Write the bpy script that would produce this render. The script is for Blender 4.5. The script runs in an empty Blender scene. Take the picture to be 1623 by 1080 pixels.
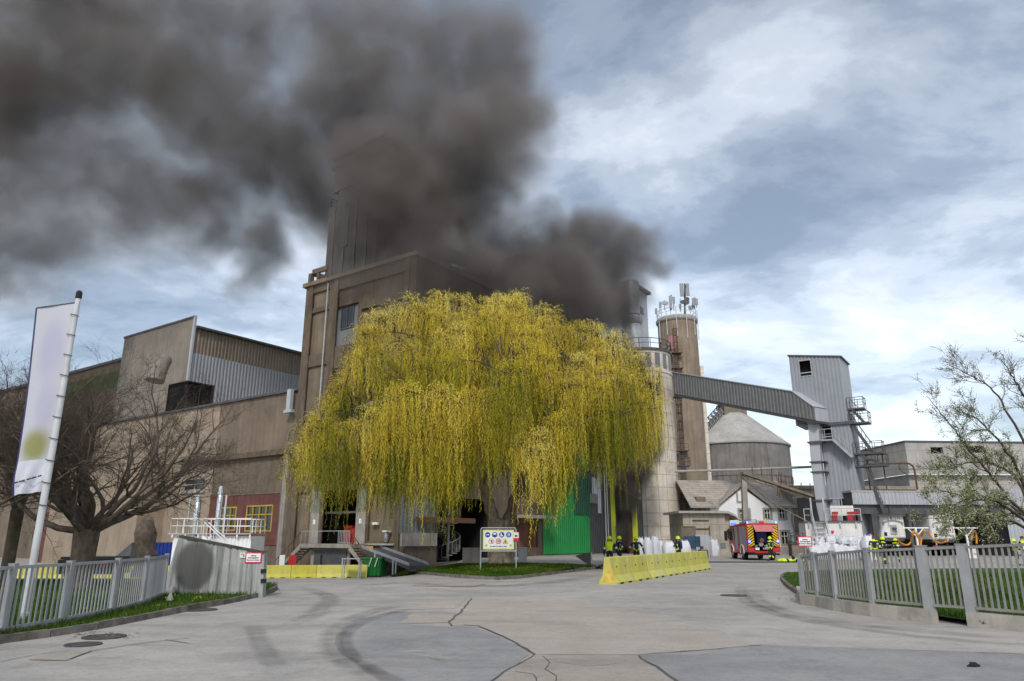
import bpy, bmesh, math, random
import numpy as np
from mathutils import Vector, Matrix, noise
R = math.radians
rng = random.Random(11)
nrng = np.random.default_rng(5)
S = bpy.context.scene
COL = S.collection

# ------------------------------------------------------------------ camera
FPX, PITCH, EYE = 1130.0, R(15.5), 1.7
cd = bpy.data.cameras.new('camera'); cam = bpy.data.objects.new('camera', cd); COL.objects.link(cam)
cd.sensor_width = 36; cd.lens = FPX * 36 / 1623; cd.clip_start = .1; cd.clip_end = 5000
cam.location = (0, 0, EYE); cam.rotation_euler = (R(90) + PITCH, 0, 0)
S.camera = cam
# ------------------------------------------------------------------ sky, sun, exposure
SUN_EL, SUN_AZ = 42, 187           # azimuth clockwise from the view direction
def build_world():
    w = bpy.data.worlds.new('World'); S.world = w; w.use_nodes = True
    n, l = w.node_tree.nodes, w.node_tree.links
    n.clear()
    out = n.new('ShaderNodeOutputWorld'); add = n.new('ShaderNodeAddShader')
    b1 = n.new('ShaderNodeBackground'); b2 = n.new('ShaderNodeBackground')
    sky = n.new('ShaderNodeTexSky'); sky.sky_type = 'NISHITA'; sky.sun_disc = False
    sky.sun_elevation = R(SUN_EL); sky.sun_rotation = R(SUN_AZ)
    b1.inputs[1].default_value = .05
    l.new(sky.outputs[0], b1.inputs[0])
    tc = n.new('ShaderNodeTexCoord')
    sep = n.new('ShaderNodeSeparateXYZ'); l.new(tc.outputs['Generated'], sep.inputs[0])
    def math_(op, a, b=None, clamp=False):
        m = n.new('ShaderNodeMath'); m.operation = op; m.use_clamp = clamp
        for k, v in enumerate((a, b)):
            if v is None: continue
            if isinstance(v, (int, float)): m.inputs[k].default_value = v
            else: l.new(v, m.inputs[k])
        return m.outputs[0]
    zz = math_('MAXIMUM', sep.outputs[2], 0.0)
    den = math_('ADD', zz, .22)
    cx = math_('DIVIDE', sep.outputs[0], den); cy = math_('DIVIDE', sep.outputs[1], den)
    cmb = n.new('ShaderNodeCombineXYZ'); l.new(cx, cmb.inputs[0]); l.new(cy, cmb.inputs[1])
    def noise(scale, detail, rough, dist, off, sx=1.0, sy=1.0):
        mp = n.new('ShaderNodeMapping'); mp.inputs['Location'].default_value = off
        mp.inputs['Scale'].default_value = (sx, sy, 1); mp.inputs['Rotation'].default_value = (0, 0, R(24))
        l.new(cmb.outputs[0], mp.inputs[0])
        t = n.new('ShaderNodeTexNoise'); t.inputs['Scale'].default_value = scale
        t.inputs['Detail'].default_value = detail; t.inputs['Roughness'].default_value = rough
        t.inputs['Distortion'].default_value = dist
        l.new(mp.outputs[0], t.inputs['Vector']); return t.outputs[0]
    big = noise(1.55, 9, .57, .25, (4.9, 6.0, 0), .9, 1.1)
    fine = noise(3.6, 8, .62, .35, (9.7, 1.9, 0), .85, 1.1)
    v = math_('ADD', math_('MULTIPLY', big, .80), math_('MULTIPLY', fine, .20))
    # thinner, paler cloud low over the horizon
    lift = math_('MULTIPLY', math_('POWER', math_('SUBTRACT', 1.0, zz, True), 4.0), .10)
    v = math_('ADD', v, lift)
    cr = n.new('ShaderNodeValToRGB'); e = cr.color_ramp; e.interpolation = 'EASE'
    e.elements[0].position = .40; e.elements[0].color = (.20, .228, .262, 1)
    e.elements[1].position = .68; e.elements[1].color = (.98, .965, .94, 1)
    for p, c in ((.455, (.285, .32, .362, 1)), (.51, (.43, .465, .50, 1)), (.56, (.60, .635, .67, 1)), (.615, (.75, .765, .78, 1))):
        k = e.elements.new(p); k.color = c
    l.new(v, cr.inputs[0]); l.new(cr.outputs[0], b2.inputs[0]); b2.inputs[1].default_value = .66
    l.new(b1.outputs[0], add.inputs[0]); l.new(b2.outputs[0], add.inputs[1]); l.new(add.outputs[0], out.inputs[0])
build_world()
sd = bpy.data.lights.new('sun', 'SUN'); sun = bpy.data.objects.new('sun', sd); COL.objects.link(sun)
sd.energy = 1.5; sd.angle = R(10); sd.color = (1, .955, .89)
_d = Vector((math.sin(R(SUN_AZ)) * math.cos(R(SUN_EL)), math.cos(R(SUN_AZ)) * math.cos(R(SUN_EL)), math.sin(R(SUN_EL))))
sun.rotation_euler = (-_d).to_track_quat('-Z', 'Y').to_euler()
S.view_settings.view_transform = 'Standard'; S.view_settings.look = 'None'
S.view_settings.exposure = 0.55; S.view_settings.gamma = 1
S.cycles.max_bounces = 5; S.cycles.diffuse_bounces = 3; S.cycles.transparent_max_bounces = 10
S.cycles.volume_bounces = 0; S.cycles.use_adaptive_sampling = True; S.cycles.adaptive_threshold = .02
S.cycles.use_denoising = True

# ------------------------------------------------------------------ helpers
CP, SP = math.cos(PITCH), math.sin(PITCH)
def ray(px, py):
    u, v = (px - 811.5) / FPX, (540 - py) / FPX
    return Vector((u, CP - v * SP, SP + v * CP))
def P(px, py, Y):
    d = ray(px, py); return Vector((0, 0, EYE)) + d * (Y / d.y)
def ss(a, b, x):
    t = min(1, max(0, (x - a) / (b - a))); return t * t * (3 - 2 * t)
def ht(x, y):                      # the yard falls away to the left, in front of the loading dock
    return -1.1 * ss(29, 50, y) * ss(-2.5, -10, x)
def G(px, py, dz=0.0):
    d = ray(px, py); lo, hi = 4.0, 400.0
    f = lambda Y: EYE + d.z * Y / d.y - ht(d.x * Y / d.y, Y) - dz
    for _ in range(50):
        m = (lo + hi) / 2
        if f(m) > 0: lo = m
        else: hi = m
    return Vector((d.x * lo / d.y, lo, ht(d.x * lo / d.y, lo) + dz))
class Frame:
    """a building's own axes: origin on the ground, x along its front, y into its depth"""
    def __init__(s, o, rz): s.o = Vector(o); s.rz = rz; s.c, s.s = math.cos(rz), math.sin(rz)
    def L(s, p):
        d = Vector(p) - s.o; return Vector((d.x * s.c + d.y * s.s, -d.x * s.s + d.y * s.c, d.z))
    def W(s, p): return s.o + Vector((p[0] * s.c - p[1] * s.s, p[0] * s.s + p[1] * s.c, p[2]))
    def fy(s, px, py, d=0.0):      # where the sight line meets the plane y = d: (x, z)
        a = s.L((0, 0, EYE)); b = s.L(Vector((0, 0, EYE)) + ray(px, py)) - a
        t = (d - a.y) / b.y; q = a + b * t; return q.x, q.z
    def fx(s, px, py, d=0.0):      # the plane x = d: (y, z)
        a = s.L((0, 0, EYE)); b = s.L(Vector((0, 0, EYE)) + ray(px, py)) - a
        t = (d - a.x) / b.x; q = a + b * t; return q.y, q.z

class MB:
    def __init__(s): s.v = []; s.f = []; s.m = []
    def add(s, vs, fs, m=0):
        k = len(s.v); s.v += [tuple(x) for x in vs]
        for f in fs: s.f.append(tuple(i + k for i in f)); s.m.append(m)
        return s
    def box(s, x0, x1, y0, y1, z0, z1, m=0):
        if x0 > x1: x0, x1 = x1, x0
        if y0 > y1: y0, y1 = y1, y0
        if z0 > z1: z0, z1 = z1, z0
        return s.add([(x0,y0,z0),(x1,y0,z0),(x1,y1,z0),(x0,y1,z0),(x0,y0,z1),(x1,y0,z1),(x1,y1,z1),(x0,y1,z1)],
                     [(0,3,2,1),(4,5,6,7),(0,1,5,4),(1,2,6,5),(2,3,7,6),(3,0,4,7)], m)
    def bar(s, a, b, w, h=None, m=0, up=(0, 0, 1)):   # a square bar from a to b
        h = h or w; a, b = Vector(a), Vector(b); d = (b - a).normalized(); u = Vector(up)
        if abs(d.dot(u)) > .98: u = Vector((0, 1, 0))
        x = d.cross(u).normalized() * w / 2; z = x.cross(d).normalized() * h / 2
        vs = [a - x - z, a + x - z, a + x + z, a - x + z, b - x - z, b + x - z, b + x + z, b - x + z]
        return s.add(vs, [(0,1,2,3),(7,6,5,4),(0,4,5,1),(1,5,6,2),(2,6,7,3),(3,7,4,0)], m)
    def tube(s, pts, rad, n=8, m=0, cap=True):
        pts = [Vector(p) for p in pts]
        rs = rad if isinstance(rad, (list, tuple)) else [rad] * len(pts)
        vs = []; fs = []; x = None
        for i, p in enumerate(pts):
            d = (pts[min(i + 1, len(pts) - 1)] - pts[max(i - 1, 0)]).normalized()
            if x is None: x = d.orthogonal().normalized()
            x = (x - d * x.dot(d)); x = x.normalized() if x.length > 1e-6 else d.orthogonal().normalized()
            y = d.cross(x)
            for k in range(n):
                a = 2 * math.pi * k / n; vs.append(p + (x * math.cos(a) + y * math.sin(a)) * rs[i])
        for i in range(len(pts) - 1):
            for k in range(n):
                a, b = i * n + k, i * n + (k + 1) % n; fs.append((a, b, b + n, a + n))
        if cap: fs.append(tuple(range(n - 1, -1, -1))); fs.append(tuple(range(len(vs) - n, len(vs))))
        return s.add(vs, fs, m)
    def lathe(s, prof, n=48, c=(0, 0), m=0, a0=0, a1=2 * math.pi, cap=True):
        full = abs(a1 - a0 - 2 * math.pi) < 1e-6; k_ = n if full else n + 1; vs = []; fs = []
        for r, z in prof:
            for k in range(k_):
                a = a0 + (a1 - a0) * k / n; vs.append((c[0] + r * math.cos(a), c[1] + r * math.sin(a), z))
        for i in range(len(prof) - 1):
            for k in range(n):
                a, b = i * k_ + k, i * k_ + (k + 1) % k_; fs.append((a, b, b + k_, a + k_))
        if cap and full:
            if prof[0][0] > 0: fs.append(tuple(range(n - 1, -1, -1)))
            if prof[-1][0] > 0: fs.append(tuple(range(len(vs) - n, len(vs))))
        return s.add(vs, fs, m)
    def prism(s, pts, vec, m=0):   # a polygon pushed along vec
        vec = Vector(vec); n = len(pts); a = [Vector(p) for p in pts]
        return s.add(a + [p + vec for p in a], [tuple(range(n)), tuple(range(2 * n - 1, n - 1, -1))] +
                     [(i, i + n, (i + 1) % n + n, (i + 1) % n) for i in range(n)], m)
    def ribs(s, fn, u0, u1, w0, w1, per=.3, dep=.04, m=0):
        """a sheet of trapezoid ribs; fn(u, w, d) gives the point, d along the outward normal; w0, w1 numbers or functions"""
        f0 = w0 if callable(w0) else (lambda u: w0); f1 = w1 if callable(w1) else (lambda u: w1)
        us = []; n = max(1, round((u1 - u0) / per)); p = (u1 - u0) / n
        for i in range(n):
            for a, d in ((0, 0), (.38, 0), (.5, 1), (.88, 1)): us.append((u0 + (i + a) * p, d * dep))
        us.append((u1, 0)); vs = []
        for u, d in us: vs.append(fn(u, f0(u), d)); vs.append(fn(u, f1(u), d))
        return s.add(vs, [(2*i, 2*i+2, 2*i+3, 2*i+1) for i in range(len(us) - 1)], m)
    def wall(s, fn, u0, u1, w0, w1, holes, depth, m=0):
        """a wall face with openings (u0,u1,w0,w1) and their reveals"""
        hs = [(max(a, u0), min(b, u1), max(c, w0), min(d, w1)) for a, b, c, d in holes]
        U = sorted({u0, u1, *[h[0] for h in hs], *[h[1] for h in hs]}); W = sorted({w0, w1, *[h[2] for h in hs], *[h[3] for h in hs]})
        for i in range(len(U) - 1):
            for j in range(len(W) - 1):
                cu, cw = (U[i] + U[i+1]) / 2, (W[j] + W[j+1]) / 2
                if any(h[0] < cu < h[1] and h[2] < cw < h[3] for h in hs): continue
                s.add([fn(U[i], W[j], 0), fn(U[i+1], W[j], 0), fn(U[i+1], W[j+1], 0), fn(U[i], W[j+1], 0)], [(0,1,2,3)], m)
        for a, b, c, d in hs:
            q = [(a, c), (b, c), (b, d), (a, d)]
            for k in range(4):
                (ua, wa), (ub, wb) = q[k], q[(k + 1) % 4]
                s.add([fn(ua, wa, 0), fn(ub, wb, 0), fn(ub, wb, -depth), fn(ua, wa, -depth)], [(0,1,2,3)], m)
        return s
    def build(s, name, mats, parent=None, smooth=False):
        me = bpy.data.meshes.new(name); me.from_pydata(s.v, [], s.f)
        for mt in (mats if isinstance(mats, (list, tuple)) else [mats]): me.materials.append(mt)
        if any(s.m): me.polygons.foreach_set('material_index', s.m)
        if smooth: me.polygons.foreach_set('use_smooth', [True] * len(me.polygons))
        me.update()
        if smooth: me.set_sharp_from_angle(angle=R(38))
        o = bpy.data.objects.new(name, me); COL.objects.link(o)
        if parent: o.parent = parent
        return o
def np_mesh(name, V, Fq, mats, parent=None, tint=None, smooth=False, midx=None):
    """a big mesh from arrays; Fq is (n,3) or (n,4)"""
    me = bpy.data.meshes.new(name); V = np.asarray(V, np.float32); Fq = np.asarray(Fq, np.int32); k = Fq.shape[1]
    me.vertices.add(len(V)); me.vertices.foreach_set('co', V.ravel())
    me.loops.add(Fq.size); me.loops.foreach_set('vertex_index', Fq.ravel())
    me.polygons.add(len(Fq)); me.polygons.foreach_set('loop_start', np.arange(0, Fq.size, k, dtype=np.int32))
    me.polygons.foreach_set('loop_total', np.full(len(Fq), k, np.int32))
    for mt in (mats if isinstance(mats, (list, tuple)) else [mats]): me.materials.append(mt)
    if midx is not None: me.polygons.foreach_set('material_index', np.asarray(midx, np.int32))
    if smooth: me.polygons.foreach_set('use_smooth', np.ones(len(Fq), bool))
    me.update(calc_edges=True)
    if tint is not None:
        a = me.attributes.new('tint', 'FLOAT', 'POINT'); a.data.foreach_set('value', np.asarray(tint, np.float32))
    o = bpy.data.objects.new(name, me); COL.objects.link(o)
    if parent: o.parent = parent
    return o
def tag(o, label=None, cat=None, group=None, kind=None):
    if label: o['label'] = label
    if cat: o['category'] = cat
    if group: o['group'] = group
    if kind: o['kind'] = kind
    return o
def thing(name, label, cat, loc=(0, 0, 0), rz=0, group=None):
    o = bpy.data.objects.new(name, None); COL.objects.link(o); o.location = loc; o.rotation_euler = (0, 0, rz)
    o.empty_display_size = .3
    return tag(o, label, cat, group)
def kids(o): return [c for c in bpy.data.objects if c.parent == o]
def dup(o, loc, rz=None, label=None, scale=None):
    c = o.copy(); COL.objects.link(c); c.location = loc
    if rz is not None: c.rotation_euler = (0, 0, rz)
    if scale: c.scale = scale
    if label: c['label'] = label
    for k in kids(o):
        d = k.copy(); COL.objects.link(d); d.parent = c
        for g in kids(k):
            e = g.copy(); COL.objects.link(e); e.parent = d
    return c

# ------------------------------------------------------------------ materials
def mat(name, col, rough=.85, var=.22, scale=1.2, streak=0, streakcol=None, bump=0, bscale=30, metal=0, spec=.25,
        spots=None, joints=None, grime=None, fine=0, sscale=(2.6, 2.6, .16), rand=0):
    m = bpy.data.materials.new(name); m.use_nodes = True
    n, l = m.node_tree.nodes, m.node_tree.links; b = n['Principled BSDF']
    b.inputs['Roughness'].default_value = rough; b.inputs['Metallic'].default_value = metal
    b.inputs['Specular IOR Level'].default_value = spec
    tc = n.new('ShaderNodeTexCoord')
    def nz(sc, det=5, vec=None, rg=.6):
        t = n.new('ShaderNodeTexNoise'); t.inputs['Scale'].default_value = sc; t.inputs['Detail'].default_value = det
        t.inputs['Roughness'].default_value = rg
        l.new(vec or tc.outputs['Object'], t.inputs['Vector']); return t.outputs[0]
    def mapped(sc, loc=(0, 0, 0)):
        mp = n.new('ShaderNodeMapping'); mp.inputs['Scale'].default_value = sc; mp.inputs['Location'].default_value = loc
        l.new(tc.outputs['Object'], mp.inputs[0]); return mp.outputs[0]
    def ramp(fac, a, b_):
        r = n.new('ShaderNodeMapRange'); r.inputs[1].default_value = a; r.inputs[2].default_value = b_; l.new(fac, r.inputs[0]); return r.outputs[0]
    def mix(fac, c1, c2, mode='MIX'):
        x = n.new('ShaderNodeMix'); x.data_type = 'RGBA'; x.blend_type = mode
        for k, v in ((0, fac), (6, c1), (7, c2)):
            if isinstance(v, (int, float)): x.inputs[k].default_value = v
            elif isinstance(v, (tuple, list)): x.inputs[k].default_value = (*v[:3], 1)
            else: l.new(v, x.inputs[k])
        return x.outputs[2]
    lo = tuple(c * (1 - var) for c in col); hi = tuple(min(1, c * (1 + var)) for c in col)
    c = mix(ramp(nz(scale), .3, .7), lo, hi)
    if fine: c = mix(fine, c, mix(ramp(nz(scale * 22, 3), .3, .7), (0, 0, 0), (1, 1, 1)), 'OVERLAY')
    if streak:
        sc_ = streakcol or tuple(x * .45 for x in col)
        c = mix(ramp(nz(1.0, 5, mapped(sscale)), .47, .68), c, mix(1 - streak, sc_, c))
    if grime:                       # a second, darker tone in blotches with their own shape
        c = mix(ramp(nz(grime[1], 6), .52, .66), c, grime[0])
    if spots:
        c = mix(ramp(nz(spots[1], 2), spots[2], spots[2] + .06), c, spots[0])
    if joints:                      # cast or form joints: (horizontal step, vertical step, colour)
        sp = n.new('ShaderNodeSeparateXYZ'); l.new(tc.outputs['Object'], sp.inputs[0])
        def lines(src, per, w):
            a = n.new('ShaderNodeMath'); a.operation = 'PINGPONG'; a.inputs[1].default_value = per / 2; l.new(src, a.inputs[0])
            q = n.new('ShaderNodeMath'); q.operation = 'LESS_THAN'; q.inputs[1].default_value = w; l.new(a.outputs[0], q.inputs[0]); return q.outputs[0]
        f = lines(sp.outputs[2], joints[1], joints[3])
        if joints[0]:
            ad = n.new('ShaderNodeMath'); ad.operation = 'ADD'; l.new(sp.outputs[0], ad.inputs[0]); l.new(sp.outputs[1], ad.inputs[1])
            g = lines(ad.outputs[0], joints[0], joints[3]); mx = n.new('ShaderNodeMath'); mx.operation = 'MAXIMUM'
            l.new(f, mx.inputs[0]); l.new(g, mx.inputs[1]); f = mx.outputs[0]
        fm = n.new('ShaderNodeMath'); fm.operation = 'MULTIPLY'; fm.inputs[1].default_value = .7; l.new(f, fm.inputs[0])
        c = mix(fm.outputs[0], c, joints[2])
    if rand:                        # no two pieces weathered alike
        oi = n.new('ShaderNodeObjectInfo'); c = mix(ramp(oi.outputs['Random'], 0, 1), mix(rand, c, tuple(x * .55 for x in col)), mix(rand * .5, c, (.62, .6, .45)))
    l.new(c, b.inputs['Base Color'])
    if bump:
        bp = n.new('ShaderNodeBump'); bp.inputs['Strength'].default_value = bump; bp.inputs['Distance'].default_value = .03
        l.new(nz(bscale, 6), bp.inputs['Height']); l.new(bp.outputs[0], b.inputs['Normal'])
    return m
def emat(name, col, st):
    m = bpy.data.materials.new(name); m.use_nodes = True; b = m.node_tree.nodes['Principled BSDF']
    b.inputs['Base Color'].default_value = (*col, 1); b.inputs['Emission Color'].default_value = (*col, 1)
    b.inputs['Emission Strength'].default_value = st; return m
def leafmat(name, ramp, trans=.35, rough=.6):
    """leaves: colour by the tint attribute, some light passes through"""
    m = bpy.data.materials.new(name); m.use_nodes = True; n, l = m.node_tree.nodes, m.node_tree.links
    n.clear(); out = n.new('ShaderNodeOutputMaterial'); at = n.new('ShaderNodeAttribute'); at.attribute_name = 'tint'
    cr = n.new('ShaderNodeValToRGB'); e = cr.color_ramp
    e.elements[0].position, e.elements[0].color = ramp[0][0], (*ramp[0][1], 1)
    e.elements[1].position, e.elements[1].color = ramp[-1][0], (*ramp[-1][1], 1)
    for p, c in ramp[1:-1]: k = e.elements.new(p); k.color = (*c, 1)
    l.new(at.outputs['Fac'], cr.inputs[0])
    d = n.new('ShaderNodeBsdfDiffuse'); t = n.new('ShaderNodeBsdfTranslucent'); mx = n.new('ShaderNodeMixShader')
    mx.inputs[0].default_value = trans; l.new(cr.outputs[0], d.inputs[0]); l.new(cr.outputs[0], t.inputs[0])
    l.new(d.outputs[0], mx.inputs[1]); l.new(t.outputs[0], mx.inputs[2]); l.new(mx.outputs[0], out.inputs[0]); return m
def glassmat(name, col=(.02, .023, .026), rough=.08):
    return mat(name, col, rough=rough, var=.3, scale=.8, spec=.5)
M = dict(
    asphalt=None,
    concrete=mat('concrete', (.30, .275, .24), streak=.5, bump=.3, bscale=14),
    render_brown=mat('brown_render', (.135, .104, .074), streak=.6, bump=.25, bscale=9, grime=((.085, .064, .046), .35)),
    panel_brown=mat('panel_render', (.185, .145, .103), streak=.45, bump=.25, bscale=9, scale=.6),
    hall_beige=mat('hall_render', (.185, .147, .108), streak=.35, bump=.2, scale=.35, grime=((.12, .093, .068), .22)),
    hall_pale=mat('pale_render', (.30, .24, .18), streak=.3, bump=.2, scale=.4),
    pebble=mat('pebbledash', (.15, .117, .086), bump=.9, bscale=24, streak=.4, fine=.3),
    red_panel=mat('red_panel', (.135, .055, .046), streak=.45, scale=.8),
    yellow_frame=mat('yellow_frame', (.40, .28, .035), rough=.5),
    glass=glassmat('dark_glass'),
    dark=mat('dark_interior', (.012, .011, .011), var=.3),
    black=mat('black_rubber', (.018, .018, .018), rough=.7),
    steel=mat('galvanised_steel', (.42, .43, .44), rough=.45, metal=.5, spec=.5, scale=2.5),
    steel_dark=mat('dark_steel', (.10, .10, .105), rough=.6, metal=.3),
    rust=mat('rusty_steel', (.125, .065, .04), rough=.8, grime=((.10, .05, .03), 2)),
    clad_brown=mat('brown_cladding', (.22, .195, .165), rough=.6, streak=.35, scale=.3, spec=.4),
    clad_grey=mat('grey_cladding', (.285, .305, .335), rough=.5, streak=.18, scale=.3, spec=.4, var=.1),
    clad_light=mat('light_cladding', (.40, .42, .45), rough=.5, streak=.2, scale=.3, spec=.4, var=.12),
    green=mat('green_cladding', (.012, .24, .055), rough=.5, streak=.2, scale=.4, var=.14, spec=.4),
    green_dark=mat('dark_green_cladding', (.014, .075, .04), rough=.5, var=.15, spec=.4),
    anthracite=mat('anthracite_cladding', (.055, .056, .06), rough=.5, var=.2, spec=.4),
    midgrey=mat('mid_grey_cladding', (.16, .165, .17), rough=.5, var=.15, spec=.4),
    lime=mat('lime_cladding', (.50, .56, .05), rough=.5, var=.12),
    silo=mat('silo_concrete', (.68, .61, .52), var=.14, streak=.2, scale=.7, bump=.25, bscale=10, joints=(1.6, 1.55, (.26, .22, .18), .04), grime=((.50, .43, .35), .5)),
    chimney=mat('tower_concrete', (.27, .215, .16), streak=.55, scale=.4, bump=.2, bscale=8),
    dome_wall=mat('dome_wall', (.215, .203, .188), streak=.75, scale=.5),
    dome_roof=mat('dome_roof', (.37, .355, .33), streak=.3, scale=.3),
    white_wall=mat('white_render', (.82, .82, .83), var=.07, streak=.15, scale=.6),
    offwhite=mat('offwhite_render', (.72, .70, .67), var=.1, streak=.3, scale=.7),
    tile=mat('roof_tile', (.40, .36, .315), var=.25, scale=1.6, bump=1.0, bscale=7, grime=((.23, .21, .18), .8), joints=(.5, .28, (.20, .18, .155), .03)),
    tile_brown=mat('brown_roof_tile', (.30, .255, .205), var=.2, scale=1.1, bump=1, bscale=7, joints=(.5, .28, (.19, .16, .13), .03)),
    stone=mat('stone_trim', (.34, .325, .30), var=.18, scale=2),
    wood=mat('weathered_wood', (.20, .165, .125), streak=.5, scale=2),
    yellow_paint=mat('yellow_paint', (.58, .54, .075), rough=.8, var=.16, scale=2.2, streak=.45, streakcol=(.30, .27, .10), grime=((.42, .39, .15), 1.3), bump=.2, bscale=16, rand=.4, spots=((.33,.30,.17), 5, .66)),
    fence=mat('fence_paint', (.30, .308, .312), rough=.55, var=.16, scale=2.0, streak=.3, spec=.35),
    fence_r=mat('fence_paint_taupe', (.25, .243, .23), rough=.55, var=.16, scale=2.0, streak=.3, spec=.35),
    white_paint=mat('white_paint', (.78, .79, .79), rough=.5, var=.08),
    blue=mat('blue_paint', (.012, .035, .21), rough=.5),
    red=mat('red_paint', (.42, .012, .016), rough=.35, var=.1, spec=.5),
    sign_red=mat('sign_red', (.62, .025, .07), rough=.5, var=.05),
    sign_white=mat('sign_white', (.80, .81, .80), rough=.5, var=.05),
    ink=mat('sign_ink', (.03, .03, .035), rough=.6, var=.05),
    green_bin=mat('green_bin', (.015, .16, .035), rough=.5),
    bag=mat('white_woven_bag', (.64, .65, .68), rough=.7, var=.08, scale=4, bump=.5, bscale=9),
    hose=mat('orange_hose', (.62, .25, .025), rough=.5, var=.1),
    neon=mat('neon_yellow', (.62, .80, .02), rough=.6, var=.08),
    navy=mat('navy_fabric', (.022, .025, .038), rough=.85, var=.3, scale=9),
    skin=mat('skin', (.50, .30, .21), rough=.6, var=.08),
    bark=mat('bark', (.135, .108, .085), rough=.95, var=.4, scale=5, bump=1.2, bscale=12, streak=.5),
    bark_dark=mat('dark_bark', (.085, .066, .052), rough=.95, var=.35, scale=6, bump=.8, bscale=18),
    twig=mat('twig_bark', (.085, .065, .05), rough=.95, var=.3, scale=4),
)
# ------------------------------------------------------------------ ground, road, lawns
def road_mat(name, c_lo, c_hi, dark, scale=.35, dirt=(.36, .33, .29)):
    m = bpy.data.materials.new(name); m.use_nodes = True; n, l = m.node_tree.nodes, m.node_tree.links
    b = n['Principled BSDF']; b.inputs['Roughness'].default_value = .9; b.inputs['Specular IOR Level'].default_value = .2
    tc = n.new('ShaderNodeTexCoord')
    def nz(sc, det, rg=.6, sx=1, sy=1, rot=0, dist=0):
        mp = n.new('ShaderNodeMapping'); mp.inputs['Scale'].default_value = (sx, sy, 1); mp.inputs['Rotation'].default_value = (0, 0, rot)
        l.new(tc.outputs['Object'], mp.inputs[0]); t = n.new('ShaderNodeTexNoise'); t.inputs['Scale'].default_value = sc
        t.inputs['Detail'].default_value = det; t.inputs['Roughness'].default_value = rg; t.inputs['Distortion'].default_value = dist
        l.new(mp.outputs[0], t.inputs['Vector']); return t.outputs[0]
    def rmp(f, a, b_, c=0, d=1):
        r = n.new('ShaderNodeMapRange'); r.inputs[1].default_value = a; r.inputs[2].default_value = b_
        r.inputs[3].default_value = c; r.inputs[4].default_value = d; l.new(f, r.inputs[0]); return r.outputs[0]
    def mix(f, a, b_, mode='MIX'):
        x = n.new('ShaderNodeMix'); x.data_type = 'RGBA'; x.blend_type = mode
        for k, v in ((0, f), (6, a), (7, b_)):
            if isinstance(v, (int, float)): x.inputs[k].default_value = v
            elif isinstance(v, tuple): x.inputs[k].default_value = (*v, 1)
            else: l.new(v, x.inputs[k])
        return x.outputs[2]
    c = mix(rmp(nz(scale, 6), .35, .65), c_lo, c_hi)
    c = mix(rmp(nz(1.1, 7, .7, 1, 1, 0, .5), .40, .62, 0, .5), c, dirt); c = mix(rmp(nz(7, 6, .75), .45, .75, 0, .45), c, dark)
    c = mix(rmp(nz(.5, 6, .65, .35, 1.5, R(-25), .6), .5, .68, 0, .55), c, dark)           # wheel-worn streaks
    c = mix(rmp(nz(.22, 5, .6, 1, 1, 0, 1.2), .52, .7, 0, .6), c, dirt)                     # dust
    c = mix(rmp(nz(2.6, 6, .7), .58, .72, 0, .5), c, dark); c = mix(rmp(nz(.75, 7, .72, 1, 1, 0, .8), .54, .66, 0, .5), c, dark); c = mix(rmp(nz(4.2, 5, .7), .62, .70, 0, .45), c, dirt)
    c = mix(rmp(nz(19, 4, .8), .5, .72, 0, .5), c, tuple(x * .6 for x in c_lo)); c = mix(rmp(nz(27, 3, .8), .58, .75, 0, .45), c, tuple(min(1, x * 1.45) for x in c_hi))
    c = mix(rmp(nz(60, 3, .7), .55, .75, 0, .40), c, tuple(x * .55 for x in c_lo))          # stone grain
    c = mix(rmp(nz(85, 2, .7), .62, .78, 0, .40), c, tuple(min(1, x * 1.7) for x in c_hi))
    l.new(c, b.inputs['Base Color'])
    bp = n.new('ShaderNodeBump'); bp.inputs['Strength'].default_value = .35; bp.inputs['Distance'].default_value = .01
    l.new(nz(70, 4), bp.inputs['Height']); l.new(bp.outputs[0], b.inputs['Normal']); return m
M['road'] = road_mat('asphalt', (0.291, 0.275, 0.257), (0.391, 0.369, 0.341), (0.199, 0.190, 0.182), dirt=(0.469, 0.433, 0.386))
M['patch_dark'] = road_mat('dark_asphalt', (0.218, 0.214, 0.212), (0.299, 0.291, 0.284), (0.160, 0.157, 0.156), dirt=(0.364, 0.344, 0.324))
M['patch_beige'] = road_mat('beige_concrete', (0.329, 0.290, 0.248), (0.403, 0.356, 0.307), (0.244, 0.223, 0.200), dirt=(0.439, 0.393, 0.342))
M['patch_brown'] = road_mat('brown_concrete', (0.294, 0.254, 0.217), (0.375, 0.328, 0.283), (0.206, 0.182, 0.160), dirt=(0.388, 0.345, 0.300))
M['lawn'] = mat('lawn_soil', (.035, .085, .014), var=.5, scale=1.5, bump=1, bscale=30, grime=((.05, .055, .02), 2.2))
M['crack'] = mat('crack_filler', (.095, .088, .08), var=.3)
M['tyre'] = None
xs = sorted(set([-1500, -600, -250, -120] + list(np.arange(-60, 61, 1.5)) + [80, 120, 250, 600, 1500]))
ys = sorted(set([-60, -20] + list(np.arange(-5, 100, 1.5)) + [110, 140, 200, 400, 900, 2500]))
mb = MB(); mb.v = [(x, y, ht(x, y)) for y in ys for x in xs]; nx = len(xs)
mb.f = [(j*nx+i, j*nx+i+1, (j+1)*nx+i+1, (j+1)*nx+i) for j in range(len(ys)-1) for i in range(nx-1)]; mb.m = [0] * len(mb.f)
tag(mb.build('ground', M['road'], smooth=True), kind='structure')

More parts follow.
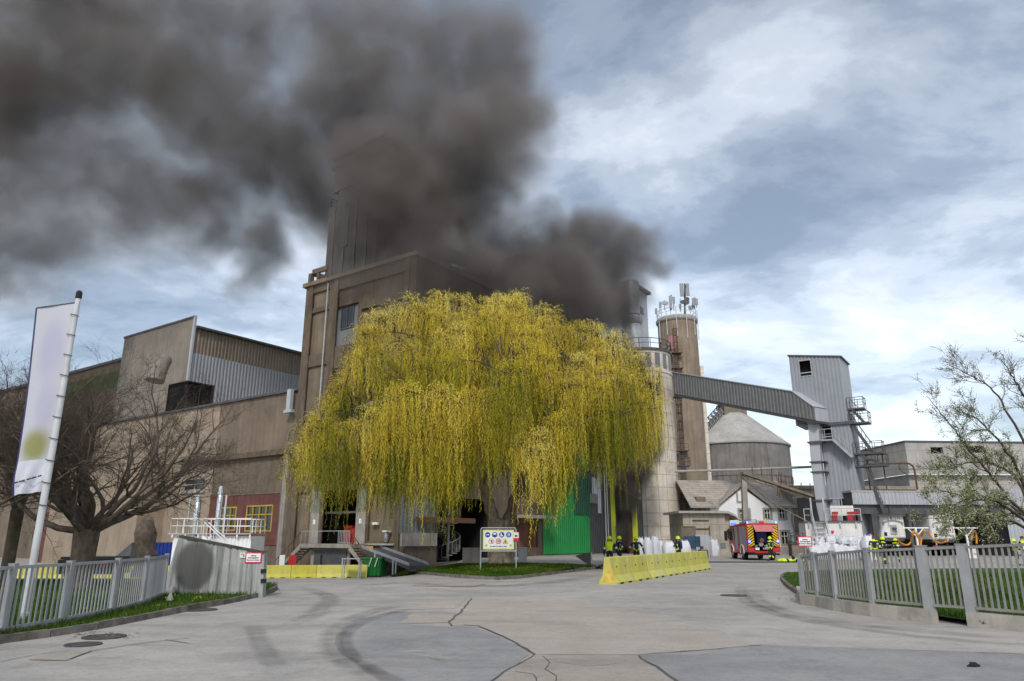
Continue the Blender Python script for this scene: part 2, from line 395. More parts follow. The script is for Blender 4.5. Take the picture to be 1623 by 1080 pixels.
def sheet(name, poly, dz, mt, step=2.0, wob=0, kind='structure', mound=None):
    bm = bmesh.new(); poly = [Vector((p[0], p[1], 0)) for p in poly]
    if wob:
        q = []
        for i, a in enumerate(poly):
            b = poly[(i + 1) % len(poly)]; k = max(1, int((b - a).length / .35))
            for j in range(k):
                p = a.lerp(b, j / k); nn = noise.noise_vector(p * 1.7) * wob; q.append(p + Vector((nn.x, nn.y, 0)))
        poly = q
    vs = [bm.verts.new(p) for p in poly]; es = [bm.edges.new((vs[i], vs[(i+1) % len(vs)])) for i in range(len(vs))]
    bmesh.ops.triangle_fill(bm, edges=es, use_beauty=True)
    for _ in range(6):
        lg = [e for e in bm.edges if e.calc_length() > step]
        if not lg: break
        bmesh.ops.subdivide_edges(bm, edges=lg, cuts=1); bmesh.ops.triangulate(bm, faces=[f for f in bm.faces if len(f.verts) > 3])
    for v in bm.verts: v.co.z = ht(v.co.x, v.co.y) + dz + (mound(v.co.x, v.co.y) if mound else 0)
    bmesh.ops.recalc_face_normals(bm, faces=bm.faces)
    if sum(f.normal.z for f in bm.faces) < 0: bmesh.ops.reverse_faces(bm, faces=bm.faces)
    me = bpy.data.meshes.new(name); bm.to_mesh(me); bm.free(); me.materials.append(mt)
    o = bpy.data.objects.new(name, me); COL.objects.link(o)
    return tag(o, kind=kind) if kind else o
def pxy(pts, dz=0): return [(g.x, g.y) for g in (G(x, y, dz) for x, y in pts)]
sheet('road_patch', pxy([(747,949),(728,973),(709,987),(716,993),(735,991),(755,992),(797,1009),(848,1038),(1011,1039),(1207,1023),(1105,996),(1010,970),(930,953),(850,946)]), .004, M['patch_beige'], wob=.09)
sheet('road_patch', pxy([(848,1038.6),(1011,1039.6),(1095,1100),(760,1100),(800,1066)]), .008, M['patch_brown'], wob=.04)
sheet('road_patch', pxy([(1011,1040),(1207,1024),(1400,1030),(1700,1040),(1760,1120),(1110,1120)]), .006, M['patch_dark'], wob=.05)
sheet('road_patch', pxy([(716,994),(735,992.5),(755,993.5),(797,1010.5),(846,1038),(800,1066),(757,1100),(640,1100),(575,1062),(537,1030),(533,1005),(560,985),(620,968),(655,972),(632,990)]), .005, M['patch_dark'], wob=.14)
sheet('road_patch', pxy([(626,967),(722,965),(738,951),(655,954)]), .006, M['patch_beige'], wob=.08)
sheet('road_patch', pxy([(634,989),(706,988),(722,974),(657,973)]), .007, M['patch_beige'], wob=.08)
sheet('road_patch', pxy([(655,929),(745,931),(770,926),(740,922),(690,922)]), .014, M['patch_beige'], wob=.12)
sheet('road_patch', pxy([(45,1046),(105,1048),(145,1033),(95,1034)]), .005, M['patch_brown'], wob=.05)
# joints and cracks: ribbons of filler
def ribbon(poly, w, dz, wob=.05):
    q = []
    for a, b in zip(poly[:-1], poly[1:]):
        a, b = Vector((*a, 0)), Vector((*b, 0)); k = max(1, int((b - a).length / .3))
        for j in range(k): p = a.lerp(b, j / k); nn = noise.noise_vector(p * 2.3) * wob; q.append(p + Vector((nn.x, nn.y, 0)))
    q.append(Vector((*poly[-1], 0))); vs = []; fs = []
    for i, p in enumerate(q):
        d = (q[min(i+1, len(q)-1)] - q[max(i-1, 0)]).normalized(); s = Vector((-d.y, d.x, 0)) * w * (.5 + .5 * abs(noise.noise(p * 3)))
        for t in (1, -1): c = p + s * t; vs.append((c.x, c.y, ht(c.x, c.y) + dz))
    return vs, [(2*i+1, 2*i+3, 2*i+2, 2*i) for i in range(len(q) - 1)]
mb = MB()
for pts, w in (([(747,949),(728,973),(709,987),(716,993)],.03), ([(735,991.5),(755,992.5),(797,1009.5),(848,1038.3)],.035), ([(848,1038.3),(1011,1039.3)],.02),
               ([(1011,1039.5),(1207,1023.5)],.025), ([(1207,1023.5),(1400,1030),(1640,1038)],.015), ([(1011,1040),(1040,1058),(1095,1100)],.035), ([(848,1038.3),(800,1066),(757,1100)],.02),
               ([(860,1041),(872,1052),(866,1062),(880,1072),(874,1090)],.012), ([(820,1066),(845,1070),(850,1085)],.012), ([(880,1050),(930,1058),(985,1052)],.007),
               ([(140,1033),(230,1020),(300,1012)],.02), ([(262,1015),(300,1021)],.02), ([(45,1047),(105,1048),(145,1033)],.02), ([(420,955),(560,955),(640,957)],.012), ([(0,1050),(60,1038),(110,1032)],.015)):
    v_, f_ = ribbon(pxy(pts), w, .012); mb.add(v_, f_)
tag(mb.build('road_joints', M['crack']), kind='structure')
# rubber left by tyres: a film that lets the road through
def film(name, col, amt, lo=.42, hi=.62, sc=3.0):
    m = bpy.data.materials.new(name); m.use_nodes = True; n, l = m.node_tree.nodes, m.node_tree.links; n.clear()
    o = n.new('ShaderNodeOutputMaterial'); t = n.new('ShaderNodeBsdfTransparent'); d = n.new('ShaderNodeBsdfDiffuse'); x = n.new('ShaderNodeMixShader')
    d.inputs[0].default_value = (*col, 1); tc = n.new('ShaderNodeTexCoord'); z = n.new('ShaderNodeTexNoise'); z.inputs['Scale'].default_value = sc; z.inputs['Detail'].default_value = 7
    l.new(tc.outputs['Object'], z.inputs['Vector']); r = n.new('ShaderNodeMapRange'); r.inputs[1].default_value = lo; r.inputs[2].default_value = hi; r.inputs[4].default_value = amt
    l.new(z.outputs[0], r.inputs[0]); at = n.new('ShaderNodeAttribute'); at.attribute_name = 'tint'; mu = n.new('ShaderNodeMath'); mu.operation = 'MULTIPLY'
    l.new(r.outputs[0], mu.inputs[0]); l.new(at.outputs['Fac'], mu.inputs[1]); l.new(mu.outputs[0], x.inputs[0])
    l.new(t.outputs[0], x.inputs[1]); l.new(d.outputs[0], x.inputs[2]); l.new(x.outputs[0], o.inputs[0]); return m
def smear(name, pts, w, mt, dz=.016, fall=True):
    p = [Vector((*q, 0)) for q in pxy(pts)]; q = []
    for i in range(len(p) - 1):        # Catmull-Rom
        a, b, c, d = p[max(i-1, 0)], p[i], p[i+1], p[min(i+2, len(p)-1)]
        for k in range(8):
            t = k / 8; q.append(.5 * ((2*b) + (c-a)*t + (2*a-5*b+4*c-d)*t*t + (3*b-a-3*c+d)*t*t*t))
    q.append(p[-1]); V = []; T = []; F = []; offs = (-1, -.45, 0, .45, 1); tv = (0, 1, .8, 1, 0)
    for i, c in enumerate(q):
        d = (q[min(i+1, len(q)-1)] - q[max(i-1, 0)]).normalized(); s = Vector((-d.y, d.x, 0)); e = min(1, i / 5, (len(q) - 1 - i) / 5) if fall else 1
        for o_, t in zip(offs, tv): x = c + s * w * o_; V.append((x.x, x.y, ht(x.x, x.y) + dz)); T.append(t * e)
    for i in range(len(q) - 1):
        for k in range(4): F.append((i*5+k, i*5+k+1, (i+1)*5+k+1, (i+1)*5+k))
    return tag(np_mesh(name, V, F, mt, tint=T), kind='structure')
RB = film('tyre_rubber', (.08, .078, .075), .34, .2, .75, 1.6); DU = film('pale_dust', (.52, .49, .45), .45, .42, .7, 2.2)
smear('tyre_marks', [(640,958),(585,972),(545,990),(530,1008),(533,1030),(560,1055),(610,1085)], .30, RB)
smear('tyre_marks', [(655,966),(600,978),(562,995),(548,1012),(552,1032),(580,1056),(640,1090)], .16, RB, .018)
smear('tyre_marks', [(400,990),(410,1015),(425,1040),(440,1062)], .22, RB)
smear('tyre_marks', [(1190,935),(1205,955),(1260,975),(1350,990),(1480,1003),(1640,1016)], .35, RB)
smear('tyre_marks', [(1175,930),(1180,950),(1225,972),(1320,992),(1460,1010),(1640,1026)], .25, RB, .018)
smear('tyre_marks', [(560,930),(640,925),(740,930),(860,925),(950,912)], .5, RB, .018)
smear('tyre_marks', [(470,930),(520,945),(510,965),(470,990)], .35, RB, .018)
for pts, w in (([(410,965),(470,950),(560,945),(700,944)],.5), ([(440,1000),(480,980),(560,962)],.3), ([(620,1030),(680,1040),(740,1050)],.25), ([(560,1030),(600,1050),(640,1070)],.3),
               ([(340,995),(352,993),(366,993)],.09), ([(218,1031),(232,1029),(244,1029)],.08), ([(640,1024),(655,1029),(664,1030)],.1), ([(678,1040),(690,1045),(700,1048)],.1), ([(1160,916),(1172,914),(1184,912)],.12),
               ([(900,1065),(950,1062),(1000,1068)],.2), ([(470,1040),(520,1050),(560,1075)],.3)):
    smear('road_dust', pts, w, DU, .020)

# kerbs
def kerb(line, w=.16, h=.13, mt=None):
    mb = MB(); acc = [Vector((*p, 0)) for p in line]
    for a, b in zip(acc[:-1], acc[1:]):
        L = (b - a).length; k = max(1, round(L / .9))
        for j in range(k):
            p, q = a.lerp(b, j / k), a.lerp(b, (j + 1) / k); d = (q - p).normalized(); p = p + d * .008; q = q - d * .008
            nrm = Vector((-d.y, d.x, 0)) * w / 2; z0, z1 = ht(p.x, p.y), ht(q.x, q.y); j1 = rng.uniform(-.012, .012)
            p += nrm * rng.uniform(-.1, .1)
            lo = [Vector((*(c.xy), z - .1)) for c, z in ((p - nrm, z0), (q - nrm, z1), (q + nrm, z1), (p + nrm, z0))]
            hi = [Vector((*(c.xy), z + h + j1)) for c, z in ((p - nrm * .8, z0), (q - nrm * .8, z1), (q + nrm * .8, z1), (p + nrm * .8, z0))]
            mb.add(lo + hi, [(0,3,2,1),(4,5,6,7),(0,1,5,4),(1,2,6,5),(2,3,7,6),(3,0,4,7)])
    return tag(mb.build('kerb', mt or M['kerb']), kind='structure')
M['kerb'] = mat('kerb_stone', (.16, .145, .125), var=.45, scale=2.5, bump=.8, bscale=14, grime=((.10, .085, .065), 2.0))
KL = pxy([(-150,1047),(-60,1032),(0,1020),(75,1010),(150,998),(225,983),(300,968),(370,955),(412,945.5),(430,939),(436.5,935),(436,932.5),(424,930.5)])
kerb(KL)
KC = pxy([(645,907),(668,910.5),(700,913.5),(745,917.5),(790,919.5),(820,917.5),(850,914),(900,907.5),(940,902.5),(953,900)])
kerb(KC)
KR = pxy([(1267,943),(1256,936),(1246,928),(1240,920),(1240,915),(1250,911)])
kerb(KR)
LAWN_L = KL + pxy([(300,925),(200,922.5),(100,922),(-200,922)]) + [(-40, 22), (-25, 12)]
def mound(x, y): return .22 * math.exp(-((x + .2) ** 2 / 14 + (y - 40.5) ** 2 / 8))
LAWN_C = KC + [(5.5, 43.2), (3.0, 45.0), (-1.5, 46), (-6.5, 46.5), (-7.2, 44.6)]
LAWN_R = pxy([(1700,1004),(1560,996),(1487,984),(1400,972),(1330,958),(1267,943)]) + KR[1:] + pxy([(1300,907),(1400,905),(1520,904),(1700,903)]) + [(34, 26), (16, 13.5)]
sheet('lawn', LAWN_L, .10, M['lawn']); sheet('lawn', LAWN_C, .11, M['lawn'], step=1.0, mound=mound); sheet('lawn', LAWN_R, .10, M['lawn'])
sheet('pavement', pxy([(640,905),(648,899),(712,899.5),(700,904)]), .05, M['patch_beige'])
sheet('pavement', [(5.4,43.4),(7.0,45.5),(9.6,46.3),(8.8,43.0)], .06, M['patch_beige'])
# grass: far too many blades to count
def inside(poly, X, Y):
    c = np.zeros(len(X), bool); n = len(poly)
    for i in range(n):
        (x0, y0), (x1, y1) = poly[i], poly[(i + 1) % n]
        k = ((y0 > Y) != (y1 > Y)) & (X < (x1 - x0) * (Y - y0) / (y1 - y0 + 1e-12) + x0); c ^= k
    return c
LEAF = leafmat('grass_blade', [(0, (.026, .058, .007)), (.45, (.062, .118, .014)), (.8, (.12, .17, .026)), (1, (.25, .23, .08))], .3)
def grass(poly, n, h0, h1, w, dz, box=None, pw=1.6, mnd=None):
    P_ = np.array(poly); x0, y0 = P_.min(0); x1, y1 = P_.max(0)
    if box: x0, x1, y0, y1 = box
    X, Y = [], []; got = 0
    while got < n:
        x = nrng.uniform(x0, x1, n); y = y0 + (y1 - y0) * nrng.random(n) ** pw; k = inside(poly, x, y); X.append(x[k]); Y.append(y[k]); got += k.sum()
    X = np.concatenate(X)[:n]; Y = np.concatenate(Y)[:n]
    cl = np.array([noise.noise(Vector((a * .8, b * .8, 3))) for a, b in zip(X, Y)]); cl2 = np.array([noise.noise(Vector((a * .25, b * .25, 8))) for a, b in zip(X, Y)])
    H = (h0 + (h1 - h0) * nrng.random(n)) * (1 + .7 * cl); Z = np.array([ht(a, b) + (mnd(a, b) if mnd else 0) for a, b in zip(X, Y)]) + dz - .02
    A = nrng.uniform(0, 6.283, n); ln = nrng.uniform(.1, .6, n) * H; W = w * nrng.uniform(.6, 1.4, n)
    dx, dy = np.cos(A), np.sin(A); V = np.empty((n, 4, 3))
    V[:, 0] = np.stack([X - dy * W, Y + dx * W, Z], 1); V[:, 1] = np.stack([X + dy * W, Y - dx * W, Z], 1)
    V[:, 2] = np.stack([X + dx * ln * .5 + dy * W * .7, Y + dy * ln * .5 - dx * W * .7, Z + H * .65], 1); V[:, 3] = np.stack([X + dx * ln, Y + dy * ln, Z + H], 1)
    V = V.reshape(-1, 3); b = np.arange(n) * 4
    F = np.concatenate([np.stack([b, b + 1, b + 2], 1), np.stack([b, b + 2, b + 3], 1)])
    T = np.repeat(np.clip(.45 + .35 * cl2 + .35 * cl + nrng.normal(0, .16, n), 0, 1), 4)
    return tag(np_mesh('grass', V, F, LEAF, tint=T), kind='stuff')
grass(LAWN_L, 60000, .06, .16, .010, .10, box=(-24, -6.8, 12.5, 29), pw=1.5)
grass(LAWN_R, 52000, .05, .13, .012, .10, box=(8.6, 27, 14, 36), pw=1.5)
grass(LAWN_C, 34000, .06, .17, .018, .11, pw=1.0, mnd=mound)
# dandelions in the verge
mb = MB()
for i in range(70):
    px, py = (rng.uniform(255, 415), rng.uniform(940, 962)) if i < 45 else (rng.uniform(60, 300), rng.uniform(960, 1000))
    g = G(px, py, .1)
    if not inside(LAWN_L, np.array([g.x]), np.array([g.y]))[0]: continue
    z = g.z + rng.uniform(.08, .15); mb.lathe([(.0, z - .012), (.022, z), (.0, z + .01)], n=6, c=(g.x, g.y), cap=False)
for i in range(40):
    g = G(rng.uniform(660, 900), rng.uniform(893, 912), .12)
    if inside(LAWN_C, np.array([g.x]), np.array([g.y]))[0]: mb.lathe([(.0, g.z + .12), (.03, g.z + .14), (.0, g.z + .15)], n=6, c=(g.x, g.y), cap=False)
tag(mb.build('dandelion_flowers', M['yellow_paint']), kind='stuff')
# manhole covers and the scrap lying about
M['iron'] = mat('cast_iron', (.075, .07, .066), var=.3, scale=6, rough=.7, bump=.6, bscale=30)
for px, py, r, lab in ((318,967.5,.33,'dark iron manhole cover in the road beside the concrete wall end'), (132,1022.5,.22,'dark iron manhole cover near the left kerb, lower of two'),
                       (165,1010.5,.30,'wide rust-rimmed manhole cover against the left kerb among dry leaves'), (1163,944.5,.34,'iron manhole cover in the road left of the right-hand fence')):
    g = G(px, py); o = MB().lathe([(r + .06, .002), (r + .06, .02), (r, .02), (r, .014), (r - .02, .014), (r - .03, .022), (0, .022)], n=28).build('manhole_cover', M['iron'])
    o.location = g; tag(o, lab, 'manhole cover', 'manhole covers in the road')
g = G(1545, 1058); mb = MB()
for k in range(7):
    a = rng.uniform(0, 6.3); r = rng.uniform(.02, .09); mb.tube([(r*math.cos(a), .6*r*math.sin(a), .01), (.05*math.cos(a+1.2), .03, .03+.02*rng.random()), (-.12+.2*rng.random(), .04*rng.random(), .012)], [.022, .026, .012], n=6)
o = mb.build('rubber_scrap', M['black'], smooth=True); o.location = g; tag(o, 'black torn rubber scrap lying on the dark asphalt', 'scrap')
mb = MB(); 
for i in range(260):
    px, py = (rng.gauss(160, 26), 1008 + rng.gauss(0, 3)) if i < 90 else ((rng.uniform(395, 445), rng.uniform(936, 946)) if i < 150 else (rng.gauss(1252, 14), rng.uniform(928, 952)))
    g = G(px, py, .006); a = rng.uniform(0, 6.3); r = rng.uniform(.015, .045)
    mb.add([(g.x + r*math.cos(a+k*1.57)*(1 if k % 2 else .5), g.y + r*math.sin(a+k*1.57), g.z + .004 + .02*rng.random()) for k in range(4)], [(0,1,2,3)])
tag(mb.build('dry_leaves', M['wood']), kind='stuff')
# ------------------------------------------------------------------ factory (left and centre)
FA = Frame((-20.13, 66, -1.1), R(-35))
def rp(fr, a, b, c, d, pl=0.0):    # a pixel box on the plane y = pl: x0, x1, z0, z1
    mx, my = (a + c) / 2, (b + d) / 2
    return fr.fy(a, my, pl)[0], fr.fy(c, my, pl)[0], fr.fy(mx, d, pl)[1], fr.fy(mx, b, pl)[1]
def rx(fr, a, b, c, d, pl):        # on the plane x = pl: y0, y1, z0, z1
    mx, my = (a + c) / 2, (b + d) / 2
    return fr.fx(a, my, pl)[0], fr.fx(c, my, pl)[0], fr.fx(mx, d, pl)[1], fr.fx(mx, b, pl)[1]
def railing(mb, pts, h=1.0, step=1.2, w=.05, mids=(.5,), kick=False):
    for a, b in zip(pts[:-1], pts[1:]):
        a, b = Vector(a), Vector(b); n = max(1, round((b - a).length / step)); up = Vector((0, 0, h))
        for k in range(n + 1): p = a.lerp(b, k / n); mb.bar(p, p + up, w)
        mb.bar(a + up, b + up, w * 1.1)
        for t in mids: mb.bar(a + up * t, b + up * t, w * .8)
        if kick: mb.bar(a + Vector((0, 0, .1)), b + Vector((0, 0, .1)), .02, .15)
def window(fr_parent, x0, x1, z0, z1, y, nx, nz, fmat, rows=None, fw=.08, name='window', depth=.1):
    """frame with a pane behind: a part with a pane as sub-part"""
    mb = MB(); w = x1 - x0; h = z1 - z0
    mb.box(x0, x0+fw, y, y+depth, z0, z1); mb.box(x1-fw, x1, y, y+depth, z0, z1); mb.box(x0+fw, x1-fw, y, y+depth, z0, z0+fw); mb.box(x0+fw, x1-fw, y, y+depth, z1-fw, z1)
    for i in range(1, nx): x = x0 + w * i / nx; mb.box(x-fw*.4, x+fw*.4, y+.004, y+depth-.004, z0+fw, z1-fw)
    for z in (rows if rows is not None else [z0 + h * j / nz for j in range(1, nz)]): mb.box(x0+fw, x1-fw, y+.008, y+depth-.008, z-fw*.4, z+fw*.4)
    o = mb.build(name, fmat, fr_parent)
    MB().add([(x0+fw*.5, y+depth*.6, z0+fw*.5), (x1-fw*.5, y+depth*.6, z0+fw*.5), (x1-fw*.5, y+depth*.6, z1-fw*.5), (x0+fw*.5, y+depth*.6, z1-fw*.5)], [(0,1,2,3)]).build('pane', M['glass'], o)
    return o
def box_part(parent, name, m, *b): return MB().box(*b).build(name, m, parent)

fac = thing('factory_building', 'tall smoke-wrapped brown factory with set-back roof tower and a big open dock door', 'factory', FA.o, FA.rz)
L1 = 14.5; H1 = FA.fy(476, 455)[1]; fn0 = lambda u, w, d: (u, -d, w)
YE = FA.fx(968, 822, L1)[0]                                   # where the clad side wall ends
door = rp(FA, 508, 777, 566, 862)
pan = [rp(FA, *q) for q in ((489,463,522,487),(486,495,519,561),(480,581,515,655),(475,663,508,676),(473,694,505,770),(464,781,489,856),(584,779,628,858))]
win = [rp(FA, *q) for q in ((531,446,640,476),(530,484,566,546),(572,482,640,540),(523,574,640,652),(513,668,640,745))]
mb = MB().wall(fn0, 0, L1, 0, H1, [door] + pan + win, .35)
fn2 = lambda u, w, d: (L1 + d, u, w)
void = rx(FA, 693, 790, 780, 892, L1); void = (void[0], void[1], .9, void[3])
drd = rx(FA, 818, 828, 853, 868, L1)
mb.wall(fn2, 0, YE, 0, H1, [void, drd], .5)
mb.add([(0,0,0),(0,0,H1),(0,YE,H1),(0,YE,0)], [(0,1,2,3)]).add([(0,.0,H1),(L1,.0,H1),(L1,YE,H1),(0,YE,H1)], [(0,1,2,3)])
mb.build('wall', M['render_brown'], fac)
for a, b, c, d in pan: MB().add([(a,.2,c),(b,.2,c),(b,.2,d),(a,.2,d)], [(0,1,2,3)]).build('wall_panel', M['panel_brown'], fac)
for k, (a, b, c, d) in enumerate(win):
    if k in (0, 2, 4): box_part(fac, 'wall_panel', M['render_brown'], a-.05, b+.05, .22, .3, c-.05, d+.05)
a, b, c, d = win[1]; wx = rp(FA, 539, 481, 559, 520); box_part(fac, 'wall_panel', M['midgrey'], a-.05, b+.05, .2, .3, c-.05, d+.05)
window(fac, wx[0], wx[1], wx[2], min(wx[3], d-.05), .08, 2, 1, M['steel_dark'])
a, b, c, d = win[3]; window(fac, a, b, c, d, .12, 6, 3, M['steel_dark'], fw=.1)
mb = MB().box(-.25, L1+.25, -.3, -.003, H1-.35, H1+.05).box(L1+.003, L1+.25, .0, YE, H1-.35, H1+.05).box(-.3, .0, -.003, 4, H1-.35, H1+.05).build('cornice', M['panel_brown'], fac)
mb = MB()
for px in (487, 527, 641):       # pilasters
    x = FA.fy(px, 560)[0]; mb.box(x-.28, x+.28, -.12, -.002, 0, H1-.36)
mb.build('pilaster', M['render_brown'], fac)
z = [FA.fy(500, y)[1] for y in (491, 568, 574, 658, 685)]
mb = MB(); x = FA.fy(523, 450)[0]; mb.tube([(x, -.2, H1-.6), (x-.0, -.2, 6)], .07, 8); mb.build('downpipe', M['steel'], fac)
# the dark room behind the dock door, with a truck lamp-red machine and pallets inside
a, b, c, d = door
mb = MB().add([(a-.6,.35,c),(a-.6,7,c),(a-.6,7,d+.4),(a-.6,.35,d+.4)], [(0,1,2,3)]).add([(b+.6,.35,c),(b+.6,7,c),(b+.6,7,d+.4),(b+.6,.35,d+.4)], [(3,2,1,0)]).add([(a-.6,7,c),(b+.6,7,c),(b+.6,7,d+.4),(a-.6,7,d+.4)], [(0,1,2,3)])
mb.add([(a-.6,.35,c),(b+.6,.35,c),(b+.6,7,c),(a-.6,7,c)], [(0,1,2,3)]).add([(a-.6,.35,d+.4),(b+.6,.35,d+.4),(b+.6,7,d+.4),(a-.6,7,d+.4)], [(3,2,1,0)]).build('dock_interior', M['dark'], fac)
mb = MB().box(a, b, .4, .5, c+(d-c)*.56, c+(d-c)*.60).bar((a+(b-a)*.45,.5,c+(d-c)*.6),(a+(b-a)*.45,.5,d),.06).build('door_beam', M['steel_dark'], fac)
for xa, xb, lab in ((a-1.15, a-.02, None), (b+.02, b+1.15, None)):
    lf = MB().box(xa, xb, -.16, -.06, c, c+(d-c)*.58, 0).box(xa, xb, -.165, -.06, c+(d-c)*.58, d, 1).build('door_leaf', [M['concrete'], mat('green_grey_door', (.19,.20,.165), streak=.4)], fac)
    MB().box((xa+xb)/2-.15, (xa+xb)/2+.15, -.18, -.166, c+1.6, c+2.0).build('notice', M['sign_white'], lf)
o = MB().box(a+1.3, a+2.6, 1.6, 3.0, c, c+1.3).box(a+1.5, a+2.4, 1.5, 3.1, c+1.3, c+1.5).box(a+1.6, a+2.3, 1.4, 1.6, c+.3, c+.9).build('red_machine', M['red']); o.parent = None; o.location = FA.o; o.rotation_euler = (0, 0, FA.rz)
tag(o, 'red machine standing inside the dark dock doorway', 'machine')
o = MB().box(FA.fy(593,830)[0]-.1, FA.fy(593,830)[0]+.55, -.16, -.003, FA.fy(593,832)[1], FA.fy(593,828)[1]).build('wall_notice', M['sign_white'], fac)
lx, lz = FA.fy(616, 855)
MB().box(lx-.25, lx+.25, -.5, -.003, lz+.55, lz+.68, 0).lathe([(.0, lz-.2), (.13, lz-.2), (.17, lz+.1), (.17, lz+.5), (0, lz+.55)], n=12, c=(lx, -.25), m=1).build('wall_lamp', [M['offwhite'], M['steel']], fac)
MB().box(FA.fy(583,858)[0], FA.fy(628,858)[0], -.3, -.003, FA.fy(600,862)[1]-.12, FA.fy(600,862)[1]+.02).build('sill', M['stone'], fac)
# left tall vent box on the flank, parapet frame at the roof corner
x, zt = FA.fy(463, 618); MB().box(x-.25, x+.3, -.35, -.003, FA.fy(463,650)[1], zt).box(x-.5, x+.6, -.4, -.003, FA.fy(463,653)[1]-.1, FA.fy(463,650)[1]).build('vent_box', M['clad_light'], fac)
mb = MB()
zr = H1 + .05
mb.box(.05, .45, .05, .45, zr, zr+1.1).box(.5, 2.6, .1, .4, zr+1.0, zr+1.45).box(.1,.4,.5,5.0,zr+1.0,zr+1.45).box(1.2,1.45,.12,.38,zr,zr+1.0)
mb.bar((1.4,.25,zr+.15),(2.6,.25,zr+.8),.08).bar((1.4,.25,zr+.6),(2.6,.25,zr+.4),.08)
mb.build('roof_parapet', M['render_brown'], fac)
# set-back roof tower: wide lower shaft, terrace with rail, upper block with a lip
ux0 = FA.fy(516, 420, .3)[0]; ux1 = FA.fy(604, 240, .3)[0]; zt1 = FA.fy(520, 332, .3)[1]; zt2 = FA.fy(535, 254, .3)[1]; ud = FA.fx(714, 405, ux1)[0]
uu = FA.fy(531, 280, .3)[0]
twr = MB().box(ux0, ux1, .3, ud, H1, zt1).box(uu+.7, ux1-.003, .35, ud-.1, zt1, zt1+1.6).box(uu, ux1, .3, ud, zt1+1.6, zt2-.0)
twr.box(uu-.5, uu+2.0, .1, 2.5, zt1+4.2, zt1+4.5).prism([(uu-.3,.1,zt2),(ux1+.3,.1,zt2+.5),(ux1+.3,.1,zt2+.8),(uu-.3,.1,zt2+.3)], (0, ud+.2, 0))
M['clad_dark'] = mat('dark_cladding', (.085, .08, .074), rough=.7, streak=.4, scale=.4, grime=((.05, .048, .045), .4)); tw = twr.build('roof_tower', M['clad_dark'], fac)  # dark grey cladding with streaks and darker blotches
mb = MB()
for x in np.arange(ux0+.9, ux1, 1.55): mb.box(x-.12, x+.12, .18, .297, H1, zt1-.1)
for y in np.arange(1.6, ud, 1.7): mb.box(ux1+.003, ux1+.12, y-.12, y+.12, H1, zt2-.3)
mb.box(ux0+2.0, ux0+3.0, .2, .296, H1+3, zt1-.6).build('tower_pilaster', M['steel_dark'], tw)
mb = MB(); railing(mb, [(ux0+.1,3,zt1),(ux0+.1,.4,zt1),(uu+.6,.4,zt1)], 1.1, .7, .06, (.33,.66)); mb.build('terrace_rail', M['steel_dark'], tw)
pts = [P(*q) for q in ((640,380,71),(690,398,72),(735,412,73),(765,425,74),(779,437,74.5),(783,455,75))]
mb = MB().tube([FA.L(p) for p in pts], .75, 12); mb.tube([FA.L(P(*q)) for q in ((728,352,75),(744,395,75.5),(757,430,76),(758,452,76))], .62, 12)
mb.build('roof_duct', M['clad_dark'], fac, smooth=True)
mb = MB(); za = FA.fx(740, 446, L1-.6)[1]
y0, y1 = FA.fx(712,440,L1-.6)[0], FA.fx(822,440,L1-.6)[0]; railing(mb, [(L1-.6, y0-3, zr), (L1-.6, y1+3, zr)], 1.15, 1.1, .06, (.5,)); mb.bar((L1-.8, (y0+y1)/2+1.2, zr), (L1-.8, (y0+y1)/2+1.2, zr+2.3), .35)
mb.build('roof_rail', M['steel_dark'], fac)
zb = FA.fx(905, 440, L1-1)[1]
MB().box(2, L1-1, FA.fx(836,470,L1-1)[0], YE-.5, H1+.06, zb).box(3, L1-2.5, YE-9, YE-2, zb, zb+1.8).build('roof_block', M['clad_dark'], fac)
# ---- clad side wall
def clad(name, m, px0, py0, px1, py1, off, per=.42, dep=.07, ext=None):
    a, b, c, d = rx(FA, px0, py0, px1, py1, L1)
    if ext: d = c + ext
    return MB().ribs(lambda u, w, e: (L1 + off + e, u, w), a, b, c, d, per, dep).build(name, m, fac)
clad('cladding', M['midgrey'], 634, 700, 690, 846, .05); 
clad('cladding', M['green'], 859, 700, 932, 878, .08)
clad('cladding', M['green_dark'], 907, 738, 932, 816, .18)
clad('cladding', M['anthracite'], 932.4, 700, 967.5, 879, .08)
clad('cladding', M['clad_light'], 944, 700, 949, 814, .18); clad('cladding', M['clad_light'], 936, 757, 943.6, 783, .18); clad('cladding', M['midgrey'], 932.6, 783, 944, 798, .17)
clad('cladding', M['anthracite'], 855, 640, 967, 699, .05)
mb = MB()
for px in (955, 958.5): y = FA.fx(px, 800, L1)[0]; mb.tube([(L1+.35, y, FA.fx(px,876,L1)[1]), (L1+.35, y, 12)], .07, 6)
mb.build('downpipe', M['clad_light'], fac)
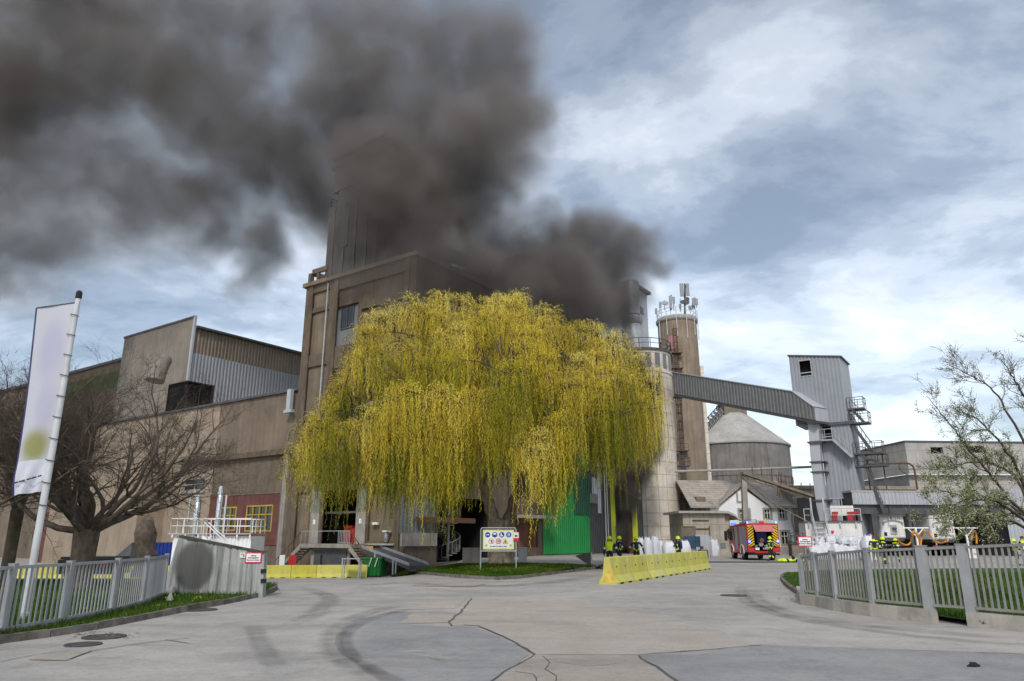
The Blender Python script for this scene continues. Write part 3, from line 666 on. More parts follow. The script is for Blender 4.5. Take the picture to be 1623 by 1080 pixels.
# loading platform along it, brown ribbed gate, spiral stair void
yv = void
mb = MB().box(L1+.003, L1+1.7, FA.fx(845,880,L1)[0], YE+.5, 0, FA.fx(900,879,L1)[1]-.02); mb.build('loading_platform', M['concrete'], fac)
mb = MB().add([(L1-5,yv[0],.9),(L1-5,yv[1],.9),(L1-5,yv[1],yv[3]),(L1-5,yv[0],yv[3])], [(0,1,2,3)]).add([(L1-.5,yv[0],.9),(L1-5,yv[0],.9),(L1-5,yv[0],yv[3]),(L1-.5,yv[0],yv[3])], [(0,1,2,3)])
mb.add([(L1-.5,yv[1],.9),(L1-5,yv[1],.9),(L1-5,yv[1],yv[3]),(L1-.5,yv[1],yv[3])], [(3,2,1,0)]).add([(L1-.5,yv[0],yv[3]),(L1-5,yv[0],yv[3]),(L1-5,yv[1],yv[3]),(L1-.5,yv[1],yv[3])], [(0,1,2,3)]).add([(L1-.5,yv[0],.9),(L1-5,yv[0],.9),(L1-5,yv[1],.9),(L1-.5,yv[1],.9)], [(3,2,1,0)])
mb.build('open_bay', M['dark'], fac)
M['brown_gate'] = mat('brown_gate', (.17, .075, .05), rough=.6, streak=.5)
MB().ribs(lambda u, w, e: (L1 - .3 + e, u, w), drd[0], drd[1], drd[2], drd[3], .35, .08).build('brown_gate', M['brown_gate'], fac)
q = rx(FA, 668, 823, 745, 829, L1); MB().box(L1+.3, L1+.6, q[0]-1, q[1], q[2], q[3]+.1).build('crane_beam', M['rust'], fac)
q = rx(FA, 808, 817, 850, 822, L1); MB().box(L1+.003, L1+1.5, q[0], q[1]+1, q[2], q[3]).build('canopy', M['concrete'], fac)
mb = MB(); railing(mb, [(L1+1.4, q[0], q[3]), (L1+1.4, q[1]+1, q[3])], 1.0, 1.2, .05); mb.build('canopy_rail', M['steel_dark'], fac)
q = rx(FA, 634, 845, 690, 866, L1); box_part(fac, 'plinth', M['concrete'], L1+.003, L1+.2, q[0], q[1], q[2], q[3])
# ---- light front tower at the far end, with the burning opening beside the silo
YT = YE + 14.5; XA = FA.fy(984, 500, YT)[0]; XB = FA.fy(1012, 520, YT)[0]; ZB = FA.fy(1010, 457, YT)[1]; YB = FA.fx(1026.5, 500, XB)[0]
elv = thing('elevator_tower', 'pale clad tower with small dark window rising out of smoke behind the round silo', 'tower', FA.o, FA.rz)
MB().box(XA, XB, YT, YB, 0, ZB).build('wall', M['clad_light'], elv)
MB().prism([(XA-.4,YT-.5,ZB+.02),(XB+.5,YT-.5,ZB+.02),(XB+.5,YB+.5,ZB+.02),(XA-.4,YB+.5,ZB+.02)], (0,0,.4)).build('roof', M['steel_dark'], elv)
q = rx(FA, 1014.5, 487, 1019.5, 498, XB); MB().box(XB-.1, XB+.06, q[0], q[1], q[2], q[3]).build('window', M['glass'], elv)
pts = [FA.L(P(*q)) for q in ((999,448,97),(1001,500,97))]
MB().tube(pts, 1.2, 20).tube([FA.L(P(1002,503,96.8)), FA.L(P(1002,511,96.8)), FA.L(P(1003,516,96.7))], [1.5,1.5,1.15], 20).tube([FA.L(P(1003,516,96.7)), FA.L(P(1006,545,96.5)), FA.L(P(1009,575,96.5))], [1.1,1.0,.5], 16).build('steel_duct', M['steel'], elv, smooth=True)
gh = thing('burning_gatehouse', 'dark burning gatehouse with lime green door frame between clad wall and round silo', 'gatehouse', FA.o, FA.rz)
XG = FA.fy(1010.5, 800, YE)[0]; ZG = FA.fy(990, 690, YE)[1]; YG = YE + 1.3
op = rp(FA, 976, 744, 1003, 880, YE); op = (op[0], op[1], .2, op[3]); fne = lambda u, w, d: (u, YE - d, w)
MB().wall(fne, L1, XG, 0, ZG, [op], .4).add([(XG,YE,0),(XG,YG,0),(XG,YG,ZG),(XG,YE,ZG)], [(0,1,2,3)]).add([(L1,YE,ZG),(XG,YE,ZG),(XG,YG,ZG),(L1,YG,ZG)], [(0,1,2,3)]).add([(XG,YG,0),(L1,YG,0),(L1,YG,ZG),(XG,YG,ZG)], [(0,1,2,3)]).build('wall', M['anthracite'], gh)
MB().add([(op[0]-.1,YE+.4,.2),(op[0]-.1,YG-.05,.2),(op[0]-.1,YG-.05,op[3]+.1),(op[0]-.1,YE+.4,op[3]+.1)],[(0,1,2,3)]).add([(op[1]+.1,YE+.4,.2),(op[1]+.1,YG-.05,.2),(op[1]+.1,YG-.05,op[3]+.1),(op[1]+.1,YE+.4,op[3]+.1)],[(3,2,1,0)]).add([(op[0]-.1,YG-.05,.2),(op[1]+.1,YG-.05,.2),(op[1]+.1,YG-.05,op[3]+.1),(op[0]-.1,YG-.05,op[3]+.1)],[(0,1,2,3)]).add([(op[0]-.1,YE+.4,op[3]+.1),(op[1]+.1,YE+.4,op[3]+.1),(op[1]+.1,YG-.05,op[3]+.1),(op[0]-.1,YG-.05,op[3]+.1)],[(3,2,1,0)]).build('burnt_interior', M['dark'], gh)
MB().box(L1+.1, op[0]-.02, YE-.12, YE-.003, FA.fy(971,862,YE)[1], FA.fy(971,744,YE)[1]).build('lime_strip', M['lime'], gh)
q = rp(FA, 1003, 785, 1010, 848, YE); mb = MB().box(q[0], q[1], YE-.25, YE-.004, q[2]-2, q[3]).prism([(q[0]-.5,YE-.9,q[3]+.2),(q[1]+.6,YE-.9,q[3]-.5),(q[1]+.6,YE-.9,q[3]-.35),(q[0]-.5,YE-.9,q[3]+.45)], (0,.89,0)).build('lime_frame', M['lime'], gh)
q = rp(FA, 995, 830, 1003, 870, YE); MB().box(q[0], q[1], YE-.1, YE+.05, .2, q[3]).build('door_leaf', M['red_panel'], gh)

# ---- loading dock in front of the open door
PD = 2.3; pz = FA.fy(535, 862.5, -PD)[1]; px0 = FA.fy(476, 862, -PD)[0]; px1 = FA.fy(553, 862, -PD)[0]
dock = thing('loading_dock', 'concrete dock platform with rusty railings and stairs on both ends', 'loading dock', FA.o, FA.rz)
MB().box(px0, px1, -PD, -.004, pz-.3, pz).box(px0+.7, px1-.5, -PD+.6, -PD+.75, 0, pz-.31).build('platform', M['concrete'], dock)
MB().box(px0+1.2, px1-.8, -PD+.5, -PD+.597, .2, pz-.5).build('under_panel', M['steel_dark'], dock)
MB().tube([(px0+2.2,-PD+.4,1.5),(px0+2.2,-PD+.4,.8),(px0+2.5,-PD+.4,.6),(px0+2.2,-PD+.4,.4)], .06, 6).build('hose_hook', M['black'], dock)
for xs_, xe, nm in ((px0, px0-3.1, 'stair'), (px1, px1+2.6, 'stair')):
    n = 12; mb = MB()
    for k in range(n):
        xa = xs_ + (xe - xs_) * k / n; xb = xs_ + (xe - xs_) * (k + 1) / n; zz = pz * (1 - (k + 1) / n)
        mb.box(xa, xb, -PD, -PD+1.2, max(zz-.12, 0), zz + .001)
    mb.prism([(xs_, -PD-.02, pz), (xe, -PD-.02, .0), (xe, -PD-.02, -.05), (xs_+(.5 if xe < xs_ else -.5)*.0, -PD-.02, pz-.45)], (0, .12, 0)); mb.prism([(xs_, -PD+1.1, pz), (xe, -PD+1.1, .0), (xe, -PD+1.1, -.05), (xs_, -PD+1.1, pz-.45)], (0, .12, 0))
    st = mb.build(nm, M['concrete'], dock)
    mb = MB(); a, b = Vector((xs_, -PD+.05, pz)), Vector((xe, -PD+.05, 0)); up = Vector((0, 0, 1))
    mb.bar(a + up, b + up, .05); 
    for k in range(9): p = a.lerp(b, k / 8); mb.bar(p, p + up, .03)
    mb.build('handrail', M['rust'], st)
mb = MB(); mb.bar((px0,-PD+.05,pz+1), (px1,-PD+.05,pz+1), .05)
for k in range(5): x = px0 + (px1 - px0) * .35 * k / 4; mb.bar((x,-PD+.05,pz), (x,-PD+.05,pz+1), .035)
xa = FA.fy(535, 860, -PD)[0]
for k in range(8): x = xa + (px1 - xa) * k / 7; mb.bar((x,-PD+.05,pz), (x,-PD+.05,pz+1), .045)
mb.bar((xa,-PD+.05,pz+.12), (px1,-PD+.05,pz+.12), .04); mb.build('railing', M['steel'], dock)
# spiral stair in the open bay
p = G(709, 893); sp = thing('spiral_staircase', 'steel spiral staircase half hidden behind the hanging willow', 'staircase', p)
h = P(705, 812, p.y).z - p.z; mb = MB(); mb.tube([(0,0,0),(0,0,h+1.4)], .14, 10); mb.build('centre_post', M['stone'], sp)
mb = MB(); rl = MB(); last = None
for k in range(26):
    a = R(200) + k * R(24); z_ = h * (k + 1) / 26; ca, sa = math.cos(a), math.sin(a); cb, sb = math.cos(a + R(26)), math.sin(a + R(26))
    mb.prism([(.1*ca,.1*sa,z_),(1.15*ca,1.15*sa,z_),(1.15*cb,1.15*sb,z_),(.1*cb,.1*sb,z_)], (0,0,.05))
    rl.bar((1.12*ca,1.12*sa,z_),(1.12*ca,1.12*sa,z_+1),.025); q = Vector((1.12*ca,1.12*sa,z_+1))
    if last: rl.bar(last, q, .05)
    last = q
mb.build('steps', M['stone'], sp); rl.build('handrail', M['steel'], sp)

# ------------------------------------------------------------------ beige hall to the left
hall = thing('beige_hall', 'long beige rendered hall with a dark red panel and yellow-framed windows', 'hall', FA.o, FA.rz)
HP = .4; HT = FA.fy(420, 629, HP)[1]; fnh = lambda u, w, d: (u, HP - d, w)
XR = FA.fy(330, 825, HP)[0]
w1, w2, w3 = rp(FA, 391, 801, 433, 843, HP), rp(FA, 346, 804, 375.5, 842, HP), rp(FA, 291, 758, 325, 778, HP)
hz = FA.fy(425, 722, HP)[1]
mb = MB().wall(fnh, XR, -.004, 0, hz, [w1, w2], .3, 1).wall(fnh, XR, -.004, hz, HT, [], .3, 0).wall(fnh, -40, XR, 0, HT, [w3], .3, 2)
mb.add([(-40,HP,HT),(-.004,HP,HT),(-.004,22,HT),(-40,22,HT)], [(0,1,2,3)], 0).build('wall', [M['hall_beige'], M['pebble'], M['hall_pale']], hall)
mb = MB().box(-40, -.25, HP-.25, HP+.3, HT-.003, HT+.22).build('roof_edge', M['steel_dark'], hall)
MB().box(XR-6, -.01, HP-.45, HP-.003, hz-.1, hz+.22).box(XR-6, -.01, HP-.3, HP-.003, hz+.225, hz+.45).build('cornice', M['render_brown'], hall)
rpan = rp(FA, 331, 785, 443, 864, HP)
holes = [w1, w2]; fnr = lambda u, w, d: (u, HP - .1 - d, w)
MB().wall(fnr, rpan[0], rpan[1], rpan[2], rpan[3], holes, .1).add([(rpan[1],HP-.1,rpan[2]),(rpan[1],HP,rpan[2]),(rpan[1],HP,rpan[3]),(rpan[1],HP-.1,rpan[3])], [(0,1,2,3)]).build('red_panel', M['red_panel'], hall)
MB().box(rpan[1], rpan[1]+.1, HP-.16, HP-.004, rpan[2]-.1, rpan[3]+.1).box(rpan[0], rpan[1]-.002, HP-.16, HP-.103, rpan[3], rpan[3]+.09).build('panel_trim', M['panel_brown'], hall)
window(hall, *w1, HP-.14, 4, 1, M['yellow_frame'], rows=[w1[2]+(w1[3]-w1[2])*.64], fw=.13, depth=.2)
window(hall, *w2, HP-.14, 3, 1, M['yellow_frame'], rows=[w2[2]+(w2[3]-w2[2])*.64], fw=.13, depth=.2)
window(hall, *w3, HP+.05, 2, 2, M['stone'], fw=.14)
MB().box(w3[0]-.2, w3[1]+.2, HP-.2, HP-.003, w3[2]-.25, w3[2]-.02).build('sill', M['stone'], hall)
x = FA.fy(455, 780, HP)[0]; MB().box(x-.35, x+.25, HP-.35, HP-.004, 0, hz-.12).build('pilaster', M['concrete'], hall)
for a_, b_, nm in ((57, 78, 'pillar'),):
    q = rp(FA, a_, 812, b_, 900, HP-2.5); MB().box(q[0], q[1], HP-2.5, HP-.5, 0, q[3]).build(nm, M['red_panel'], hall)
q = rp(FA, 75, 770, 215, 880, HP-3); MB().box(q[0], q[1], HP-2.9, HP-.005, 0, FA.fy(140,742,HP-3)[1]).build('annex', M['hall_pale'], hall)
q = rp(FA, 190, 863, 216, 900, HP-3.0); MB().prism([(q[0],HP-3.6,q[2]),(q[1],HP-3.6,q[2]),(q[1],HP-3.6,q[3]+.2),(q[0],HP-3.6,q[2]+.9)], (0,.65,0)).build('ramp_side', M['steel_dark'], hall)
# ---- brown metal hall riding on its roof
Yc = FA.L(P(303, 556, 79.5)).y; Xc = FA.L(P(303, 556, 79.5)).x
mt = thing('metal_hall', 'brown corrugated metal hall with grey lower skirt sitting over the beige roof', 'hall', FA.o, FA.rz)
za, zb_ = FA.fy(310, 507, Yc)[1], FA.fy(296, 604, Yc)[1]; xl = FA.fy(199, 527, Yc)[0]; ye = FA.fx(474, 566, Xc)[0] + 3; zr2 = FA.fx(312, 521, Xc)[1]
xd = FA.fy(270, 590, Yc)[0]
mb = MB().ribs(lambda u, w, d: (u, Yc - d, w), xl, xd, HT-1, lambda u: za+.25-(Xc-u)*.0, .45, .07).ribs(lambda u, w, d: (u, Yc - d, w), xd, Xc, zb_, za+.25, .45, .07).build('front_cladding', M['clad_brown'], mt)
zm = FA.fx(318, 563, Xc)[1]
mb = MB().ribs(lambda u, w, d: (Xc + d, u, w), Yc, ye, zm-.0, zr2, .45, .07).build('side_cladding', mat('stained_cladding', (.20,.165,.13), rough=.6, streak=.45, scale=.25, spec=.4), mt)
mb = MB().ribs(lambda u, w, d: (Xc + .1 + d, u, w), Yc+3.4, ye, HT-1, zm+.06, .45, .07).ribs(lambda u, w, d: (Xc + .1 + d, u, w), Yc, Yc+3.4, zb_, zm+.06, .45, .07).build('skirt_cladding', M['clad_grey'], mt)
MB().box(Xc-.1, Xc+.25, Yc-.15, Yc+.1, zb_, za+.4).build('corner_trim', M['clad_light'], mt)
MB().prism([(xl,Yc-.15,za+.26),(Xc+.1,Yc-.15,za+.26),(Xc+.1,Yc-.15,za+.5),(xl,Yc-.15,za+.5)], (0,.25,0)).prism([(xl,Yc+.12,zr2),(Xc+.5,Yc+.12,zr2+.003),(Xc+.5,ye,zr2+.003),(xl,ye,zr2)], (0,0,.25)).build('roof', M['steel_dark'], mt)
MB().box(xd, Xc-.2, Yc+.3, Yc+3.2, HT-1, zb_-.05).build('undercroft', M['dark'], mt)
MB().add([(xl,Yc,HT-1),(xl,ye,HT-1),(xl,ye,za),(xl,Yc,za)], [(0,3,2,1)]).build('side_wall', M['clad_brown'], mt)
pts = [P(*q) for q in ((262,571,77.6),(255,576,76.6),(249,588,76.2),(245,604,76.0))]
MB().tube([FA.L(p) for p in pts], [.75,.95,1.05,1.0], 16).build('exhaust_duct', M['clad_brown'], mt, smooth=True)
# ---- far long hall and the grassy bank seen through the branches
Yf = Yc + 4; lg = thing('long_hall', 'low dark-roofed long hall behind the bare tree at far left', 'hall', FA.o, FA.rz)
zl = FA.fy(100, 594, Yf)[1]; MB().box(-95, xl-.3, Yf, Yf+14, 0, zl-.4).build('wall', M['hall_beige'], lg)
MB().box(-95.3, xl-.2, Yf-.4, Yf+14, zl-.39, zl).build('roof', M['steel_dark'], lg)
q = rp(FA, 108, 596, 190, 622, Yf); MB().ribs(lambda u, w, d: (u, Yf-.05-d, w), q[0], q[1], q[2], q[3]-.2, .45, .05).build('green_band', mat('moss_green_sheet', (.09,.135,.05), streak=.3), lg)
# ------------------------------------------------------------------ silos, tower, bridge (right)
def ladder(mb, a, h, out, w=.5, cage=True, step=.35):
    """caged ladder rising h from a; out = horizontal unit vector away from the wall"""
    a = Vector(a); o = Vector(out); s = Vector((-o.y, o.x, 0)) * w / 2; up = Vector((0, 0, h))
    mb.bar(a + s, a + s + up, .06); mb.bar(a - s, a - s + up, .06)
    for k in range(int(h / step)): p = a + Vector((0, 0, k * step)); mb.bar(p - s, p + s, .035)
    if cage:
        pr = []
        for k in range(1, int(h / 1.1)):
            p = a + Vector((0, 0, k * 1.1 + 1)); q = [p + s * 1.4 * math.cos(t) * 1.0 + o * .75 * math.sin(t) for t in (0, .8, 1.57, 2.34, 3.14)]
            for u, v in zip(q[:-1], q[1:]): mb.bar(u, v, .05, .06)
            if pr:
                for u, v in list(zip(pr, q))[1:4]: mb.bar(u, v, .04)
            pr = q
# near silo
SY = 93; pc = P(1028, 860, SY); R_ = (P(1081, 830, SY).x - P(1028, 830, SY).x) * .965; SC = Vector((pc.x, pc.y, 0))
st = P(1030, 552, SY - R_ * .9).z
sl = thing('concrete_silo', 'pale ringed concrete silo standing beside the smoking doorway', 'silo', SC)
MB().lathe([(R_, 0), (R_, st - 3.2), (R_ + .12, st - 3.15), (R_ + .12, st - 2.9), (R_, st - 2.85), (R_, st - .3)], 64).build('shell', M['silo'], sl, smooth=True)
MB().lathe([(R_ + .2, st - .298), (R_ + .2, st), (0, st + .4)], 48).build('roof', M['steel_dark'], sl)
mb = MB()
for k in range(20):
    a = R(18 * k + 5); c, s = math.cos(a), math.sin(a); t = Vector((-s, c, 0)) * .36
    b = Vector((c, s, 0)) * (R_ + .03); mb.add([b - t + Vector((0,0,st-2.6)), b + t + Vector((0,0,st-2.6)), b + t + Vector((0,0,st-.6)), b - t + Vector((0,0,st-.6))], [(0,1,2,3)])
mb.build('window_band', M['midgrey'], sl)
pts = [Vector((math.cos(R(a)) * (R_ + .1), math.sin(R(a)) * (R_ + .1), st + .02)) for a in range(-120, 61, 20)]
mb = MB(); railing(mb, pts, 1.3, 3, .07, (.5,)); mb.build('railing', M['steel_dark'], sl)
an = R(-12); o_ = Vector((math.cos(an), math.sin(an), 0)); mb = MB(); ladder(mb, o_ * (R_ + .3) + Vector((0, 0, 1)), st - 2, o_)
mb.build('caged_ladder', M['steel_dark'], sl)
mb = MB()
for z, w in ((st-6, 1.4), (10.5, 1.3), (5.2, 1.2)):
    b = o_ * (R_ + .7); mb.box(b.x - .6, b.x + .8, b.y - .6, b.y + .6, z, z + .12); railing(mb, [(b.x+.8,b.y-.6,z+.12),(b.x+.8,b.y+.6,z+.12)], 1.0, .6, .05); railing(mb, [(b.x-.5,b.y-.6,z+.12),(b.x+.8,b.y-.6,z+.12)], 1.0, .6, .05)
mb.build('landing', M['steel_dark'], sl)
b = o_ * (R_ + .25); MB().box(b.x - .1, b.x + .5, b.y - .5, b.y - .1, 7.3, 8.4).build('switch_box', M['clad_light'], sl)
# antenna tower
Yt = 106; pb = P(1089, 800, Yt); pt = P(1074, 497, Yt); TR = (P(1104, 497, Yt).x - P(1043.5, 497, Yt).x) / 2; TC = Vector((pb.x, Yt + TR, 0)); tz = pt.z
TC.x = (P(1074, 497, Yt + TR).x + P(1089, 800, Yt + TR).x) / 2; TR *= 1.02
at = thing('antenna_tower', 'tall round brown concrete tower crowned with mobile phone antennas', 'tower', TC)
MB().lathe([(TR * 1.03, 0), (TR, tz - 1.4), (TR, tz - .9)], 56).build('shaft', M['chimney'], at, smooth=True)
MB().lathe([(TR + .12, tz - .9), (TR + .25, tz - .7), (TR + .25, tz - .35), (TR + .1, tz - .1), (0, tz)], 48).build('rim', M['stone'], at)
MB().box(TR * .93, TR + .35, -1.3, -.6, 0, tz - 8).build('lit_edge_strip', M['silo'], at)  # pale strip modelled in for the shaft's brightly lit right edge
mb = MB(); pts = [Vector((math.cos(R(a)) * (TR + .1), math.sin(R(a)) * (TR + .1), tz)) for a in range(0, 361, 30)]; railing(mb, pts, 1.1, 3, .05, (.5,))
for a in range(200, 350, 28): c, s = math.cos(R(a)), math.sin(R(a)); mb.bar((c*(TR+.2), s*(TR+.2), tz-3.3-(a%3)*.4), (c*(TR+.2), s*(TR+.2), tz+1.1), .1)
mb.build('railing', M['steel'], at)
mb_w = (1085, 465, 5.0)
def antenna(x, y, z, h, w=.3, d=.18, pole=None):
    MB().box(-w/2, w/2, -d, d*.4, 0, h).box(-w*.2, w*.2, d*.4, d, .15, .3).box(-w*.2, w*.2, d*.4, d, h-.3, h-.15).build('antenna', M['clad_grey'] if w > .2 else M['steel_dark'], at).location = (x, y, z)
def pxa(px, py, yy): q = P(px, py, TC.y + yy); return q.x - TC.x, yy, q.z
mb = MB()
for px, y0, y1, yy, w in ((1085.5, 500, 452, -TR*.8, .3), (1063.5, 492, 468, -TR*.6, .22), (1068, 492, 471, -TR*.6, .12), (1046, 497, 478, -1.2, .1), (1053, 492, 476, 0, .1), (1078, 494, 474, -2, .1), (1101, 490, 472, -.6, .18), (1097, 492, 480, -1.5, .1), (1104, 488, 476, .4, .1)):
    a, b = pxa(px, y0, yy), pxa(px, y1, yy); mb.tube([a, b], w / 2, 8)
mb.build('mast', M['steel_dark'], at)
for px, y0, y1, yy, w in ((1081, 470, 450, -TR*.9, .55), (1090.5, 469, 450, -TR*.9, .45), (1086, 468, 450, -TR*.95, .2), (1063.5, 490, 470, -TR*.7, .42), (1068, 481, 471, -TR*.7, .35), (1040, 498, 489.5, -.6, .35), (1046.5, 488, 480, -1.3, .35), (1099.5, 486, 473, -.8, .4), (1104, 484, 474, -.2, .45), (1094, 491, 485, -1.6, .5), (1078, 489, 483, -2.1, .35)):
    a, b = pxa(px, y0, yy), pxa(px, y1, yy); antenna(a[0], a[1], a[2], b[2] - a[2], w)
for px, py, yy, r in ((1088.5, 475, -TR*.95, .42), (1088.5, 479.5, -TR*.95, .4), (1082, 479, -TR*.9, .34), (1056, 481, -.8, .36), (1051, 480.5, -.9, .32), (1098, 487, -1.7, .35)):
    a = pxa(px, py, yy); MB().lathe([(0, -.22), (r*.6, -.2), (r, -.05), (r, .06), (0, .1)], 18).build('dish_antenna', M['steel_dark'] if px > 1080 else M['clad_light'], at); d_ = bpy.context.scene.objects[-1] if False else COL.objects[-1]; d_.location = a; d_.rotation_euler = (R(90), 0, 0)
pp = pxa(1070, 541, -TR*.0)
q0, q1 = P(1062, 552, TC.y - TR), P(1075, 531, TC.y - TR)
a_ = math.asin(max(-1, min(1, (q0.x + q1.x) / 2 - TC.x)) / TR) if False else math.atan2(-1, ((q0.x + q1.x) / 2 - TC.x) / TR * 1.25)
c, s = math.cos(a_), math.sin(a_); t = Vector((-s, c, 0)) * .62; b = Vector((c, s, 0)) * (TR + .06)
MB().add([b - t + Vector((0,0,q0.z)), b + t + Vector((0,0,q0.z)), b + t + Vector((0,0,q1.z)), b - t + Vector((0,0,q1.z))], [(0,1,2,3)]).build('pink_hatch', mat('faded_pink', (.45,.22,.24), streak=.4), at)
o_ = Vector((c, s, 0)); mb = MB(); ladder(mb, o_ * (TR + .3) + t * .9 + Vector((0,0,1)), q1.z + 0.5, o_, cage=True)
for z in (q0.z - 3.4, q0.z - 1.0, 14): 
    e = o_ * (TR + .6) + t * .9; mb.box(e.x-.8, e.x+.8, e.y-.6, e.y+.6, z, z+.1); railing(mb, [(e.x-.8,e.y-.6,z),(e.x+.8,e.y-.6,z)], 1.1, .8, .05)
mb.build('caged_ladder', M['rust'], at)
e = o_ * (TR + .1); MB().box(e.x-.35+t.x*.5, e.x+.35+t.x*.5, e.y-.1, e.y+.1, q0.z-2.2, q0.z-1.0).build('white_hatch', M['clad_light'], at)
# domed store
Yd = 128; dc = P(1166, 720, Yd); DR = (P(1248, 712, Yd).x - P(1166, 712, Yd).x) * .985; dz1 = P(1166, 703, Yd - DR * .6).z; dz2 = P(1166, 657, Yd).z
dm = thing('domed_store', 'wide round concrete store with a pale conical roof behind the white house', 'storage dome', (dc.x, Yd, 0))
MB().lathe([(DR, 0), (DR, dz1 - .25)], 80, cap=False).build('wall', M['dome_wall'], dm, smooth=True)
MB().lathe([(DR - .02, dz1 - .25), (DR + .25, dz1 - .24), (DR + .25, dz1), (2.2, dz2), (0, dz2)], 80, cap=False).build('roof', M['dome_roof'], dm, smooth=True)
za = P(1166, 643, Yd).z; MB().box(-2, 2, -2, 2, dz2 - .6, za).box(-2.2, 2.2, -2.2, 2.2, za, za + .3).build('head_house', M['wood'], dm)
mb = MB()
for k in range(26): a = R(180 + k * 7.2); mb.bar((math.cos(a)*(DR+.05), math.sin(a)*(DR+.05), dz1*.62), (math.cos(a)*(DR+.05), math.sin(a)*(DR+.05), dz1*.62+1.0), .05)
for k in range(25):
    for h in (.0, 1.0): a, b = R(180 + k * 7.2), R(187.2 + k * 7.2); mb.bar((math.cos(a)*(DR+.05), math.sin(a)*(DR+.05), dz1*.62+h), (math.cos(b)*(DR+.05), math.sin(b)*(DR+.05), dz1*.62+h), .05)
mb.build('railing', M['steel_dark'], dm)
a, b = P(1100, 703, Yd - 4), P(1153, 643, Yd); tr = thing('conveyor_gantry', 'steep lattice conveyor gantry climbing to the domed store roof', 'conveyor', a)
mb = MB(); d = b - a; s = d.cross(Vector((0, 0, 1))).normalized(); up = s.cross(d).normalized(); pr = None
for k in range(13):
    p = d * k / 12; q = [p - s*.9 - up*.9, p + s*.9 - up*.9, p + s*.9 + up*.9, p - s*.9 + up*.9]
    for i in range(4): mb.bar(q[i], q[(i+1) % 4], .1)
    if pr:
        for i in range(4): mb.bar(pr[i], q[i], .13); mb.bar(pr[i], q[(i+1) % 4], .08)
    pr = q
mb.build('lattice', M['steel_dark'], tr); MB().tube([Vector((0,0,0)), d], .62, 12).build('belt_cover', M['dome_roof'], tr)
# grey transfer tower with bridge, chute and stairs
GT = Frame((*(P(1296, 800, 75).xy), 0), R(-35))
gx0 = GT.fy(1250, 565)[0]; gx1 = GT.fy(1331, 567)[0]; gzt0 = GT.fy(1250, 565)[1]; gzt1 = GT.fy(1330, 567)[1]; gzb = GT.fy(1318, 670)[1]; gD = 4.2
gt = thing('transfer_tower', 'grey corrugated transfer tower with sloping top and outside steel stairs', 'tower', GT.o, GT.rz)
lx0 = GT.fy(1308, 760)[0]; lx1 = GT.fy(1357, 760)[0]; lzb = GT.fy(1335, 826)[1]
top = lambda u: gzt0 + (gzt1 - gzt0) * (u - gx0) / (gx1 - gx0)
cut = lambda u: gzb
wq = rp(GT, 1267.5, 572, 1285.5, 596); wq2 = rp(GT, 1304, 675, 1318, 697); wq3 = rp(GT, 1317, 791, 1334, 812)
fg = lambda u, w, d: (u, -d, w)
mb = MB()
for u0, u1, w0, w1 in ((gx0, wq[0], None, top), (wq[1], gx1, None, top), (wq[0], wq[1], wq[3], top), (wq[0], wq[1], None, wq[2])):
    mb.ribs(fg, u0, u1, gzb if w0 is None else w0, w1, .36, .06)
mb.ribs(lambda u, w, d: (gx1 + d, u, w), 0, gD, gzb, gzt1, .36, .06)
mb.add([(gx0,0,gzb),(gx0,gD,gzb),(gx0,gD,gzt0),(gx0,0,gzt0)], [(0,3,2,1)]).add([(gx0,gD,gzb),(gx1,gD,gzb),(gx1,gD,gzt1),(gx0,gD,gzt0)], [(0,3,2,1)]).add([(gx0,.06,gzb),(gx1,.06,gzb),(gx1,gD,gzb),(gx0,gD,gzb)], [(0,3,2,1)])
mb.build('upper_cladding', M['clad_grey'], gt)
MB().prism([(gx0-.1,-.15,gzt0),(gx1+.2,-.15,gzt1),(gx1+.2,-.15,gzt1+.16),(gx0-.1,-.15,gzt0+.16)], (0,gD+.3,0)).build('roof', M['steel_dark'], gt)
mb = MB()
for u0, u1, w0, w1 in ((lx0, wq2[0], 0, gzb-.01), (wq2[1], lx1, wq2[2], gzb-.01), (wq2[1], wq3[0]+.0, 0, wq2[2]) if wq3[0] > wq2[1] else (wq2[1], lx1, wq3[3], wq2[2]), (wq2[0], wq2[1], 0, wq2[2]), (wq2[0], wq2[1], wq2[3], gzb-.01)):
    if u1 - u0 > .1 and w1 - w0 > .1: mb.ribs(fg, u0, u1, w0, w1, .36, .06)
if wq3[0] > wq2[1]: mb.ribs(fg, wq3[0], lx1, wq3[3], wq2[2], .36, .06); mb.ribs(fg, wq3[1], lx1, 0, wq3[3], .36, .06)
mb.ribs(lambda u, w, d: (lx1 + d, u, w), 0, gD, 0, gzb-.01, .36, .06).add([(lx0,0,0),(lx0,gD,0),(lx0,gD,gzb),(lx0,0,gzb)], [(0,3,2,1)])
mb.build('lower_cladding', M['clad_grey'], gt)
for q in (wq, wq2, wq3):
    f = MB(); f.box(q[0]-.08,q[0],-.09,.1,q[2],q[3]).box(q[1],q[1]+.08,-.09,.1,q[2],q[3]).box(q[0]-.08,q[1]+.08,-.09,.1,q[3],q[3]+.08).box(q[0]-.08,q[1]+.08,-.09,.1,q[2]-.08,q[2]); f.box(q[0],q[1],.02,.06,q[2]+(q[3]-q[2])*.18,q[2]+(q[3]-q[2])*.24)
    w_ = f.build('window', M['clad_light'], gt); MB().add([(q[0],.75,q[2]),(q[1],.75,q[2]),(q[1],.75,q[3]),(q[0],.75,q[3])],[(0,1,2,3)]).box(q[0],q[0]+.02,.1,.75,q[2],q[3]).box(q[1]-.02,q[1],.1,.75,q[2],q[3]).build('opening', M['dark'], w_)
q = GT.fy(1334, 668); MB().box(lx0-.8, lx1+.4, -.25, .3, gzb-.32, gzb-.02).build('ring_beam', M['steel_dark'], gt)
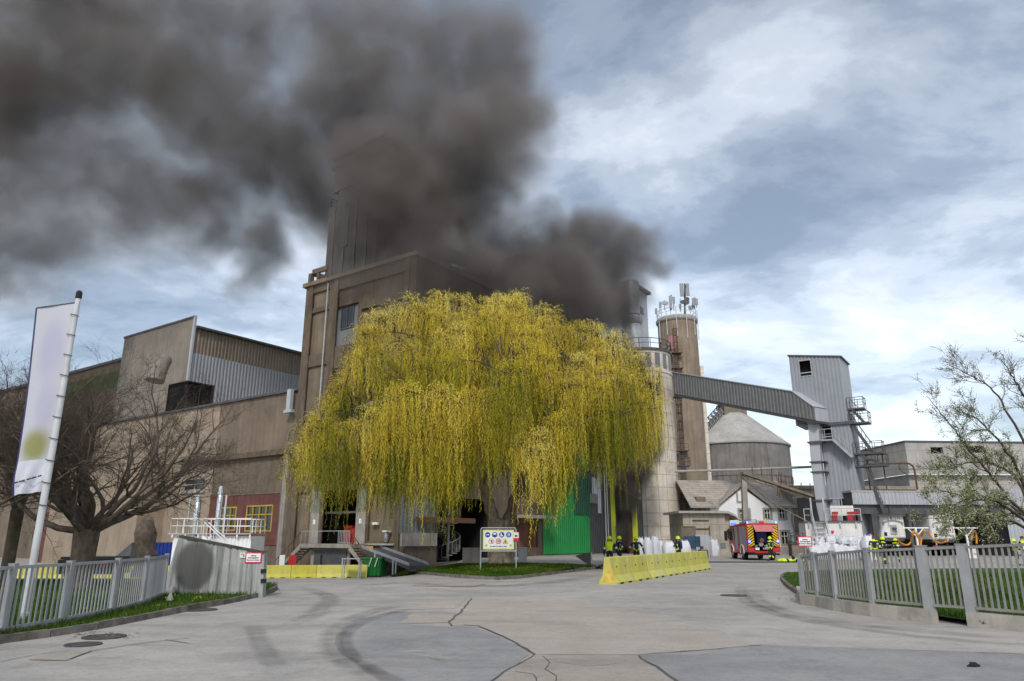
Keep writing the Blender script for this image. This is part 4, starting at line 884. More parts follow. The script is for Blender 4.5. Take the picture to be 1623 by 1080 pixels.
# landing, diagonal stair over the front, stairs behind
mb = MB(); zl_ = wq2[2]-.1; xa, xb = wq2[0]-.4, wq2[1]+.3; mb.box(xa, xb, -1.1, -.07, zl_-.15, zl_); xe, ze = GT.fy(1372, 722, -1.0)
railing(mb, [(xa,-1.08,zl_),(xb,-1.08,zl_)], 1.05, .8, .05); a, b = Vector((xb,-1.08,zl_)), Vector((xe-1.2,-1.08,ze))
for yy in (-1.1, -.3): mb.bar((xb,yy,zl_-.1),(xe-1.2,yy,ze-.1),.08,.28)
for k in range(14): p = a.lerp(b, k/13); mb.box(p.x-.12,p.x+.12,-1.1,-.3,p.z-.06,p.z)
railing(mb, [a, b], 1.05, .9, .05)
mb.build('front_stair', M['steel'], gt)
mb = MB(); sx = lx1 + .25
zs = [GT.fy(1350, y, 1.0)[1] for y in (658, 632+22, 683, 706, 730, 765)]
def plat(z, x0, x1, y0=0, y1=1.6): mb.box(x0, x1, y0, y1, z-.15, z); railing(mb, [(x0,y0,z),(x1,y0,z),(x1,y1,z),(x0,y1,z)], 1.1, .9, .05)
zp = [GT.fy(1356, y, .2)[1] for y in (647, 670, 722, 737)]
wx_ = GT.fy(1371, 660, .2)[0]
plat(zp[0], gx1+.12, wx_); plat(zp[1], gx1+.12, wx_+.3); plat(zp[2]+.2, lx1+.1, wx_+1.2); plat(zp[3]-.1, lx1+.1, wx_+1.4)
def flight(x0, z0, x1, z1, y0, y1, n=14):
    for yy in (y0, y1): mb.bar((x0,yy,z0),(x1,yy,z1),.06,.25); mb.bar((x0,yy,z0+1),(x1,yy,z1+1),.05)
    for k in range(n + 1): t = k / n; x, z = x0+(x1-x0)*t, z0+(z1-z0)*t; mb.box(x-.12, x+.12, y0, y1, z-.03, z+.03)
    for k in range(0, n + 1, 3): t = k / n; x, z = x0+(x1-x0)*t, z0+(z1-z0)*t; mb.bar((x,y0,z),(x,y0,z+1),.04)
flight(gx1+.4, zp[0], wx_-.2, zp[1], .1, .7, 8); flight(wx_-1.4, zp[1], wx_+.2, zp[2]+.2, .2, 1.0, 16); flight(wx_-.6, zp[3], wx_+.6, 4.0, .2, 1.0, 16); flight(lx1+.5, zp[2], wx_+.9, zp[3], .1, .7, 5)
for x in (wx_+.9, wx_-.6): mb.bar((x,1.5,3.5),(x,1.5,zp[2]),.12)
mb.build('side_stair', M['steel_dark'], gt)
# steel chute at the left front
pts = [(1290, 668), (1295, 735), (1303, 800), (1308, 826)]
cp = [GT.L(P(*q, 74)) for q in pts]
MB().tube(cp, [.72,.68,.66,.6], 4).build('chute', M['clad_light'], gt)
mb = MB()
for k, f in enumerate((.22, .42, .52, .8)): p = cp[0].lerp(cp[-1], f); mb.box(p.x-.75, p.x+.75, p.y-.75, p.y+.75, p.z-.06, p.z+.06); mb.build('chute_flange', M['steel_dark'], gt); mb = MB()
p = GT.L(P(1283, 702, 73.8)); mb.bar(p, p + Vector((1.2, 0, 0)), .25); mb.build('chute_bracket', M['steel_dark'], gt)
# conveyor bridge from the near silo
BF = Frame((*(P(1070, 600, 88).xy), 0), 0); e = P(1291, 650, 72.6); BF = Frame((BF.o.x, BF.o.y, 0), math.atan2(e.y - BF.o.y, e.x - BF.o.x))
br = thing('conveyor_bridge', 'sloping grey corrugated conveyor bridge linking round silo and grey tower', 'conveyor bridge', BF.o, BF.rz)
pt_ = [BF.fy(*q) for q in ((1066, 591), (1255.6, 621.5), (1291, 646.7), (1290, 666), (1070, 624.5))]
tp = lambda u: pt_[0][1] + (pt_[1][1]-pt_[0][1]) * (u-pt_[0][0]) / (pt_[1][0]-pt_[0][0]) if u < pt_[1][0] else pt_[1][1] + (pt_[2][1]-pt_[1][1]) * (u-pt_[1][0]) / (pt_[2][0]-pt_[1][0])
bt = lambda u: pt_[4][1] + (pt_[3][1]-pt_[4][1]) * (u-pt_[4][0]) / (pt_[3][0]-pt_[4][0])
u0, u1 = pt_[0][0], pt_[2][0]
MB().ribs(lambda u, w, d: (u, -d, w), u0, u1, bt, tp, .42, .07).build('side_cladding', M['midgrey'], br)
W_ = 2.4; mb = MB()
us = [u0, pt_[1][0], u1]; mb.add([(u, y, tp(u)+.02) for u in us for y in (-.12, W_)], [(0,2,3,1),(2,4,5,3)]).add([(u, y, tp(u)+.14) for u in us for y in (-.12, W_)], [(0,2,3,1),(2,4,5,3)]).add([(u,-.12,tp(u)+z_) for u in us for z_ in (.02,.14)], [(0,2,3,1),(2,4,5,3)])
mb.add([(u0,0,bt(u0)),(u0,W_,bt(u0)),(u0,W_,tp(u0)),(u0,0,tp(u0))],[(0,3,2,1)]).add([(u1,0,bt(u1)),(u1,W_,bt(u1)),(u1,W_,tp(u1)),(u1,0,tp(u1))],[(0,1,2,3)]).add([(u0,W_,bt(u0)),(u1,W_,bt(u1)),(u1,W_,tp(u1)),(us[1],W_,tp(us[1])),(u0,W_,tp(u0))],[(4,3,2,1,0)])
mb.build('roof', M['clad_light'], br)
mb = MB(); 
for y in (.1, W_-.1): mb.bar((u0,y,bt(u0)-.18),(u1,y,bt(u1)-.18),.2,.34)
for k in range(22): u = u0+(u1-u0)*k/21; mb.bar((u,.1,bt(u)-.15),(u,W_-.1,bt(u)-.15),.14,.2)
mb.add([(u0,.05,bt(u0)-.02),(u1,.05,bt(u1)-.02),(u1,W_,bt(u1)-.02),(u0,W_,bt(u0)-.02)],[(0,3,2,1)])
mb.build('under_frame', M['steel_dark'], br)
# white base block of the tower with stairs, rail and two red flanges
BB = Frame((*(P(1278, 878, 68).xy), 0), R(-14))
b0, b1 = BB.fy(1278, 850)[0], BB.fy(1368, 850)[0]; bz = BB.fy(1320, 828)[1]
bb = thing('loading_podium', 'white rendered podium with steel stair and railings below the grey tower', 'podium', BB.o, BB.rz)
MB().box(b0, b1, 0, 4.5, 0, bz).build('wall', M['offwhite'], bb); MB().box(b0-.15, b1+.1, -.15, 4.4, bz+.002, bz+.12).build('deck', M['steel_dark'], bb)
mb = MB(); railing(mb, [(b0, -.1, bz+.1), (b0+(b1-b0)*.12, -.1, bz+.1)], 1.1, .5, .06); railing(mb, [(b0+(b1-b0)*.34, -.1, bz+.1), (b1, -.1, bz+.1)], 1.1, 1.3, .06)
for k in range(4): x = b0 + (b1-b0)*(.06+.28*k); mb.box(x-.06, x+.06, -.16, -.003, bz-.45, bz-.0)
mb.build('railing', M['steel'], bb)
xa, xb = BB.fy(1289, 840)[0], BB.fy(1309, 840)[0]; mb = MB(); n = 13
for k in range(n): z = bz * (1 - k / n); y = -.16 - k * .2; mb.box(xa, xb, y - .24, y, z - .04, z)
for x in (xa, xb): mb.bar((x,-.16,bz),(x,-.16-n*.2,0),.06,.3); mb.bar((x,-.16,bz+1.1),(x,-.16-n*.2,1.1),.06); mb.bar((x,-.16,bz),(x,-.16,bz+2.2),.14)
mb.build('stair', M['steel'], bb)
for px in (1322.5, 1347):
    x, z = BB.fy(px, 822, 1); MB().box(x-.2, x+.2, .5, 1.2, bz+.12, z+.55).box(x-.2, x+(.7 if px > 1340 else .3), .55, 1.1, z+.4, z+.6).build('red_post', M['red'], bb)
x, z = BB.fy(1335, 820, 1); MB().box(x-1.0, x+1.0, .8, 1.0, bz+.6, bz+1.5).build('white_panel', M['offwhite'], bb)
x, z = BB.fy(1319.5, 844); MB().box(x-.12, x+.12, -.03, -.003, z-.15, z+.15).build('small_red_sign', M['sign_red'], bb)
x, z = BB.fy(1311.5, 852); MB().box(x-.3, x+.3, -.05, -.003, 0, z+.8).build('small_door', M['white_paint'], bb)
# ---- white house
HF = Frame((*(P(1206, 880, 86).xy), 0), R(4))
hx0, hx1 = HF.fy(1128, 840)[0], HF.fy(1262, 840)[0]; ez = HF.fy(1247, 801)[1]; gz = HF.fy(1178, 768)[1]; gxm = HF.fy(1177, 780)[0]
hs = thing('white_house', 'white gabled house with grey tiled roof and stone window surrounds', 'house', HF.o, HF.rz)
gl, gr = HF.fy(1141, 803)[0], HF.fy(1215, 800)[0]
wins = [rp(HF, *q) for q in ((1172, 808.5, 1187, 822), (1212, 808, 1221, 822), (1235.5, 808, 1244.5, 821.5), (1239, 843, 1249.5, 862))]
fh = lambda u, w, d: (u, -d, w)
mb = MB().wall(fh, hx0, hx1, 0, ez, wins, .25); mb.add([(gl,0,ez),(gr,0,ez),(gxm,0,gz-.4)], [(0,1,2)]); mb.add([(hx1,0,0),(hx1,9,0),(hx1,9,ez),(hx1,0,ez)],[(0,1,2,3)]).add([(hx0,0,0),(hx0,9,0),(hx0,9,ez),(hx0,0,ez)],[(3,2,1,0)])
rz_ = HF.fy(1120, 764, 4.5)[1]
mb.add([(hx1,0,ez),(hx1,9,ez),(hx1,4.5,rz_-.2)],[(0,1,2)]).build('wall', M['white_wall'], hs)
MB().box(gxm+.0, hx1-.02, -.08, -.003, 0, .75).build('plinth', M['stone'], hs)
mb = MB(); lx_ = HF.fy(1092, 800, 0)[0]
def slope(x0, x1, y0, z0, y1, z1, t=.18): mb.add([(x0,y0,z0),(x1,y0,z0),(x1,y1,z1),(x0,y1,z1),(x0,y0,z0+t),(x1,y0,z0+t),(x1,y1,z1+t),(x0,y1,z1+t)],[(0,3,2,1),(4,5,6,7),(0,1,5,4),(1,2,6,5),(2,3,7,6),(3,0,4,7)])
slope(lx_, gl-.3, -.5, ez-.35, 4.5, rz_); slope(gr+.3, hx1+.4, -.5, ez-.35, 4.5, rz_); _k = (rz_-ez+.35)/5; _y = (gz-ez+.35)/_k-.5; slope(gl-.298, gr+.298, _y, ez-.35+_k*(_y+.5), 4.5, rz_)
for _x in (gl-.3, gr+.3): mb.add([(_x,-.5,ez-.2),(gxm,_y,gz+.14),(_x,_y,gz+.14)],[(0,1,2)])
slope(lx_, hx1+.4, 9.5, ez-.35, 4.5, rz_+.002)
# cross gable towards the yard
def gab(xa, za, xb, zb, y0, y1, t=.2): mb.add([(xa,y0,za),(xb,y0,zb),(xb,y1,zb),(xa,y1,za),(xa,y0,za+t),(xb,y0,zb+t),(xb,y1,zb+t),(xa,y1,za+t)],[(0,1,2,3),(7,6,5,4),(0,4,5,1),(1,5,6,2),(2,6,7,3),(3,7,4,0)])
gab(gl-.5, ez-.25, gxm, gz-.05, -.35, 4.4); gab(gr+.5, ez-.25, gxm+.002, gz-.05, -.35, 4.4)
rf = mb.build('roof', M['tile'], hs)
x, z = HF.fy(1110.5, 800, .6); MB().box(x-.55, x+.55, .3, 1.3, ez-1, z+.9).build('chimney', M['wood'], rf)
x, z = HF.fy(1174, 786); wins.append((x-.35, x+.35, z-.6, z+.6))
for k, q in enumerate(wins):
    w_ = .22; f = MB(); f.box(q[0]-w_,q[0],-.07,.1,q[2]-w_,q[3]+w_).box(q[1],q[1]+w_,-.07,.1,q[2]-w_,q[3]+w_).box(q[0],q[1],-.07,.1,q[3],q[3]+w_).box(q[0],q[1],-.09,.1,q[2]-w_,q[2])
    f = f.build('window', M['stone'], hs); y = .1 if k < 4 else -.02
    g = MB(); mx = (q[0]+q[1])/2; g.box(mx-.04,mx+.04,y-.02,y+.04,q[2],q[3]); mz = q[2]+(q[3]-q[2])*.62; g.box(q[0],q[1],y-.016,y+.036,mz-.04,mz+.04)
    g.box(q[0],q[0]+.07,y-.02,y+.04,q[2],q[3]).box(q[1]-.07,q[1],y-.02,y+.04,q[2],q[3]); g.build('sash', M['white_paint'], f)
    MB().add([(q[0],y+.05,q[2]),(q[1],y+.05,q[2]),(q[1],y+.05,q[3]),(q[0],y+.05,q[3])],[(0,1,2,3)]).build('pane', M['glass'] if k else M['wood'], f)
mb = MB().tube([(hx1-.3,-.12,ez-.3),(hx1-.5,-.12,ez-1.5),(hx1-.3,-.12,ez-3),(hx1-.3,-.12,.2)], .08, 6).build('downpipe', M['steel'], hs)
# lean-to beside it with brown tiles and a dark shed front
ln = thing('lean_to', 'brown tiled lean-to roof over a dark shed bay right of the white house', 'shed', HF.o, HF.rz)
x0, x1 = hx1 + .42, HF.fy(1312, 800, 1)[0]; ze = HF.fy(1270, 808, -.3)[1]; zt_ = HF.fy(1275, 772, 5)[1]
mb = MB(); slope(x0, x1, -.3, ze, 5, zt_); mb.build('roof', M['tile_brown'], ln)
mb = MB().box(x0, x1, 1.5, 5, 0, ze).build('wall', M['steel_dark'], ln); mb = MB()
for x in (x0+.3, x0+2.2, x1-.2): mb.box(x-.1, x+.1, .0, .2, 0, ze-.0)
mb.build('post', M['wood'], ln)
# ---- concrete shed, ramp wall and fence beside the near silo
SF = Frame((*(P(1120, 885, 72).xy), 0), R(3))
sx0, sx1, sx2 = SF.fy(1084, 850)[0], SF.fy(1151, 850)[0], SF.fy(1160, 850)[0]; sz0, sz1 = SF.fy(1085, 815)[1], SF.fy(1151, 814)[1]
sh = thing('concrete_shed', 'low concrete shed with panel joints and flat overhanging roof beside the silo', 'shed', SF.o, SF.rz)
M['shed'] = mat('shed_concrete', (.36,.32,.265), streak=.3, joints=(1.45,1.5,(.2,.17,.14),.03))
mb = MB().box(sx0, sx1, 0, 5, 0, sz1-.02).box(sx1+.002, sx2, .3, 5, 0, sz1-.03).build('wall', M['shed'], sh)
MB().prism([(sx0-.5,-.5,sz1),(sx1+.2,-.5,sz1),(sx1+.9,-.5,sz1-.3),(sx1+1.2,-.5,sz1-.62),(sx1+1.2,-.5,sz1-.45),(sx1+.9,-.5,sz1-.1),(sx1+.2,-.5,sz1+.22),(sx0-.5,-.5,sz1+.22)], (0,6,0)).build('roof', M['dome_roof'], sh)
q = rp(SF, 1142, 861, 1150, 869); MB().box(*q[:2], -.06, -.003, q[2], q[3]).build('window', M['midgrey'], sh)
x, z = SF.fy(1156.5, 847, .3); MB().lathe([(0,z-.5),(.22,z-.35),(.25,z+.4),(.0,z+.6)], 10, c=(x,.25)).build('wall_lamp', M['black'], sh)
mb = MB(); 
for px in (1098, 1124): x = SF.fy(px, 840)[0]; mb.bar((x,-.1,2),(x,-.1,sz1-1.2),.08)
xa, xb = SF.fy(1098,840)[0], SF.fy(1124,840)[0]
for z in (2.6, 3.4, 4.2): mb.bar((xa,-.1,z),(xb,-.1,z),.07)
mb.build('rack', M['rust'], sh)
rw = Frame((*(P(1108, 883, 68).xy), 0), 0); xa, xb, xc = rw.fy(1081,860)[0], rw.fy(1124,860)[0], rw.fy(1103,860)[0]
rm = thing('ramp_wall', 'grey concrete ramp wall with dark blue sheet and fence, in front of the silo foot', 'wall', rw.o)
z1 = rw.fy(1110, 848)[1]; MB().prism([(xc,0,0),(xb,0,0),(xb,0,z1),(xc,0,z1-.0)], (0,1.2,0)).box(xa, xc-.003, .3, 1.2, 0, z1-.6).build('wall', M['clad_light'], rm)
z2 = rw.fy(1092, 852, .25)[1]; MB().box(xa+.2, xc+.4, -.06, -.003, z2-.8, z2+.1).build('blue_sheet', mat('slate_blue', (.035,.07,.115), var=.4, scale=1), rm)
mb = MB(); q0_, q1_ = rw.fy(1081, 853, .6)[0], rw.fy(1103, 853, .6)[0]; zf = rw.fy(1090, 834, .6)[1]; n = 16
for k in range(n+1): x = q0_+(q1_-q0_)*k/n; mb.bar((x,.6,z1-.5),(x,.6,zf),.06)
mb.bar((q0_,.6,z1-.3),(q1_,.6,z1-.3),.06); mb.bar((q0_,.6,zf-.1),(q1_,.6,zf-.1),.06); mb.build('picket_fence', M['wood'], rm)
MB().box(xc+.1, xb-.4, -1.0, -.2, 0, .7).box(xc+.3, xb-.8, -1.0, -.2, .75, 1.0).build('scrap_beam', M['steel_dark'], rm)
# ---- old concrete pole with sloping belt conveyor
po = P(1181, 842, 74); pl = thing('concrete_pole', 'weathered concrete pole rising behind the fire engine to a sloping conveyor', 'pole', (po.x, 74, 0))
h = P(1178, 748, 74).z; dx = P(1178, 748, 74).x - po.x; MB().tube([(0,0,0),(dx,0,h)], [.42,.32], 4).build('shaft', M['concrete'], pl)
a, b = P(1176, 750, 73.7), P(1298, 790, 74.5); cv = thing('belt_conveyor', 'rusty inclined belt conveyor with walkway rails running to the grey tower', 'conveyor', a)
mb = MB(); d = b - a; mb.bar((0,0,0), d, .7, .25); mb.bar((0,0,-.45), d + Vector((0,0,-.3)), .14); 
for k in range(14): p = d * k / 13; mb.bar(p, p + Vector((0,0,-.45)), .08)
f = d * .42 + Vector((0,0,-2.2)); mb.bar((.1,0,-.5), f, .12); mb.bar(f, d + Vector((0,0,-3.0)), .1); mb.build('belt_frame', M['wood'], cv)
mb = MB()
for k, t in enumerate((.14, .26, .4, .52, .58, .66, .78, .9)): p = d * t; mb.bar(p, p + Vector((0,0,1.0 + (k % 3) * .25)), .07)
for t0, t1 in ((.5, .68),): mb.bar(d*t0+Vector((0,0,1.1)), d*t1+Vector((0,0,1.1)), .06); mb.bar(d*t0+Vector((0,0,.6)), d*t1+Vector((0,0,.6)), .05)
mb.bar(d*.44+Vector((0,0,-1.2)), d*.5+Vector((0,0,1.4)), .08); mb.bar(d*.47+Vector((0,0,-1.2)), d*.53+Vector((0,0,1.4)), .08); mb.build('walkway_rail', M['rust'], cv)
mb = MB(); a, b = P(1070, 747.5, 79), P(1292, 740, 79); mid = (a + b) / 2; mb.tube([a - a, (b - a) * .5 + Vector((0,0,-.05)), b - a], .13, 8)
o = mb.build('overhead_pipe', M['stone']); o.location = a; tag(o, 'thin overhead pipe crossing in front of the domed store', 'pipe')
a = P(1373, 736, 78); pts = [P(*q) for q in ((1373,736,78),(1430,734.5,78),(1441,735,78),(1447,739,78),(1450,748,78),(1454,776,78))]
pp_ = thing('bent_pipe', 'thin red-brown pipe on bracket bending down beside the grey concrete hall', 'pipe', a)
MB().tube([p - a for p in pts], .10, 8).build('pipe', M['rust'], pp_); mb = MB(); q = [P(*k) - a for k in ((1425,736,78),(1426,745,78),(1450,760,78),(1454,758,78),(1426,744,78),(1455,744,78))]
mb.bar(q[0],q[1],.1).bar(q[1],q[2],.1).bar(q[4],q[5],.1).build('bracket', M['steel_dark'], pp_)
# ---- grey concrete hall at right and its loading bays
RF = Frame((*(P(1457, 860, 92).xy), 0), R(4))
x0 = 0; rh = thing('concrete_hall', 'grey concrete hall with small dark openings behind the blossoming tree', 'hall', RF.o, RF.rz)
zt_ = RF.fy(1540, 702)[1]; zc = RF.fy(1540, 752)[1]
hs_ = [rp(RF, 1475, 709, 1495, 719), rp(RF, 1534, 707, 1560, 718)]
fr_ = lambda u, w, d: (u, -d, w)
M['rhall'] = mat('grey_hall_concrete', (.385,.37,.35), streak=.35, scale=.3, joints=(5.2,2.1,(.25,.235,.22),.035))
mb = MB().wall(fr_, 0, 34, zc, zt_, hs_, .5).add([(0,0,zc),(0,14,zc),(0,14,zt_),(0,0,zt_)],[(3,2,1,0)]).add([(0,0,zt_),(34,0,zt_),(34,14,zt_),(0,14,zt_)],[(0,1,2,3)]).box(.4,34,.8,14,0,zc-.003).build('wall', M['rhall'], rh)
mb = MB()
for q in hs_: mb.box(q[0], q[1], .5, .6, q[2], q[3])
mb.build('dark_opening', M['dark'], rh)
MB().box(-.1, 34, -.12, 14, zt_+.003, zt_+.2).build('roof_edge', M['steel_dark'], rh)
RB_ = Frame((*(P(1361, 870, 72).xy), 0), R(6)); bx1 = RB_.fy(1640, 800)[0]; cz0, cz1 = RB_.fy(1420, 800)[1], RB_.fy(1420, 781)[1]
bay = thing('loading_bay', 'open dark loading bay under a pale corrugated canopy with parked trailers', 'loading bay', RB_.o, RB_.rz)
bxm = RB_.fy(1590, 800)[0]
MB().ribs(lambda u, w, d: (u, -d, w), 0, bxm, cz0, cz1, .4, .07).build('fascia', M['clad_light'], bay)
MB().ribs(lambda u, w, d: (u, -d - .1, w), bxm, bxm + 5, 1.2, cz1 + .4, .4, .07).build('side_cladding', M['clad_light'], bay)
MB().box(-.1, bxm + 5, -.05, 12, cz1+.003, cz1+.2).build('roof', M['dome_roof'], bay)
MB().box(0, bxm, 11, 11.2, 0, cz1).box(0, .15, .1, 11, 0, cz1).box(bxm+.2, bxm+.4, .1, 11, 0, cz1).build('back_wall', M['anthracite'], bay)
mb = MB()
for px in (1362, 1384, 1388, 1442, 1448, 1533): x = RB_.fy(px, 830, .4)[0]; mb.box(x-.12, x+.12, .3, .55, 0, cz0-.003)
mb.box(.2, bxm, .31, .5, cz0-.9, cz0-.01).build('post', M['steel_dark'], bay)
x = RB_.fy(1385, 806)[0]; MB().box(x, RB_.fy(1442,806)[0], .6, .75, cz0-1.1, cz0-.05).build('roller_box', M['stone'], bay)
bk = thing('low_roof_building', 'low building with brown-grey flat roof behind the loading bay', 'building', RB_.o, RB_.rz); zz = RB_.fy(1405, 771, 14)[1]
MB().box(1.0, RB_.fy(1452,775,14)[0], 14, 30, 0, zz-.4).build('wall', M['concrete'], bk); MB().box(.8, RB_.fy(1452,775,14)[0]+.1, 13.7, 30, zz-.39, zz).build('roof', M['tile_brown'], bk)
# trailers seen from behind
def trailer(px, py0, py1, lab, tilt=0):
    p = G(px, 878); p = Vector((P(px, 856, 73.5).x, 73.5, 0)); w = 2.5; z0 = P(px, py1, 73.5).z; z1 = P(px, py0, 73.5).z
    t = thing('tank_trailer', lab, 'trailer', p, R(4), 'white trailers parked in the loading bay')
    MB().box(-w/2, w/2, 0, 8, z0, z1).build('body', M['white_paint'], t)
    mb = MB().box(-w/2+.05, w/2-.05, -.1, -.003, z0+.1, z1-.1); mb.build('rear_panel', M['offwhite'], t)
    arc = [(-.95 + 1.9*k/8, -.2, z1 - .95 + .18*math.sin(math.pi*k/8)) for k in range(9)]
    MB().tube(arc, .045, 6).tube([(-.95,-.2,z1-.95),(-1.0,-.2,z1-1.15)], .08, 6).tube([(.95,-.2,z1-.95),(1.0,-.2,z1-1.15)], .08, 6).build('arched_rail', M['steel'], t)
    mb = MB()
    for k in range(5): x = -.8+.4*k; mb.box(x-.02,x+.02,-.14,-.101,z1-.7,z1-.2)
    mb.box(-.8,.8,-.15,-.102,z1-.55,z1-.5).box(-.3,.35,-.18,-.102,z0+.35,z1-1.2); mb.build('ladder_bars', M['steel'], t)
    MB().lathe([(0,-.1),(.2,-.08),(.22,.1),(0,.12)], 12).tube([(0,0,0),(.05,-.2,-.35)], .06, 6).build('valve', M['steel_dark'], t).location = (.05, -.28, z0+.9)
    MB().box(-w/2+.25,-w/2+.55,-.13,-.102,z0+.2,z0+.55).build('control_box', M['black'], t)
    MB().box(-w/2+.1, w/2-.1, .1, 7.5, z0-.3, z0-.003).box(-w/2, w/2, -.05, .05, z0-.75, z0-.6).build('chassis', M['steel_dark'], t)
    for x in (-.95, .95):
        for y in (1.6, 2.9): MB().tube([(x-.28, 0, 0), (x+.28, 0, 0)], .5, 20).build('wheel', M['black'], t).location = (0, y, .5)
    for x in (-1.05, .8): MB().box(x, x+.25, -.08, -.051, z0-.74, z0-.61).build('tail_light', M['sign_red'], t)
trailer(1417, 812.5, 853, 'white trailer rear with arched rail, in the bay next to the grey tower')
trailer(1496, 814, 855, 'white trailer rear partly veiled by blossom branches')
trailer(1590, 818, 857, 'white trailer rear deepest behind the blossom branches') if False else None
# hose stands with looping orange hoses
def stand(px, lab):
    p = Vector((P(px, 880, 66).x, 66, 0)); t = thing('hose_stand', lab, 'hose stand', p, 0, 'white hose stands at the loading bay'); h = P(px, 836, 66).z
    mb = MB(); mb.box(-.07,.07,-.07,.07,0,h-.02).box(-1.15,1.15,-.05,.05,h-.1,h); mb.bar((-.0,0,h-.8),(-.7,0,h-.1),.07); mb.bar((0,0,h-.8),(.7,0,h-.1),.07); mb.build('stand', M['white_paint'], t)
    MB().box(-.35,.5,-.3,.3,0,.8).tube([(.3,-.35,.4),(.5,-.35,.9)], .12, 8).build('pump_unit', M['offwhite'], t)
stand(1457, 'white T-shaped hose stand carrying two orange hose loops between the trailers'); stand(1537, 'white hose stand with a single orange hose right of the second trailer')
def hose(lab, pts, Y=65.8):
    q = [P(x, y, Y + (.7 if k % 2 else 0)) for k, (x, y) in enumerate(pts)]; s = []
    for i in range(len(q) - 1):
        a, b, c, d = q[max(i-1,0)], q[i], q[i+1], q[min(i+2,len(q)-1)]
        for k in range(6): t = k/6; s.append(.5*((2*b)+(c-a)*t+(2*a-5*b+4*c-d)*t*t+(3*b-a-3*c+d)*t**3))
    s.append(q[-1]); o = MB().tube([p - q[0] for p in s], .075, 8).build('orange_hose', M['hose'], smooth=True); o.location = q[0]; tag(o, lab, 'hose', 'orange transfer hoses')
hose('orange hose looping from the first trailer up over the stand', [(1422,855),(1428,861),(1437,864),(1443,860),(1447,845),(1449,842),(1454,847),(1458,868)])
hose('orange hose looping from the stand down to the blossom-veiled trailer', [(1459,868),(1461,850),(1465,842),(1472,845),(1480,856),(1490,861),(1498,859),(1503,856)])
hose('short orange hose hanging from the right-hand stand', [(1540,856),(1541,846),(1544,842),(1547,847),(1548,862)])
# ------------------------------------------------------------------ trees
def tubes_np(paths, n=4):
    """many thin tapering tubes at once: paths = [(points, radii)]"""
    V, F, k0 = [], [], 0
    ang = np.arange(n) * 2 * np.pi / n; ca, sa = np.cos(ang), np.sin(ang)
    for pts, rad in paths:
        p = np.asarray(pts, float); r = np.asarray(rad, float); m = len(p)
        d = np.empty_like(p); d[1:-1] = p[2:] - p[:-2]; d[0] = p[1] - p[0]; d[-1] = p[-1] - p[-2]
        d /= np.linalg.norm(d, axis=1)[:, None] + 1e-9
        md = np.abs(d).mean(0); ref = np.eye(3)[int(np.argmin(md))][None]
        x = np.cross(d, ref); x /= np.linalg.norm(x, axis=1)[:, None] + 1e-9; y = np.cross(d, x)
        ring = p[:, None] + r[:, None, None] * (x[:, None] * ca[None, :, None] + y[:, None] * sa[None, :, None])
        V.append(ring.reshape(-1, 3)); i = np.arange(m - 1)[:, None] * n; k = np.arange(n)[None]
        a = i + k; b = i + (k + 1) % n
        F.append(np.stack([a, b, b + n, a + n], -1).reshape(-1, 4) + k0); k0 += m * n
    return np.concatenate(V), np.concatenate(F)
def grow(rg, p, d, L, r, seg, wob, trop, r1=None):
    """one wandering branch; returns its points and radii"""
    pts = [np.array(p, float)]; rad = [r]; d = np.array(d, float); d /= np.linalg.norm(d); h = L / seg
    for k in range(seg):
        d = d + rg.normal(0, wob, 3) + np.array(trop) * h; d /= np.linalg.norm(d)
        pts.append(pts[-1] + d * h); rad.append(r + ((r1 if r1 is not None else r * .35) - r) * (k + 1) / seg)
    return pts, rad
def spread(rg, d, ang, az=None):
    d = np.array(d) / np.linalg.norm(d); a = np.cross(d, [0, 0, 1.]) if abs(d[2]) < .95 else np.cross(d, [1., 0, 0]); a /= np.linalg.norm(a); b = np.cross(d, a)
    az = rg.uniform(0, 6.283) if az is None else az
    return d * math.cos(ang) + (a * math.cos(az) + b * math.sin(az)) * math.sin(ang)

